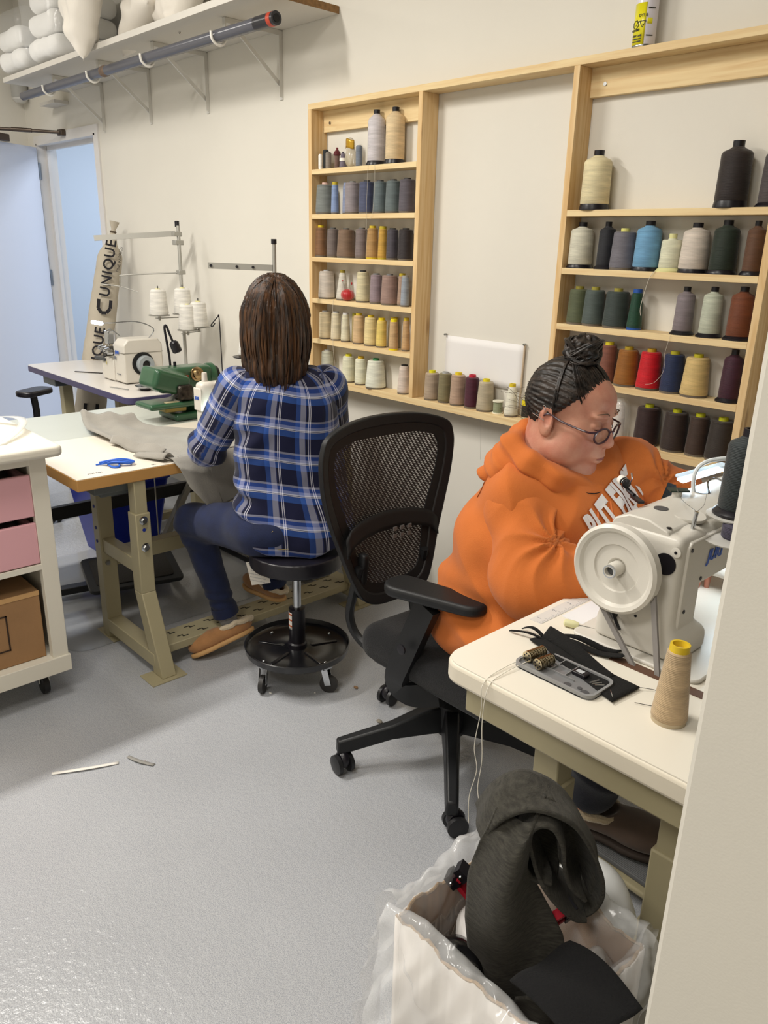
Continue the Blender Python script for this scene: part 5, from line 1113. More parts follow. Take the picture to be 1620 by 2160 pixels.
B().grid(lambda u,v:V((-2.165,-.905,0))+rv*(.072+.010*v)*math.cos(math.radians(205-230*u))-fv*(.065+.010*v)*math.sin(math.radians(205-230*u))+V((0,0,1.085+.042*(1-v)+.010*math.sin(u*3.1))),20,4).build('collar',mat('collar_navy','141a44',.85),sh,solid=.004)
# jeans
JN=mat('denim','0f1c40',.85,var=.25,vscale=30,bump=.35,bscale=500,sheen=.1)
def jeansA(P):
    o=smin(ell(P,(-2.10,-.885,.575),(.140,.150,.085)),ell(P,(-2.12,-.98,.57),(.13,.11,.09)),.04)
    for a,b_,c in((Lhip,Lkn,Lan),(Rhip,Rkn,Ran)):
        cz=V(c); kk=V(b_); e=kk.lerp(cz,.93)
        o=smin(o,smin(rcone(P,a,b_,.098,.066),rcone(P,b_,e,.064,.045),.03),.035)
        o=smax(o,-( (P[2]-(e.z-.035)) ),.006) if 0 else o
    return smax(o,.150-P[2],.006) if 0 else o
def jf(X):
    z=X[:,2]; kn=np.exp(-((z-.47)/.06)**2); return .003*snoise(X[:,0],X[:,1],z,55,8)+.004*kn*np.sin(z*90)+.004*np.exp(-((z-.20)/.05)**2)*np.sin(z*150)
jn=sdf('jeans',jeansA,(-2.64,-1.20,.10),(-1.88,-.60,.70),.0075,JN,w1,post=lambda a,F:folds(a,F,jf))
for c,k in((Lan,Lkn),(Ran,Rkn)):
    c=V(c);k=V(k);d=(c-k).normalized(); e=k.lerp(c,.96)
    B().lathe([(.048,-.02),(.0505,-.012),(.051,.018),(.047,.020)],e,ax=d,n=28).build('trouser_cuff',JN,jn)
    if c==V(Lan): B().lathe([(.037,0),(.034,.05),(.036,.075)],e+d*.008,ax=d,n=24).build('sock',mat('sock_grey','8e8e90',.9,bump=.3,bscale=300),w1)
ST=mat('stitch','8a7a50',.8)
b=B(); 
for p in([(-2.005,-1.02,.60),(-2.025,-1.045,.56),(-2.00,-1.01,.535),(-1.965,-.985,.54)],): b.tube(p,.0012,n=5)
b.build('pocket_stitching',ST,jn)
# slippers
SU=mat('suede_tan','a5764a',.9,sheen=.3,var=.12,vscale=30,bump=.3,bscale=300); FL=mat('fleece_cream','cdbda2',.95,sheen=.6,bump=1.2,bscale=140); SO=mat('sole_tan','c49a66',.7)
def slipper(pn,heel,toe,up,su,fl,so,w=.042,sc=1.,owner=None):
    heel,toe=V(heel),V(toe); d=(toe-heel); Ln=d.length; d.normalize(); u=V(up); u=(u-d*u.dot(d)).normalized(); s=u.cross(d)
    M=Matrix((d,s,u)).transposed(); t=thing('slipper',pn,'slipper',heel,owner)
    def fr(P): return loc(P,heel,M)
    def up_(P):
        Q=fr(P); o=smin(ell(Q,(Ln*.70,0,.028),(Ln*.36,w*1.0,.038)),ell(Q,(Ln*.25,0,.03),(Ln*.30,w*.9,.040)),.03)
        o=smax(o,-Q[2]+.004,.006); return smax(o,-ell(Q,(Ln*.22,0,.075),(Ln*.30,w*.78,.055)),.006)
    c=heel.lerp(toe,.5); ex=Ln*.62+.03; lo=[c[i]-ex for i in range(3)]; hi=[c[i]+ex for i in range(3)]
    sdf('upper',up_,lo,hi,.0048,su,t)
    sdf('sole',lambda P:(lambda Q:smax(smin(ell(Q,(Ln*.70,0,0),(Ln*.36,w*1.1,.05)),ell(Q,(Ln*.27,0,0),(Ln*.31,w*1.0,.05)),.03),np.abs(Q[2]+.002)-.009,.005))(fr(P)),lo,hi,.0048,so,t)
    b=B(); pts=[]
    for k in range(25):
        a=2*math.pi*k/24; x=Ln*.24+Ln*.30*math.cos(a); y=w*.86*math.sin(a); z=.050+.012*math.cos(a)*(1 if math.cos(a)<0 else -.2)
        pts.append(heel+M@V((x,y,z+.002*math.sin(k*2.3))))
    b.tube(pts,.0105,n=8); 
    o=b.build('fleece_collar',fl,t); return t,M
s1,M1=slipper('tan suede slipper with cream fleece on the left foot, tilted on its toe',(-2.335,-.90,.075),(-2.385,-1.125,.016),(-.35,.18,1),SU,FL,SO)
p=V((-2.335,-.90,.075))+M1@V((.09,-.040,.030)); B().box(-.012,.012,-.002,.002,-.008,.008).b.free() if 0 else None
B().prism([(-.012,-.008),(.012,-.008),(.012,.008),(-.012,.008)],p,M1@V((1,0,0)),M1@V((0,.3,1)),.002).build('leather_patch',mat('patch_red','6a2a20',.7),s1)
slipper('tan fleece slipper on the right foot resting flat on the foot bar',(-2.425,-.685,.100),(-2.66,-.705,.098),(0,0,1),SU,FL,SO)
# hair: many locks over a smooth cap
HR=hair_mat('hair_brown','1f130c','5c3c22',(45,45,2.5))
fwd=HA@V((1,0,0)); 
hf=V((-.85,.5,0)).normalized(); hr=V((.5,.85,0)).normalized()
def hairA(P):
    Q=loc(P,hc,HA); o=ell(Q,(-.018,0,.034),(.110,.093,.108))
    c1=hc-hf*.025
    f=rcone(P,c1+V((0,0,.01)),c1-hf*.030+V((0,0,-.14)),.100,.098)
    f=smin(f,rcone(P,c1-hr*.035-V((0,0,.0)),c1-hr*.055-hf*.0+V((0,0,-.13)),.075,.055),.02)
    f=smin(f,rcone(P,c1+hr*.035,c1+hr*.055+V((0,0,-.10)),.075,.045),.02)
    f=smin(f,rcone(P,c1-hf*.05+hr*.02+V((0,0,-.10)),c1-hf*.065+hr*.03+V((0,0,-.185)),.05,.02),.03)
    o=smin(o,f,.03); dd=(P[0]-hc.x)*hf.x+(P[1]-hc.y)*hf.y
    o=smax(o,dd-.055,.02)
    th=np.arctan2((P[0]-c1.x)*hr.x+(P[1]-c1.y)*hr.y,-((P[0]-c1.x)*hf.x+(P[1]-c1.y)*hf.y))
    return o+.0035*np.sin(th*24+P[2]*14)+.0022*np.sin(th*51-P[2]*22+1)+.0012*np.sin(th*95+P[2]*15)
hair=sdf('hair',hairA,(hc.x-.17,hc.y-.17,1.045),(hc.x+.17,hc.y+.17,1.41),.0036,HR,w1,smooth_it=1)
b=B(); b2=B()
for k in range(150):
    a=rng.uniform(-1.75,1.75); z1=rng.uniform(1.06,1.12)-.02*math.cos(a); r0=.100+rng.uniform(-.006,.006)
    cx_,cy_=(hc-hf*.025).x,(hc-hf*.025).y
    def pt(aa,r,z,sh=0): q=hr*math.sin(aa)*r*.98-hf*(math.cos(aa)*r+sh); return V((cx_+q.x,cy_+q.y,z))
    pts=[pt(a*.5,.045,hc.z+.132),pt(a*.9,.086,hc.z+.085),pt(a,r0+.006,hc.z+.0),pt(a+rng.uniform(-.06,.06),r0+.010,hc.z-.08,.012),pt(a*.93+rng.uniform(-.12,.12),r0*(.90+rng.uniform(-.06,.05)),z1,.030*max(0,math.cos(a)))]
    if abs(a)>1.35: pts[0]=pt(a*.7,.05,hc.z+.128)
    (b if k%5 else b2).tube(pts,[.0016,.0036,.0044,.0036,.0008],n=5)
b.build('hair_locks',HR,hair); b2.build('hair_locks',hair_mat('hair_highlight','2c1a0e','64401f',(45,45,2.5)),hair)
# ===== woman in the orange hoodie =====
w2=thing('person','person in an orange hoodie and glasses, hair in a bun, sewing at the near machine','person',(-1.2,-.84,0))
PI=math.pi
h2c=V((-1.055,-.806,1.124)); HB=headframe((math.cos(math.radians(6))*.98,math.sin(math.radians(6))*.98,-.20))
HSC=1.03
def q2(P):
    L=loc(P,h2c,HB); return [l/HSC for l in L]
def W2(v): return h2c+HB@(V(v)*HSC)
R2s,R2e,R2w=(-1.085,-.925,.895),(-.985,-.985,.765),(-.79,-.89,.805)
L2s,L2e,L2w=(-.985,-.625,.965),(-.905,-.525,.90),(-.765,-.665,.865)
Rh2,Rk2,Ra2=(-1.22,-.93,.555),(-.80,-.965,.53),(-.840,-.880,.15)
Lh2,Lk2,La2=(-1.22,-.74,.555),(-.86,-.66,.53),(-1.06,-.62,.15)
def bodyB(P):
    o=smin(ell(P,(-1.14,-.82,.60),(.12,.14,.12)),ell(P,(-1.10,-.80,.80),(.12,.13,.17)),.05)
    o=smin(o,rcone(P,(-1.10,-.81,.95),(-1.09,-.815,1.05),.07,.070),.05)
    for a,b_,c in((R2s,R2e,R2w),(L2s,L2e,L2w)): o=smin(o,smin(rcone(P,a,b_,.055,.045),rcone(P,b_,c,.044,.029),.02),.03)
    for a,b_,c in((Rh2,Rk2,Ra2),(Lh2,Lk2,La2)): o=smin(o,smin(rcone(P,V(a)+V((.1,0,0)),b_,.08,.060),rcone(P,b_,c,.055,.036),.02),.03)
    return o
def headB(P):
    Q=q2(P); o=head_sdf(Q,.016)
    # double chin and neck
    o=smin(o,ell(Q,(.045,0,-.118),(.050,.056,.030)),.025)
    o=smin(o,rcone(P,W2((-.02,0,-.05)),(-1.11,-.825,1.0),.068,.080),.03)
    return smin(o,ell(Q,(.07,0,-.125),(.022,.032,.018)),.015)
bo=sdf('body',bodyB,(-1.42,-1.12,.10),(-.60,-.42,1.12),.010,SKB,w2)
ho=sdf('head',headB,(-1.25,-1.0,.93),(-.88,-.62,1.28),.0030,SKB,w2,smooth_it=1)
a1=sdf('hand',lambda P:hand_sdf(P,R2w,(.85,.45,-.22),(0,.1,-1),(-.45,.85,0),1.0,.55),(-.86,-1.0,.72),(-.60,-.74,.88),.003,SKB,w2)
a2=sdf('hand',lambda P:hand_sdf(P,L2w,(.35,-.60,-.45),(0,-.1,-1),(-.5,-.8,0),1.0,.55),(-.84,-.88,.74),(-.60,-.60,.93),.003,SKB,w2)
join([bo,ho,a1,a2],'body')
HOOD=mat('hoodie_orange','c2692b',.92,sheen=.08,var=.07,vscale=9,bump=.22,bscale=420)
def hoodieB(P):
    o=smin(ell(P,(-1.17,-.830,.60),(.195,.220,.18)),ell(P,(-1.125,-.82,.78),(.19,.21,.18)),.07)
    o=smin(o,ell(P,(-1.06,-.79,.72),(.165,.20,.16)),.06)
    o=smin(o,ell(P,(-1.07,-.79,.89),(.145,.18,.11)),.05)
    o=smin(o,ell(P,(-.995,-.745,.865),(.105,.155,.105)),.06)           # chest
    o=smin(o,rcone(P,(-1.10,-.93,.93),(-1.01,-.645,.965),.080,.082),.05)
    o=smin(o,ell(P,(-1.145,-.83,.93),(.09,.12,.10)),.05)
    o=smin(o,ell(P,(-1.165,-.845,.535),(.205,.220,.085)),.04); o=smin(o,ell(P,(-1.07,-.86,.57),(.165,.205,.10)),.04)
    # neck opening
    o=smax(o,-rcone(P,W2((.0,0,-.10)),W2((.06,0,-.20)),.062,.03),.015)
    o=smax(o,.470-P[2],.015)
    return o
def hf2(X):
    x,y,z=X.T; wv=1.4*np.sin(x*11+y*7)+.9*np.sin(z*15-y*9); f=.006*snoise(x,y,z,20,11)+.0025*snoise(x,y,z,52,12)+.005*ridged(z*13+x*8+wv)
    low=np.clip((.72-z)/.2,0,1); f+=.009*low*ridged(z*26+y*9+x*5+1.5*np.sin(y*9))*.6
    f+=.006*np.exp(-((z-.66)/.05)**2)*np.sin((y+z*1.8)*30)
    ch=np.clip((x+1.05)/.1,0,1)*np.clip((z-.75)/.1,0,1); f+=.006*ch*ridged((y-.6*z)*26)
    return f
hd2=sdf('hoodie',hoodieB,(-1.40,-1.12,.45),(-.84,-.55,1.06),.0065,HOOD,w2,smooth_it=2,post=lambda a,F:folds(a,F,hf2))
def sleeve2(a,b_,c,r0,r1,r2,seed,end):
    a,b_,c=V(a),V(b_),V(c); e=b_.lerp(c,end); d=(e-b_).normalized(); dd=np.array((b_-a).normalized()); L=(b_-a).length; de=np.array(d)
    def f(P):
        o=smin(rcone(P,a,b_,r0,r1),rcone(P,b_,e,r1,r2),.035); o=smin(o,ell(P,b_+V((-.0,-.0,-.02)),(r1*1.15,r1*1.12,r1*.95)),.03)
        pl=(P[0]-e.x)*d.x+(P[1]-e.y)*d.y+(P[2]-e.z)*d.z; return smax(o,pl,.006)
    ec=np.array(b_); q=np.array((b_-a).cross(c-b_).normalized())
    def fo(X):
        R=X-ec; r=np.linalg.norm(R,axis=1); t=(X-np.array(a))@dd; k=np.exp(-((r-.0)/.13)**2)
        ang=np.arctan2(R@de,-(R@dd)); side=R@q
        inner=np.clip(.5+ (R@(de-dd))/.12,0,1)
        sm=np.clip((r-.035)/.04,0,1); w1_=1.3*np.sin(side*26+seed)+.8*np.sin(t*17)
        cc=R@((de+dd)/np.linalg.norm(de+dd)); R3=X-(ec+(de-dd)*.075); r3=np.linalg.norm(R3,axis=1); a3=np.arctan2(R3@dd,-(R3@de)); g=.0105*np.exp(-(r3/.135)**2)*np.clip((r3-.015)/.04,0,1)*ridged(a3*4.6+side*7+.8*np.sin(r3*40+seed))+.003*np.exp(-(r/.12)**2)*ridged(cc*40+side*10+w1_); g+=.0065*np.exp(-((t-.06)/.09)**2)*ridged(side*24+t*12+seed+w1_*.6)*.6+.005*ridged(t*22+side*9+w1_)*np.clip(1-r/.25,0,1)
        return g+.005*snoise(X[:,0],X[:,1],X[:,2],24,seed)
    al=[a,b_,e]; lo=[min(p[i] for p in al)-.13 for i in range(3)]; hi=[max(p[i] for p in al)+.13 for i in range(3)]
    return sdf('sleeve',f,lo,hi,.0055,HOOD,hd2,smooth_it=1,post=lambda v,F:folds(v,F,fo))
sleeve2(R2s,R2e,R2w,.094,.092,.050,3,.80); sleeve2(L2s,L2e,L2w,.092,.068,.046,5,.80)
# hood lying on the back and around the neck
hb=h2c
def hoodP(P):
    # thick rolled ring around neck, high at the back, crossing at throat
    o=None; pts=[(-.975,-.80,.945),(-1.015,-.895,.985),(-1.075,-.925,1.015),(-1.145,-.905,1.045),(-1.165,-.835,1.065),(-1.14,-.745,1.05),(-1.07,-.70,1.02),(-1.005,-.725,.985),(-.968,-.785,.945)]
    for a,b_ in zip(pts,pts[1:]):
        c=rcone(P,a,b_,.028,.028); o=c if o is None else smin(o,c,.018)
    o=smin(o,ell(P,(-1.175,-.865,.985),(.060,.105,.052),rot(0,28,20)),.035)
    o=smin(o,rcone(P,(-1.215,-.915,.955),(-1.185,-.79,.985),.022,.036),.03)
    return smax(o,-rcone(P,W2((.0,0,-.05)),W2((.045,0,-.20)),.072,.045),.01)
def hf3(X):
    x,y,z=X.T; return .003*snoise(x,y,z,45,21)+.004*ridged((z+.6*x-.3*y)*70+2*np.sin(y*14))
sdf('hood',hoodP,(-1.33,-1.06,.88),(-.90,-.62,1.13),.0055,HOOD,hd2,smooth_it=1,post=lambda v,F:folds(v,F,hf3))
# chest lettering laid on the cloth
from mathutils.bvhtree import BVHTree
dgm=hd2.data; bv=BVHTree.FromPolygons([tuple(v.co) for v in dgm.vertices],[tuple(p.vertices) for p in dgm.polygons])
PW=mat('print_white','ddd6d0',.8)
def chest_text(body,o,u,v,size,name='chest_lettering',xs=.58):
    t=text(name,body,PW,hd2,o,u,v,size,.0,bold=.0036*size/.07,space=1.05); me=t.data; off=_OFF[hd2.name]; un=V(u).normalized(); oo=V(o)-off
    for vv in me.vertices: vv.co-=un*((vv.co-oo).dot(un)*(1-xs))
    bmn=bmesh.new(); bmn.from_mesh(me); bmesh.ops.triangulate(bmn,faces=bmn.faces)
    for _ in range(3): 
        es=[e for e in bmn.edges if e.calc_length()>.008]; 
        if es: bmesh.ops.subdivide_edges(bmn,edges=es,cuts=1)
        bmesh.ops.triangulate(bmn,faces=bmn.faces)
    n=V(u).cross(V(v)).normalized()
    for vv in bmn.verts:
        h=bv.ray_cast(vv.co+n*.25,-n)
        if h[0] is not None: vv.co=h[0]+h[1]*.003+n*.002
    bmn.to_mesh(me); bmn.free(); return t
cn=V((.85,-.45,.25)).normalized(); cu_=V((.30,.76,.58)).normalized(); cv_=cn.cross(cu_)
chest_text('BUT FIRST',V((-.915,-.775,.918)),cu_,cv_,.120,xs=.36); chest_text('COFFEE',V((-.905,-.750,.835)),cu_,cv_,.10,xs=.42)
ST2=mat('seam_orange','96501c',.9)
def on_cloth(P0,n,bias=.001):
    out=[]; off=_OFF[hd2.name]
    for p in P0:
        p=V(p)-off; h=bv.ray_cast(p+V(n)*.3,-V(n)); out.append((h[0]+V(n)*bias+off) if h[0] is not None else p+off)
    return out
B().tube(on_cloth([(-1.24,-1.0,1.0),(-1.22,-1.0,.955),(-1.235,-1.0,.925),(-1.25,-1.0,.90)],(-.55,-.84,0)),.0014,n=5).build('shoulder_seam',ST2,hd2)
for s in(0,1):
    pts=on_cloth([(-.95,-.83+.035*s,.93),(-.95,-.845+.04*s,.88),(-.95,-.84+.04*s,.83),(-.95,-.85+.05*s,.78)],(1,-.1,.1),.002); B().tube(pts,.003,n=6).build('drawstring',mat('string_orange','d9763a',.8),hd2)
# cuffs, black inner shirt
for a,b_,e in((R2e,R2w,.86),(L2e,L2w,.86)):
    a,b_=V(a),V(b_); B().lathe([(.044,0),(.041,.012),(.038,.03),(.033,.032)],a.lerp(b_,e-.08),ax=(b_-a),n=24).build('cuff',HOOD,hd2)
B().lathe([(.062,0),(.070,.03)],(-1.02,-.812,.945),ax=(.3,0,1),n=24,caps=False).build('black_undershirt',mat('undershirt','141418',.9),w2)
# trousers
TRO=mat('trouser_navy','0e1220',.9,sheen=.12,bump=.25,bscale=300)
def trB(P):
    o=smin(ell(P,(-1.18,-.84,.565),(.16,.18,.08)),rcone(P,(-1.10,-.93,.56),Rk2,.095,.082),.04)
    o=smin(o,rcone(P,(-1.15,-.75,.57),Lk2,.115,.085),.04)
    o=smin(o,rcone(P,Rk2,(-.830,-.875,.22),.086,.074),.03); o=smin(o,rcone(P,Lk2,(-1.04,-.625,.17),.082,.07),.03)
    return smax(o,.155-P[2],.006)
sdf('trousers',trB,(-1.45,-1.1,.11),(-.68,-.50,.70),.009,TRO,w2,post=lambda v,F:folds(v,F,lambda X:.004*snoise(*X.T,35,31)+.006*np.exp(-((X[:,2]-.25)/.12)**2)*ridged(X[:,2]*22+X[:,0]*20)))
FL2=mat('fleece_tan','b9a88c',.95,sheen=.6,bump=1.2,bscale=140); SU2=mat('suede_brown','5a4a40',.9,sheen=.3,var=.12,vscale=30)
slipper('grey-brown slipper with tan fleece pressing the near machine pedal',(-.915,-.885,.10),(-.635,-.80,.085),(0,0,1),SU2,FL2,mat('sole_dark','3a302a',.7),w=.064)
slipper('dark slipper with fleece lining on the far foot, tucked beside the chair caster',(-1.10,-.60,.07),(-.93,-.62,.03),(.1,0,1),SU2,FL2,mat('sole_dark','3a302a'),w=.045)
# hair
HG=hair_mat('hair_dark','120d0a','3c3028',(5,40,40))
def hairB(P):
    Q=q2(P); o=ell(Q,(-.013,0,.032),(.104,.090,.100))
    # hairline: remove face region
    x,y,z=Q
    line=(x-.048)*.80-(z-.082)*.55       # forward/low is face
    o=smax(o,line-.011-.012*np.cos(y*30),.008)
    ear=ell(Q,(.008,.0,-.032),(.062,.14,.052)); o=smax(o,-ear,.010)
    o=smax(o,-.062-z,.02)
    a=np.arctan2(y,z-.02); r=.0016*np.sin(a*46+x*30)+.0010*np.sin(a*83-x*44)+.0012*snoise(x,y,z,90,5)
    return (o+r)*HSC
hr2=sdf('hair',hairB,(-1.27,-.99,.98),(-.90,-.64,1.30),.0032,HG,w2,smooth_it=1)
bc=W2((-.012,0,.150))
def bun(P):
    o=ell(P,bc,(.042,.042,.034)); x,y,z=P[0]-bc.x,P[1]-bc.y,P[2]-bc.z
    o=smin(o,rcone(P,W2((-.005,0,.10)),bc,.034,.030),.015)
    th=np.arctan2(y,x); return o+.0045*np.sin(th*3+z*110)+.0022*np.sin(th*9-z*150)+.0015*snoise(x,y,z,200,4)
sdf('hair_bun',bun,bc-V((.075,.075,.075)),bc+V((.075,.075,.07)),.0026,HG,hr2,smooth_it=1)
b=B()
for k in range(26):
    a0=rng.uniform(0,6.28); r=rng.uniform(.032,.044); tl=rng.uniform(-.7,.7); pts=[]
    for j in range(8):
        a=a0+j*.42; pts.append(bc+V((math.cos(a)*r,math.sin(a)*r,math.sin(a*1.0+tl*3)*.026+rng.uniform(-.002,.002))))
    b.tube(pts,[.001,.0035,.004,.0035,.001],n=5)
b.build('bun_locks',HG,hr2)
b=B()
for k in range(90):
    a=rng.uniform(-1.9,1.9); x0=.072-.02*abs(math.sin(a))-(.05 if abs(a)>1.3 else 0); pts=[]; rad=1.03+.015*rng.rand()
    for j in range(6):
        t=j/5; x=x0*(1-t)-.028*t; ang=a*(1-t*.85)
        ex=max(0,1-((x+.013)/.104)**2)**.5; y=.090*ex*math.sin(ang)*rad; z=.030+.100*ex*math.cos(ang)*rad
        pts.append(W2((x,y,z)))
    b.tube(pts,[.0004,.0016,.0018,.0014],n=4)
b.build('hair_strands',HG,hr2)
b=B()
for k in range(22):
    p=W2((-.10+rng.uniform(-.02,.02),rng.uniform(-.06,.06),-.01+rng.uniform(-.05,.04))); q=p+HB@V((-.03-rng.rand()*.03,rng.uniform(-.02,.02),rng.uniform(-.03,.03))); b.tube([p,p.lerp(q,.5)+V((0,0,.006)),q],.0004,n=4)
b.build('flyaway_hair',hair_mat('hair_fly','3a2a20','6a5040',(20,20,20)),hr2)
# eyebrows, glasses, earrings
b=B()
for s in(-1,1): b.tube([W2((.101,s*.014,.034)),W2((.101,s*.030,.041)),W2((.086,s*.048,.036))],[.0008,.0016,.0006],n=6)
b.build('eyebrows',mat('brow','5a4434',.9),w2)
LP=mat('lip','8a4a44',.5)
b=B(); b.tube([W2((.098,-.020,-.0735)),W2((.108,-.008,-.0705)),W2((.1085,.008,-.0705)),W2((.098,.020,-.0735))],[.001,.0028,.001],n=6); b.tube([W2((.096,-.018,-.0765)),W2((.1055,0,-.0795)),W2((.096,.018,-.0765))],[.001,.0034,.001],n=6); b.build('lips',LP,w2)
b=B()
for s in(-1,1): b.tube([W2((.094,s*.018,.000)),W2((.0975,s*.031,-.0015)),W2((.089,s*.045,.0005))],.0010,n=5)
b.build('eyelashes',mat('lash','241814',.8),w2)
GF=mat('glasses_frame','3a2430',.25,spec=.6)
g=B(); gl=B()
for s in(-1,1):
    pts=[]; 
    for k in range(25):
        a=2*PI*k/24; yy=s*.035+.026*math.cos(a)*(1); zz=-.008+.0195*math.sin(a)*(1 if math.sin(a)<0 else .82); pts.append(W2((.113-abs(yy)*.2,yy,zz)))
    g.tube(pts,.0025,n=7,smooth=False)
    ring=[gl._v(p) for p in pts[:-1]]; gl._f(ring)
    g.tube([W2((.102,s*.060,.002)),W2((.088,s*.073+s*.006,.001)),W2((.03,s*.088,.004)),W2((-.008,s*.090,.010)),W2((-.028,s*.087,-.008))],.0024,n=6)
g.tube([W2((.111,-.010,-.003)),W2((.116,0,.001)),W2((.111,.010,-.003))],.0019,n=6)
gs=g.build('glasses',GF,w2); gl.build('lenses',mat('lens','d8b890',.05,alpha=.16,spec=.9),gs,smooth=False)
b=B()
for x,y,z,r in((-.020,-.0935,.022,.006),(-.034,-.090,.004,.0055)): b.tube([W2((x+r*math.cos(a)*.6,y-r*.5*math.sin(a)-.002,z+r*math.sin(a))) for a in np.linspace(0,6.28,11)],.0009,n=5)
b.tube([W2((-.046,-.096,.0)),W2((-.010,-.102,-.004))],.0012,n=5,smooth=False); b.build('earrings',CH,w2)
# ---------- near sewing table ----------
t=thing('sewing_table','cream-white near sewing table on beige adjustable legs','table',(-.60,-.80,0))
CE=mat('cream_edge','d8d0bf',.45,var=.02,vscale=5)
a=B().prism(rrect(-.885,-.325,-1.425,-.20,.045,8),(0,0,.716),(1,0,0),(0,1,0),.0425).build('edge_band',CE,t,bevel=.008,bseg=3)
B().prism(rrect(-.881,-.329,-1.421,-.204,.043,8),(0,0,.7575),(1,0,0),(0,1,0),.0025).build('tabletop',mat('near_laminate','e6e0d2',.33,spec=.4,var=.015,vscale=4),t)
B().box(-.835,-.375,-1.40,-1.355,.655,.715).build('top_rail',BEI,t,bevel=.004); B().box(-.835,-.375,-.26,-.22,.675,.715).build('top_rail',BEI,t)
for y in(-1.30,-.30):
    for x in(-.69,-.43):
        B().box(x-.028,x+.028,y-.026,y+.026,.40,.70).build('inner_leg',BEI,t,bevel=.003)
        b=B(); b.box(x-.034,x+.034,y-.032,y+.032,.03,.535); b.build('outer_leg',BEI,t,bevel=.004)
    B().box(-.78,-.36,y-.035,y+.035,.0,.045).build('foot_bar',BEI,t,bevel=.004)
B().box(-.47,-.41,-1.27,-.33,.10,.16).build('cross_bar',BEI,t,bevel=.003)
# bobbin tray recessed in top
TG=mat('tray_grey','77787a',.3,spec=.5)
tr=thing('bobbin_tray','grey compartment tray with metal bobbins on the near table edge','tray',(-.63,-1.335,.76))
tu=V((.99,.10,0)).normalized(); tv=V((-.10,.99,0)).normalized(); tc_=V((-.655,-1.315,.7602))
def T(x,y,z=0): return tc_+tu*x+tv*y+V((0,0,z))
def traybox(x0,x1,y0,y1,z0,z1,nm,m,par,bev=.0): 
    b=B(); P=[T(x,y,z) for x in(x0,x1) for y in(y0,y1) for z in(z0,z1)]; v=[b._v(p) for p in P]
    for f in((0,1,3,2),(4,6,7,5),(0,4,5,1),(2,3,7,6),(0,2,6,4),(1,5,7,3)): b._f([v[i] for i in f])
    return b.build(nm,m,par,bevel=bev)
tc_=V((-.688,-1.303,.7602)); tu=V((1,0,0)); tv=V((0,1,0))
b=B(); b.prism(rrect(-.085,.085,-.043,.043,.018),tc_,tu,tv,.004); b.build('tray_base',TG,tr,bevel=.001)
b=B(); O=rrect(-.085,.085,-.043,.043,.018); I=rrect(-.080,.080,-.038,.038,.015); n=len(O)
A=[b._v(T(x,y,.0)) for x,y in O];A2=[b._v(T(x,y,.009)) for x,y in O];C2=[b._v(T(x,y,.009)) for x,y in I];C1=[b._v(T(x,y,.003)) for x,y in I]
for k in range(n):
    j=(k+1)%n
    for p,q in((A,A2),(A2,C2),(C2,C1)): b._f([p[k],p[j],q[j],q[k]])
b.build('tray_rim',mat('tray_rim','8a8b8c',.35),tr)
for x in(-.052,-.022,.008): traybox(x,x+.0015,-.010,.037,.003,.008,'divider',_M['tray_rim'],tr)
traybox(-.079,.03,-.011,-.0095,.003,.008,'divider',_M['tray_rim'],tr); traybox(-.079,.03,.014,.0155,.003,.008,'divider',_M['tray_rim'],tr)
for x,y,r in((.028,-.028,.007),(.050,-.022,.0045),(.064,-.028,.008)): B().lathe([(r,0),(r,.0008)],T(x,y,.0042),n=18).build('tray_well',mat('well_dark','4c4d50',.4),tr)
BO=mat('bobbin_metal','cfc2a4',.25,metal=1); k=0
for row,(x0,y0,n_b) in enumerate(((-.068,-.018,7),(-.038,-.026,6))):
    for j in range(n_b):
        c=T(x0+j*.0009,y0+.0062*j,.016); d=(tv*1+tu*.12).normalized()
        bo_=thing('bobbin','metal bobbin in the %s row of the grey tray'%('left' if row==0 else 'right'),'bobbin',c,'metal bobbins in the %s row of the grey tray'%('left' if row==0 else 'right'))
        B().lathe([(.0108,-.0024),(.0108,-.0013)],c,ax=d,n=24).build('rim',BO,bo_); B().lathe([(.0108,.0013),(.0108,.0024)],c,ax=d,n=24).build('rim',BO,bo_)
        B().lathe([(.0072,-.0016),(.0072,.0016)],c,ax=d,n=20).build('bobbin_thread',thread_mat(('2a2424','6b5a4a','3a3436')[j%3]),bo_)
        if j==0:
            for q in range(6):
                a=q*PI/3; u2=d.orthogonal().normalized(); v2=d.cross(u2); B().lathe([(.0019,-.0027),(.0019,-.0023)],c+u2*.0066*math.cos(a)+v2*.0066*math.sin(a),ax=d,n=8).build('hole',BLK,bo_)
t=thing('needle_case','small black needle case with a pale window in the tray','case',T(.04,.018,.004))
traybox(.012,.040,.008,.026,.004,.012,'case_body',BLK,t,.002); traybox(.018,.032,.012,.022,.012,.0125,'case_window',mat('window_pale','b8bcc0',.3),t)
for k in range(3):
    o=B().cyl(T(.052+.006*k,.004,.006),T(.060+.008*k,.024-.004*k,.007),.0016,n=8).build('needle',CH,None); tag(o,'thin steel needle lying in the right end of the grey tray','needle','steel needles in the grey tray')
o=B().tube([(-.602,-1.285,.765),(-.585,-1.305,.766),(-.572,-1.322,.763)],.0009,n=5).build('seam_pick',CH,None); tag(o,'slim metal pick sticking out of the tray corner','tool')
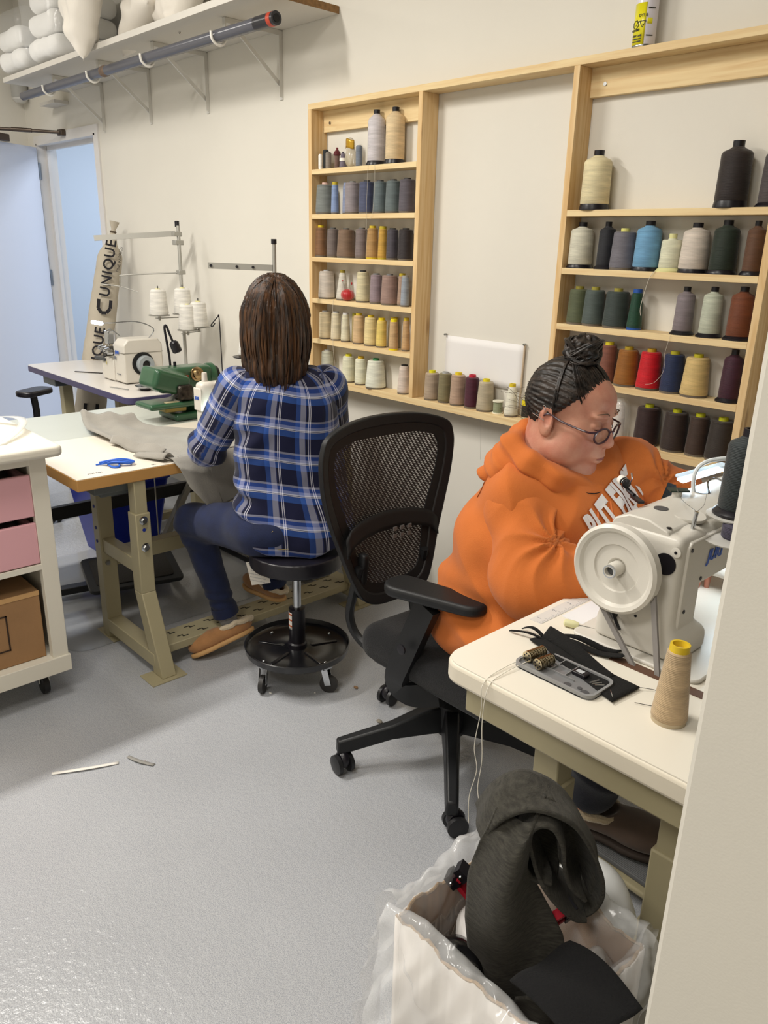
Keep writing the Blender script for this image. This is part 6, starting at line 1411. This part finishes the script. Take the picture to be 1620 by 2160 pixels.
# black fabric offcuts
BF=mat('black_felt','0c0c0c',.95,sheen=.0,bump=.5,bscale=400)
t=thing('fabric_offcut','wide black felt offcut curled over on the near table','fabric',(-.69,-1.24,.76))
b=B(); b.grid(lambda u,v:(-.800+.232*u-.0*v+(.02-.03*u)*(1-v)*0+(-.008+.0*u)*v,(-1.222-.020*u)*(1-v)+(-1.245-.075*u)*v,.7635+.004*math.sin(u*6)*(1-u)+.0015),26,8); b.build('flat_strip',BF,t,solid=.003)
b=B(); b.grid(lambda u,v:(-.795+.175*u,-1.222-.045*u+.020*math.sin(v*3.1)+.012*v,.766+.016*math.sin(v*3.14)*(1-u*.75)+.004*math.sin(u*5)),22,8); b.build('curled_strip',BF,t,solid=.0025)
b=B(); b.grid(lambda u,v:(-.775+.115*u+.01*v,-1.205+.040*u+.018*v-.0*u,.770+.006*math.sin(u*6)+.004*math.sin(v*3)),16,4); b.build('curled_strip',BF,t,solid=.0025)
t=thing('fabric_strip','thin black felt strip trailing towards the table left edge','fabric',(-.82,-1.23,.76))
b=B(); b.grid(lambda u,v:(-.858+.08*u,-1.247+.018*u+.006*v,.7635+.007*math.sin(u*3.1)+.001),14,2); b.build('strip_tail',BF,t,solid=.002)
b=B(); b.grid(lambda u,v:(-.845+.05*u,-1.222-.0*u+.009*v,.766+.010*math.sin(u*3.1)),12,2); b.build('strip_tail',BF,t,solid=.002)
t=thing('fabric_strip','pointed black felt strip beside the machine base','fabric',(-.68,-1.18,.76))
b=B(); b.grid(lambda u,v:(-.775+.135*u,-1.208+.045*u-.022*v*(1-.6*u*(1-u)),.770+.005*math.sin(u*7)),16,3); b.build('strip_body',BF,t,solid=.002)
# screwdriver, ruler, loose threads, cone
t=thing('screwdriver','small screwdriver with cream handle beside the machine base','screwdriver',(-.78,-1.127,.76))
B().lathe([(.004,0),(.0075,.003),(.008,.02),(.0065,.028),(.005,.031)],(-.803,-1.136,.769),ax=(.9,.40,-.02),n=16).build('handle',mat('handle_cream','d9d6a8',.35,alpha=None),t)
B().cyl((-.775,-1.1235,.7685),(-.742,-1.109,.7665),.0018,n=8).build('shaft',CH,t)
t=thing('ruler_tape','clear printed ruler stuck along the near table left edge','ruler',(-.85,-1.05,.76))
B().box(-.868,-.838,-1.165,-.86,.7601,.7608).build('ruler_strip',mat('ruler_clear','d5d3ce',.3),t,smooth=False)
b=B()
for k in range(60): y=-1.163+k*.005; b.box(-.850 if k%5==0 else -.845,-.838,y,y+.0007,.7608,.7610)
b.build('ruler_marks',mat('ruler_ink','8a8a90',.6),t,smooth=False)
for k in range(5): text('ruler_number',str(k+1),_M['ruler_ink'],t,(-.857,-1.145+.055*k,.7611),(0,1,0),(-1,0,0),.014,.0001)
t=thing('throat_sheet','thin pale plastic sheet lying beside the machine on the near table','sheet',(-.80,-1.0,.76))
B().box(-.832,-.765,-1.10,-.90,.7602,.7612).build('sheet',mat('sheet_white','e6e8ea',.25),t,smooth=False)
spool(None,-.487,.0295,.142,'cone',.60,'b59d7c','d8b82a','tall beige cone with yellow rim standing on the near table corner',y=-1.29,z=.7602)
strand([(-.57,-1.245,.766),(-.545,-1.225,.763),(-.52,-1.235,.764),(-.51,-1.265,.763),(-.55,-1.29,.763)],'dark thin thread tail curling from the black offcut','3a3a38',.0006)
strand([(-.765,-1.30,.765),(-.772,-1.36,.764),(-.772,-1.428,.755),(-.770,-1.432,.70),(-.778,-1.434,.62),(-.770,-1.432,.57),(-.785,-1.43,.50),(-.782,-1.43,.44)],'long white thread hanging off the near table edge','d8d4c8',.0009)
strand([(-.755,-1.31,.765),(-.760,-1.38,.764),(-.760,-1.429,.752),(-.764,-1.434,.68),(-.758,-1.434,.60),(-.766,-1.43,.53),(-.755,-1.43,.49)],'shorter white thread twisted round the long hanging thread','d8d4c8',.0009)
# ---------- near machine ----------
t=thing('lockstitch_machine','large white lockstitch machine with big handwheel on the near table','sewing machine',(-.66,-.90,.76))
MW=mat('machine_white','d3cfc6',.33,spec=.5,bump=.05,bscale=300); 
def colf(P):
    o=rbox(P,(-.660,-1.072,.885),(.075,.050,.125),.014)
    o=smin(o,rbox(P,(-.655,-.88,.955),(.062,.19,.052),.018),.02)
    o=smin(o,rbox(P,(-.660,-.71,.90),(.040,.045,.095),.02),.02)
    o=smin(o,rbox(P,(-.65,-1.06,.785),(.088,.062,.030),.02),.03)
    return smax(o,-rbox(P,(-.60,-1.135,.955),(.022,.022,.0),.0)*1-.0,.001) if 0 else o
sdf('machine_body',colf,(-.76,-1.14,.768),(-.55,-.65,1.03),.0045,MW,t,smooth_it=1)
B().prism(rrect(-.775,-.505,-1.155,-.64,.02),(0,0,.7603),(1,0,0),(0,1,0),.008).build('bed_plate',MW,t,bevel=.003)
b=B(); b.prism([(-.735,0),(-.612,0),(-.620,.013),(-.66,.026),(-.70,.026),(-.728,.013)],(0,-1.115,1.003),(1,0,0),(0,0,1),-.44); b.build('top_cover',MW,t,bevel=.003)
B().prism([(-1.10,.780),(-1.035,.780),(-1.035,.905),(-.70,.905),(-.70,1.0),(-1.09,1.0),(-1.10,.99)],(-.588,0,0),(0,1,0),(0,0,1),.008).build('side_panel',MW,t,bevel=.002)
B().box(-.5885,-.5875,-1.106,-1.101,.775,.995).build('panel_seam',mat('seam_dark','4a4640',.7),t)
for y,z in((-1.09,.985),(-1.04,.80),(-1.035,.915),(-.99,.99),(-1.085,.86)): B().lathe([(.004,0),(.004,.0015)],(-.580,y,z),ax=(1,0,0),n=14).build('panel_screw',BLK,t)
text('maker_logo','JUKI',BLU,t,(-.5785,-1.020,.955),(0,1,0),(0,0,1),.032,.0004,bold=.0014,shear=.2,align='LEFT')
yr=-1.1225
for x,z,r in((-.612,.957,.021),): B().lathe([(r,0),(r,.002)],(x,yr+.0005,z),ax=(0,-1,0),n=28).build('black_cap',BLK,t)
for x,z in((-.594,.985),(-.70,.80),(-.655,.80),(-.630,.80)):
    B().lathe([(.0095,0),(.0095,.002),(.007,.0025)],(x,yr,z),ax=(0,-1,0),n=20).build('boss',MW,t); B().lathe([(.003,.0025),(.003,.003)],(x,yr,z),ax=(0,-1,0),n=12).build('boss_hole',BLK,t)
for x,z in((-.66,.86),(-.655,.835),(-.71,.775)): B().lathe([(.0028,0),(.0028,.001)],(x,yr,z),ax=(0,-1,0),n=12).build('rear_hole',BLK,t)
B().tube([(-.700,-1.135,.835),(-.690,-1.142,.83),(-.683,-1.14,.815),(-.680,-1.132,.80)],.0035,n=8).build('cable',BLK,t); B().lathe([(.012,0),(.010,.008)],(-.703,-1.123,.822),ax=(0,-1,0)).build('cable_socket',mat('dark_rubber','3c3c3c',.5),t)
# handwheel
wc=(-.684,-1.150,.937)
hw=B(); hw.lathe([(.020,.030),(.080,.030),(.087,.022),(.087,.005),(.081,.000),(.074,.003),(.069,.010),(.047,.012),(.045,.016),(.020,.016),(.014,.022),(.014,.000),(.012,-.012),(.009,-.012),(.009,.01)],(wc[0],wc[1]-.030,wc[2]),ax=(0,1,0),n=64,caps=False); hw.build('handwheel',MW,t,angle=30)
B().lathe([(.0105,-.0125),(.0125,-.0125),(.013,-.008)],(wc[0],wc[1]-.030,wc[2]),ax=(0,1,0),n=28,caps=False).build('wheel_hub_ring',CH,t); B().lathe([(.0092,-.002),(.0092,.0)],(wc[0],wc[1]-.030,wc[2]),ax=(0,1,0)).build('wheel_bore',_M['well_dark'],t)
B().lathe([(.05,0),(.05,.024)],(wc[0],wc[1],wc[2]),ax=(0,1,0)).build('wheel_flange',MW,t)
BE=mat('belt_grey','8a8684',.6)
B().beam((wc[0]-.080*.35,wc[1]-.012,wc[2]-.080),(-.618,-1.172,.755),.010,.006,up=(0,1,0)).build('belt',BE,t); B().beam((wc[0]+.078,wc[1]-.012,wc[2]-.03),(-.570,-1.172,.755),.010,.006,up=(0,1,0)).build('belt',BE,t)
B().box(-.665,-.475,-1.186,-1.162,.7602,.7612).build('belt_slot',mat('slot_brown','5c4030',.6),t,smooth=False)
# top fittings
B().lathe([(.036,0),(.037,.003),(.036,.006)],(-.640,-1.005,1.018),ax=(.15,0,1),n=36).build('tension_disc',MW,t)
B().lathe([(.014,0),(.014,.001)],(-.678,-1.035,1.0293),ax=(0,0,1),n=24).build('oil_window',mat('oval_grey','4e4e52',.3),t); B().lathe([(.018,0),(.018,.001)],(-.680,-.86,1.0293),n=24).build('oil_window',_M['oval_grey'],t)
for x,y in((-.625,-1.10),(-.640,-1.0),(-.70,-1.06),(-.62,-.87),(-.70,-.95)): B().lathe([(.005,0),(.005,.001)],(x,y,1.0185 if x>-.65 else 1.0235),n=12).build('cover_screw',BLK,t)
B().cyl((-.604,-1.052,1.0),(-.600,-1.052,1.047),.0038,n=14).build('spool_pin',CH,t)
b=B(); b.beam((-.715,-1.045,1.034),(-.748,-1.02,1.034),.012,.005); b.tube([(-.745,-1.02,1.036),(-.765,-1.01,1.04),(-.775,-1.005,1.05)],.004); wn=b.build('bobbin_winder',BLK,t)
B().lathe([(.010,0),(.010,.012)],(-.790,-1.0,1.056),ax=(.7,-.4,-.1),n=20).build('winder_wheel',mat('white_rubber','e4e0d8',.4),wn)
for k in range(3): B().lathe([(.0095,0),(.0095,.0025)],(-.7795+.004*k,-1.006-.0022*k,1.0545-.0006*k),ax=(.7,-.4,-.1),n=18).build('winder_disc',CH if k%2 else BLK,wn)
B().tube([(-.766,-1.012,1.052),(-.758,-1.015,1.066),(-.762,-1.012,1.078)],.0016,n=6).build('winder_finger',CH,wn)
B().prism([(-.02,-.012),(.02,-.014),(.024,.008),(-.016,.014)],(-.700,-.93,1.040),(.6,.8,0),(-.8,.6,0),.003).build('guide_plate',mat('dark_green_plate','33403a',.4,metal=.4),t); B().cyl((-.70,-.93,1.02),(-.70,-.93,1.04),.010).build('plate_post',MW,t)
LM=mat('led_white','d4eaff',.3,emit=5)
B().beam((-.742,-.838,1.034),(-.695,-.748,1.056),.024,.007).build('lamp_diffuser',LM,t,bevel=.003); B().beam((-.744,-.842,1.042),(-.690,-.740,1.065),.026,.008).build('lamp_housing',mat('lamp_clear','d8e8f0',.1,alpha=.6),t,bevel=.003)
B().tube([(-.690,-.875,1.02),(-.695,-.875,1.065),(-.685,-.86,1.09),(-.66,-.82,1.098),(-.62,-.76,1.095),(-.60,-.73,1.07),(-.60,-.73,1.0)],.0045).build('lamp_bracket',mat('white_tube','dfe6ea',.25),t)
B().tube([(-.665,-.86,1.03),(-.675,-.85,1.05),(-.665,-.83,1.055),(-.65,-.80,1.035)],.0022,n=6).build('thread_hook',CH,t)
for nm,lc,e in(('machine_lamp_near',(-.72,-.79,1.03),.9),('machine_lamp_bed',(-.62,-.78,.88),.5)):
    l=bpy.data.lights.new(nm,'POINT'); l.energy=e; l.color=(.75,.9,1); l.shadow_soft_size=.03; o=bpy.data.objects.new(nm,l); COL.objects.link(o); o.location=lc
B().cyl((-.66,-.71,.80),(-.66,-.71,.77),.004,n=10).build('presser_bar',CH,t)
strand([(-.60,-1.052,1.047),(-.66,-.99,1.043),(-.70,-.935,1.046)],'thin grey thread from the steel pin to the dark guide plate','6a6864',.0005)
strand([(-.60,-1.052,1.047),(-.615,-.99,1.045),(-.64,-.93,1.06)],'thin grey thread from the steel pin towards the machine lamp','6a6864',.0005)
o=B().prism([(0,0),(.05,.0),(.035,.05),(.018,.055)],(-.80,-.80,.955),(.8,.6,0),(-.1,0,1),.003).build('dark_cloth',BF,None); 
tag(o,'small dark piece of cloth held up behind the bobbin winder','cloth')
o=B().box(-.57,-.53,-.80,-.74,.7605,.775).build('blue_clip',mat('clip_blue','1f3fa8',.4),None); tag(o,'small blue clip lying under the machine arm','clip')
# spools right of machine
q=thing('spool_stand','pair of white spool plates partly hidden by the near wall edge','thread stand',(-.50,-.93,.76))
B().cyl((-.50,-.90,.76),(-.50,-.90,1.25),.008).build('pole',GM,q)
B().lathe([(.052,0),(.054,.003),(.02,.006)],(-.562,-.965,1.028)).build('cone_plate',WMET,q); B().lathe([(.052,0),(.054,.003),(.02,.006)],(-.548,-1.0,.992)).build('cone_plate',WMET,q)
B().beam((-.50,-.90,1.02),(-.562,-.965,1.026),.018,.004).build('plate_arm',WMET,q); B().beam((-.50,-.90,.985),(-.53,-1.0,.990),.018,.004).build('plate_arm',WMET,q)
spool(None,-.562,.036,.165,'king',.95,'232a2c','14121c','charcoal king spool on the upper plate at the near wall edge',y=-.965,z=1.034)
spool(None,-.545,.024,.03,'tube',1,'3a3648','3a3648','dark purple thread stub on the lower plate at the wall edge',y=-1.0,z=.998)
# pedal
t=thing('foot_pedal','beige metal foot pedal with ribbed grey pad under the near table','pedal',(-.72,-.84,0))
Mp=rot(0,-6,0)
B().box(-.90,-.56,-.945,-.73,.045,.062,R=rot(0,3,0)).build('pedal_plate',BEI,t,bevel=.006)
B().box(-.84,-.585,-.925,-.75,.0635,.070,R=rot(0,3,0)).build('rubber_pad',mat('pad_grey','5f6062',.7),t)
b=B()
for k in range(32): y=-.922+.0054*k; b.box(-.84,-.585,y,y+.0022,.070,.0725,R=rot(0,3,0),c=(-.7125,-.8375,.067))
b.build('pad_ribs',mat('pad_rib','7b7c7e',.6),t,smooth=False)
B().box(-.60,-.56,-1.27,-.33,.03,.06).build('pivot_bar',BEI,t); 
# ---------- scrap box in the foreground ----------
t=thing('cardboard_box','torn cardboard scrap box lined with clear plastic, bottom right foreground','box',(-.535,-1.60,0))
CB2=mat('cardboard_inside','8a6844',.9,var=.15,vscale=14,bump=.2,bscale=60); CWH=mat('cardboard_white','dcd6d0',.8,var=.04,vscale=10); TORN=mat('torn_edge','a98c68',.95,var=.4,vscale=90,bump=1,bscale=90)
x0,x1,ya,yb=-.682,-.388,-1.722,-1.478
def rim(s): return .485+.005*math.sin(s*31)+.004*math.sin(s*67+1)+.003*math.sin(s*140)+.002*math.sin(s*330)
def wallp(nm,p,q,m,off=0.,par=None,z0=.0):
    p,q=V(p),V(q); b=B(); n=(q-p).cross(V((0,0,1))).normalized()
    b.grid(lambda u,v:tuple(p.lerp(q,u)+n*off+V((0,0,z0+(rim(p.x+p.y+u*(q-p).length)-z0)*v))),36,3); return b.build(nm,m,par if par is not None else t,solid=.003,angle=80)
for nm,p,q in(('near_side',(x0,ya,0),(x1,ya,0)),('right_side',(x1,ya,0),(x1,yb,0)),('far_side',(x1,yb,0),(x0,yb,0)),('left_side',(x0,yb,0),(x0,ya,0))):
    wallp(nm,p,q,CB2,0.); wallp(nm+'_print',p,q,CWH,.0028)
B().box(x0,x1,ya,yb,.002,.008).build('bottom',CB2,t)
b=B(); cr=[(x0,ya),(x1,ya),(x1,yb),(x0,yb),(x0,ya)]
for (px,py),(qx,qy) in zip(cr,cr[1:]):
    L=math.hypot(qx-px,qy-py); pts=[]
    for k in range(31): u=k/30; pts.append((px+(qx-px)*u+rng.uniform(-.0015,.0015),py+(qy-py)*u+rng.uniform(-.0015,.0015),rim(px+py+u*L)+rng.uniform(-.002,.003)))
    b.tube(pts,.0028,n=6,smooth=False)
b.build('torn_rim',TORN,t)
text('box_print','COMBO',mat('print_faded','b0977a',.9),t,(x0+.0035,-1.60,.40),(0,-1,0),(0,0,1),.05,.0003); text('box_print','PAPER',_M['print_faded'],t,(x0+.0035,-1.60,.355),(0,-1,0),(0,0,1),.04,.0003)
# plastic liner
LN=mat('liner_film','eceef0',.12,alpha=.30,spec=1.,bump=.9,bscale=11)
t=thing('plastic_liner','crumpled clear plastic liner hanging over the scrap box rim','plastic liner',(-.7,-1.65,0))
def crum(x,y,z,s=1.): return s*(.010*math.sin(31*x+17*z)*math.sin(23*y+29*z)+.006*math.sin(71*x-53*y+47*z)+.003*math.sin(150*(x+y)-97*z))
def liner(p,q,n,drop,inn,out,nm,seed=0.):
    p,q,n=V(p),V(q),V(n); b=B()
    def f(u,v):
        base=p.lerp(q,u)
        if v<.35: w=v/.35; P_=base-n*(.012+inn*(1-w)*.2)+V((0,0,.50-(1-w)*.20))
        elif v<.5: w=(v-.35)/.15; P_=base-n*.012*(1-w)+n*(.03*w)+V((0,0,.50+.022*math.sin(w*3.14)))
        else: w=(v-.5)/.5; P_=base+n*(.03+out*w)+V((0,0,.50-drop*w*(1+.25*math.sin(u*9+seed))))
        c=crum(P_.x+seed,P_.y,P_.z,1.0 if v>.3 else .5); return tuple(P_+n*max(-.006,c*(1.2 if v>.5 else .5))+V((0,0,crum(P_.y+seed,P_.x,P_.z,.8))))
    b.grid(f,60,44); return b.build(nm,LN,t,angle=180)
liner((x0,yb+.02,0),(x0,ya-.005,0),(-1,0,0),.34,.02,.07,'liner_left',0.)
liner((x0-.01,ya,0),(x1-.02,ya,0),(0,-1,0),.26,.02,.035,'liner_near',1.3)
liner((x1+.0,ya+.06,0),(x1,yb,0),(1,0,0),.10,.04,.025,'liner_right',2.1); liner((x1,yb,0),(x0,yb,0),(0,1,0),.07,.04,.02,'liner_far',3.7)
# white roll and bag inside
t=thing('paper_roll','white roll standing inside the scrap box beside the red clamp','paper roll',(-.60,-1.58,.01))
B().lathe([(.060,0),(.062,.02),(.062,.42),(.056,.43),(.030,.43),(.028,.40)],(-.595,-1.580,.012),n=36,caps=False).build('roll',mat('roll_white','dedbd8',.6),t)
t=thing('bubble_wrap','shiny crumpled clear wrap filling the right side of the scrap box','plastic wrap',(-.43,-1.53,.2))
sdf('wrap',lambda P:ell(P,(-.435,-1.535,.385),(.040,.050,.085))+.010*snoise(*P,70,41)+.006*snoise(*P,150,42),(-.49,-1.63,.28),(-.392,-1.482,.51),.0045,mat('wrap_film','dcdcdc',.1,alpha=.42,spec=1.),t,smooth_it=0)
# red clamps
RC=mat('clamp_red','a01c2c',.35,spec=.5)
def clamp(lab,o,u,v,sc=1.):
    o,u,v=V(o),V(u).normalized(),V(v).normalized(); w=u.cross(v); t=thing('clamp',lab,'clamp',o)
    def P(x,y,z=0): return o+u*x*sc+v*y*sc+w*z*sc
    out=[(0,.012),(.03,.016),(.075,.004),(.115,-.022),(.11,-.045),(.07,-.026),(.03,-.012),(0,-.010)]
    b=B(); 
    for a,c in zip(out,out[1:]+out[:1]): b.beam(P(*a),P(*c),.008*sc,.018*sc,up=w)
    for a,c in(((.03,.016),(.03,-.012)),((.055,.010),(.05,-.020)),((.075,.004),(.07,-.026)),((.095,-.010),(.09,-.036))): b.beam(P(*a),P(*c),.006*sc,.016*sc,up=w)
    b.build('jaw',RC,t,bevel=.001); B().prism(out,o-w*.002,u*sc,v*sc,.004).build('web',mat('clamp_dark','7a1420',.4),t)
    for s in(.012,-.012):
        B().prism([(-.018,-.006),(.006,-.008),(.006,.010),(-.018,.008)],P(0,s,-.012),u*sc,v*sc,.024*sc).build('pad',BLK,t); B().lathe([(.004,0),(.003,.003)],P(-.006,s,.013),ax=w,n=10).build('rivet',CH,t)
clamp('red clamp with black pads leaning on the box left rim',(-.664,-1.590,.492),(.62,.30,-.62),(.55,.25,.75),1.05)
clamp('red clamp half buried behind the grey felt roll',(-.497,-1.530,.505),(-.3,-.7,-.35),(.2,-.3,.8),.85)
clamp('red clamp lowest in the box beside the felt strip',(-.487,-1.560,.43),(-.6,-.6,.1),(.1,0,1),.7)
# grey felt roll
FE=mat('charcoal_felt','3a3832',1.,sheen=.05,var=.5,vscale=70,stretch=(1,1,5),bump=.5,bscale=260)
t=thing('felt_piece','curled charcoal grey felt piece rising out of the scrap box','fabric',(-.54,-1.60,.2))
r_v=V((.682,.731,0)); 
def ctr(px,z,d=0.): return V((-.56,-1.56,0))+r_v*px+V((-.731,.682,0))*d+V((0,0,z))
def sp_(px,py): return ((px-1118)*.00074,.727-(py-1650)*.00101+(px-1118)*.0002)
def extr(nm,pts,d0,d1,ds=0.,dz=0.,wob=.003):
    P=catmull([V((*sp_(*p),0)) for p in pts],8); n=len(P)-1; b=B()
    def f(u,v):
        i=u*n; k=min(int(i),n-1); p=P[k].lerp(P[k+1],i-k); d=d0+(d1-d0)*v
        return tuple(ctr(p.x+ds*v+wob*math.sin(v*6+u*9),p.y+dz*v+wob*math.sin(v*5+u*12+1),d+.006*math.sin(u*8)))
    b.grid(f,n,12); return b.build(nm,FE,t,solid=.0055,angle=180)
extr('rolled_part',[(1158,1800),(1120,1788),(1094,1752),(1094,1712),(1118,1684),(1150,1692),(1172,1730),(1180,1775),(1200,1815),(1235,1850)],-.055,.045,.01,.0)
b=B(); b.grid(lambda u,v:tuple(ctr(-.034+.090*u,.545+.115*v,.040-.03*(2*u-1)**2)),14,12); b.build('inner_flap',FE,t,solid=.005,angle=180)
if 0: sdf('inner_curl',lambda P:ell(P,ctr(.020,.585,.09),(.036,.036,.056))+.005*snoise(*P,60,71),ctr(.02,.585,.09)-V((.06,.06,.075)),ctr(.02,.585,.09)+V((.06,.06,.075)),.005,FE,t)
extr('outer_fold',[(1200,1870),(1240,1888),(1268,1868),(1272,1830),(1252,1778),(1205,1712),(1155,1676),(1098,1656),(1045,1668),(1012,1705)],-.045,.045,.0,.0)
extr('middle_fold',[(1095,1700),(1120,1760),(1160,1815),(1205,1862),(1240,1884)],-.060,.05,.02,-.02)
Pi_=[(1118,1684),(1150,1692),(1172,1730),(1180,1775),(1200,1815),(1235,1850)]; Po_=[(1098,1656),(1155,1676),(1205,1712),(1252,1778),(1272,1830),(1262,1874)]
def web_(u,v):
    i=u*5; k=min(int(i),4); f_=i-k; p=[Pi_[k][j]*(1-f_)+Pi_[k+1][j]*f_ for j in(0,1)]; q=[Po_[k][j]*(1-f_)+Po_[k+1][j]*f_ for j in(0,1)]
    s,z=sp_(p[0]+(q[0]-p[0])*v,p[1]+(q[1]-p[1])*v); return tuple(ctr(s,z,.030-.05*(2*v-1)**2+.006*math.sin(u*9)))
b=B(); b.grid(web_,40,14); b.build('inner_layer',FE,t,solid=.005,angle=180)
YS=[1664,1700,1760,1830,1900,1980,2060,2160]; LX=[1040,1008,990,988,1000,1008,1046,1116]; RX=[1140,1108,1104,1150,1196,1186,1184,1204]
def sheet(u,v):
    y=YS[0]+(YS[-1]-YS[0])*v; l=np.interp(y,YS,LX); r=np.interp(y,YS,RX); s,z=sp_(l+(r-l)*u,y+ (14*math.sin(u*3.1) if v<.05 else 0))
    return tuple(ctr(s,z,-.052-.030*math.sin(u*3.1)+.035*(1-min(1,v/.10))**2+.012*math.sin(u*7+v*6)+.008*math.sin(v*14+u*3)))
b=B(); b.grid(sheet,30,60); b.build('hanging_sheet',FE,t,solid=.0055,angle=180)
def flap(u,v):
    y0=1958-22*u+ 40*(u>.92)*(u-.92)/.08; px=1092+88*u+ (25*v*u); s,z=sp_(px,y0+(2175-y0)*v)
    return tuple(ctr(s,z,-.100-.018*math.sin(u*3.1)+.008*math.sin(v*8+u*4)))
b=B(); b.grid(flap,16,22); b.build('lower_flap',FE,t,solid=.0055,angle=180)
t=thing('felt_sheet','flat black felt sheet lying across the scrap box front','fabric',(-.45,-1.66,.44))
b=B(); b.grid(lambda u,v:(-.452+.128*u-.02*v,-1.585-.118*v-.015*u,.512+.022*math.sin(.4+u*2.4)-.004*v+.004*math.sin(v*9+u*4)),20,16); b.build('sheet',mat('dark_felt','0f0f11',1.,sheen=.0,bump=.4,bscale=300),t,solid=.005,angle=180)
t=thing('black_bag','shiny black plastic bag crumpled in the box below the felt','plastic bag',(-.60,-1.67,.36))
sdf('bag',lambda P:ell(P,(-.595,-1.665,.395),(.055,.035,.060),rot(0,20,0))+.008*snoise(*P,60,51)+.005*snoise(*P,130,52),(-.67,-1.715,.31),(-.52,-1.615,.48),.0045,mat('bag_black','0c0c0e',.2,spec=.8),t,smooth_it=0)
# white jug
t=thing('plastic_jug','translucent white rounded plastic container behind the scrap box','container',(-.53,-1.37,0))
JG=mat('jug_white','e4e6e6',.3,spec=.5); JG.node_tree.nodes['Principled BSDF'].inputs['Subsurface Weight'].default_value=.4; JG.node_tree.nodes['Principled BSDF'].inputs['Subsurface Radius'].default_value=(.05,.05,.05)
sdf('jug_body',lambda P:smin(rbox(P,(-.522,-1.400,.22),(.076,.052,.215),.04),ell(P,(-.522,-1.400,.43),(.072,.050,.075)),.03),(-.62,-1.47,.0),(-.43,-1.335,.53),.006,JG,t)
B().lathe([(.018,0),(.020,.004),(.020,.022),(.017,.024)],(-.575,-1.395,.49)).build('jug_cap',mat('cap_white','dfe3e6',.4),t)
# scraps on the floor
for lab,p,q,c,w in(('curved white paper strip on the floor, left of the other',(-2.06,-1.79,.0),(-1.98,-1.62,.0),'e2dfd8',.012),('grey paper strip on the floor nearer the stool',(-1.99,-1.585,.0),(-1.90,-1.545,.0),'8f8d88',.012)):
    p,q=V(p),V(q); b=B(); d=(q-p).normalized(); s=d.cross(V((0,0,1))); b.grid(lambda u,v:tuple(p.lerp(q,u)+s*(w*(v-.5)+.008*math.sin(u*3.1))+V((0,0,.002+.004*math.sin(u*3.1)))),12,2); o=b.build('paper_strip',mat('scrap_'+c,c,.8),None,solid=.0012); tag(o,lab,'paper')
for x,y,r,c,lab in((-1.83,-.80,.010,'9a7a5a','small brown fluff tuft on the floor beside the stool'),(-2.0,-1.05,.006,'e8e6e0','tiny white scrap on the floor left of the stool'),(-1.90,-.93,.004,'e8e6e0','tiny white scrap between the stool and the chair'),(-1.62,-.88,.012,'8a8478','grey lint tuft on the floor behind the chair base'),(-1.93,-1.56,.007,'a08478','tiny tan scrap beside the grey paper strip')):
    o=B().sphere((x,y,r*.4),r,n=10,m=6,sc=(1,.7,.4)).build('floor_scrap',mat('scrap_'+c,c,.9,bump=1,bscale=300),None); tag(o,lab,'scrap')
o=B().tube([(-1.80,-.33,.004),(-1.72,-.40,.004),(-1.66,-.30,.006),(-1.55,-.22,.005),(-1.50,-.32,.005),(-1.58,-.42,.004),(-1.70,-.50,.004)],.0035,n=6).build('power_cable',BLK,None); tag(o,'black cable curled on the floor behind the mesh chair','cable')
o=B().tube([(-1.68,-.10,.004),(-1.60,-.12,.02),(-1.52,-.10,.10),(-1.50,-.05,.30),(-1.50,-.02,.35)],.0035,n=6).build('power_cable',BLK,None); tag(o,'black cable rising up the wall behind the mesh chair','cable')
# ---------- camera ----------
cam=bpy.data.cameras.new('camera'); co=bpy.data.objects.new('camera',cam); COL.objects.link(co)
r_=(0.682244303,0.730736116,0.023820985); d_=(0.251147932,-0.203634075,-0.946286362); f_=(-0.686634857,0.651581071,-0.322451205)
Mx=Matrix(((r_[0],-d_[0],-f_[0],0),(r_[1],-d_[1],-f_[1],-2.42),(r_[2],-d_[2],-f_[2],1.5),(0,0,0,1))); co.matrix_world=Mx
cam.sensor_fit='VERTICAL'; cam.sensor_height=36; cam.lens=27.5; cam.clip_start=.02; SC.camera=co
# ---------- light ----------
def area(n,loc,size,energy,col,rotd=(0,0,0),sy=None):
    l=bpy.data.lights.new(n,'AREA'); l.energy=energy; l.color=col; l.size=size
    if sy: l.shape='RECTANGLE'; l.size_y=sy
    o=bpy.data.objects.new(n,l); COL.objects.link(o); o.location=loc; o.rotation_euler=[math.radians(a) for a in rotd]; return o
W_=(1.0,.955,.885)
area('ceiling_light_strip',(-3.15,-2.5,3.05),.14,105,W_,sy=1.6)
area('ceiling_light_panel',(-1.5,-1.9,3.08),.6,30,W_,sy=.6)
area('ceiling_light_far',(-5.2,-1.8,3.08),.5,26,W_,sy=1.0)
area('ceiling_light_entry',(-.3,-3.7,3.08),.6,42,W_,sy=.9)
area('hall_light',(-6.3,1.7,3.0),1.5,115,(.80,.885,1.0),sy=1.5)
w=bpy.data.worlds.new('world'); SC.world=w; w.use_nodes=True; w.node_tree.nodes['Background'].inputs[0].default_value=(1,.96,.9,1); w.node_tree.nodes['Background'].inputs[1].default_value=.25
SC.view_settings.view_transform='Standard'; SC.view_settings.look='None'; SC.view_settings.gamma=1; SC.view_settings.use_curve_mapping=False; SC.view_settings.exposure=-.06
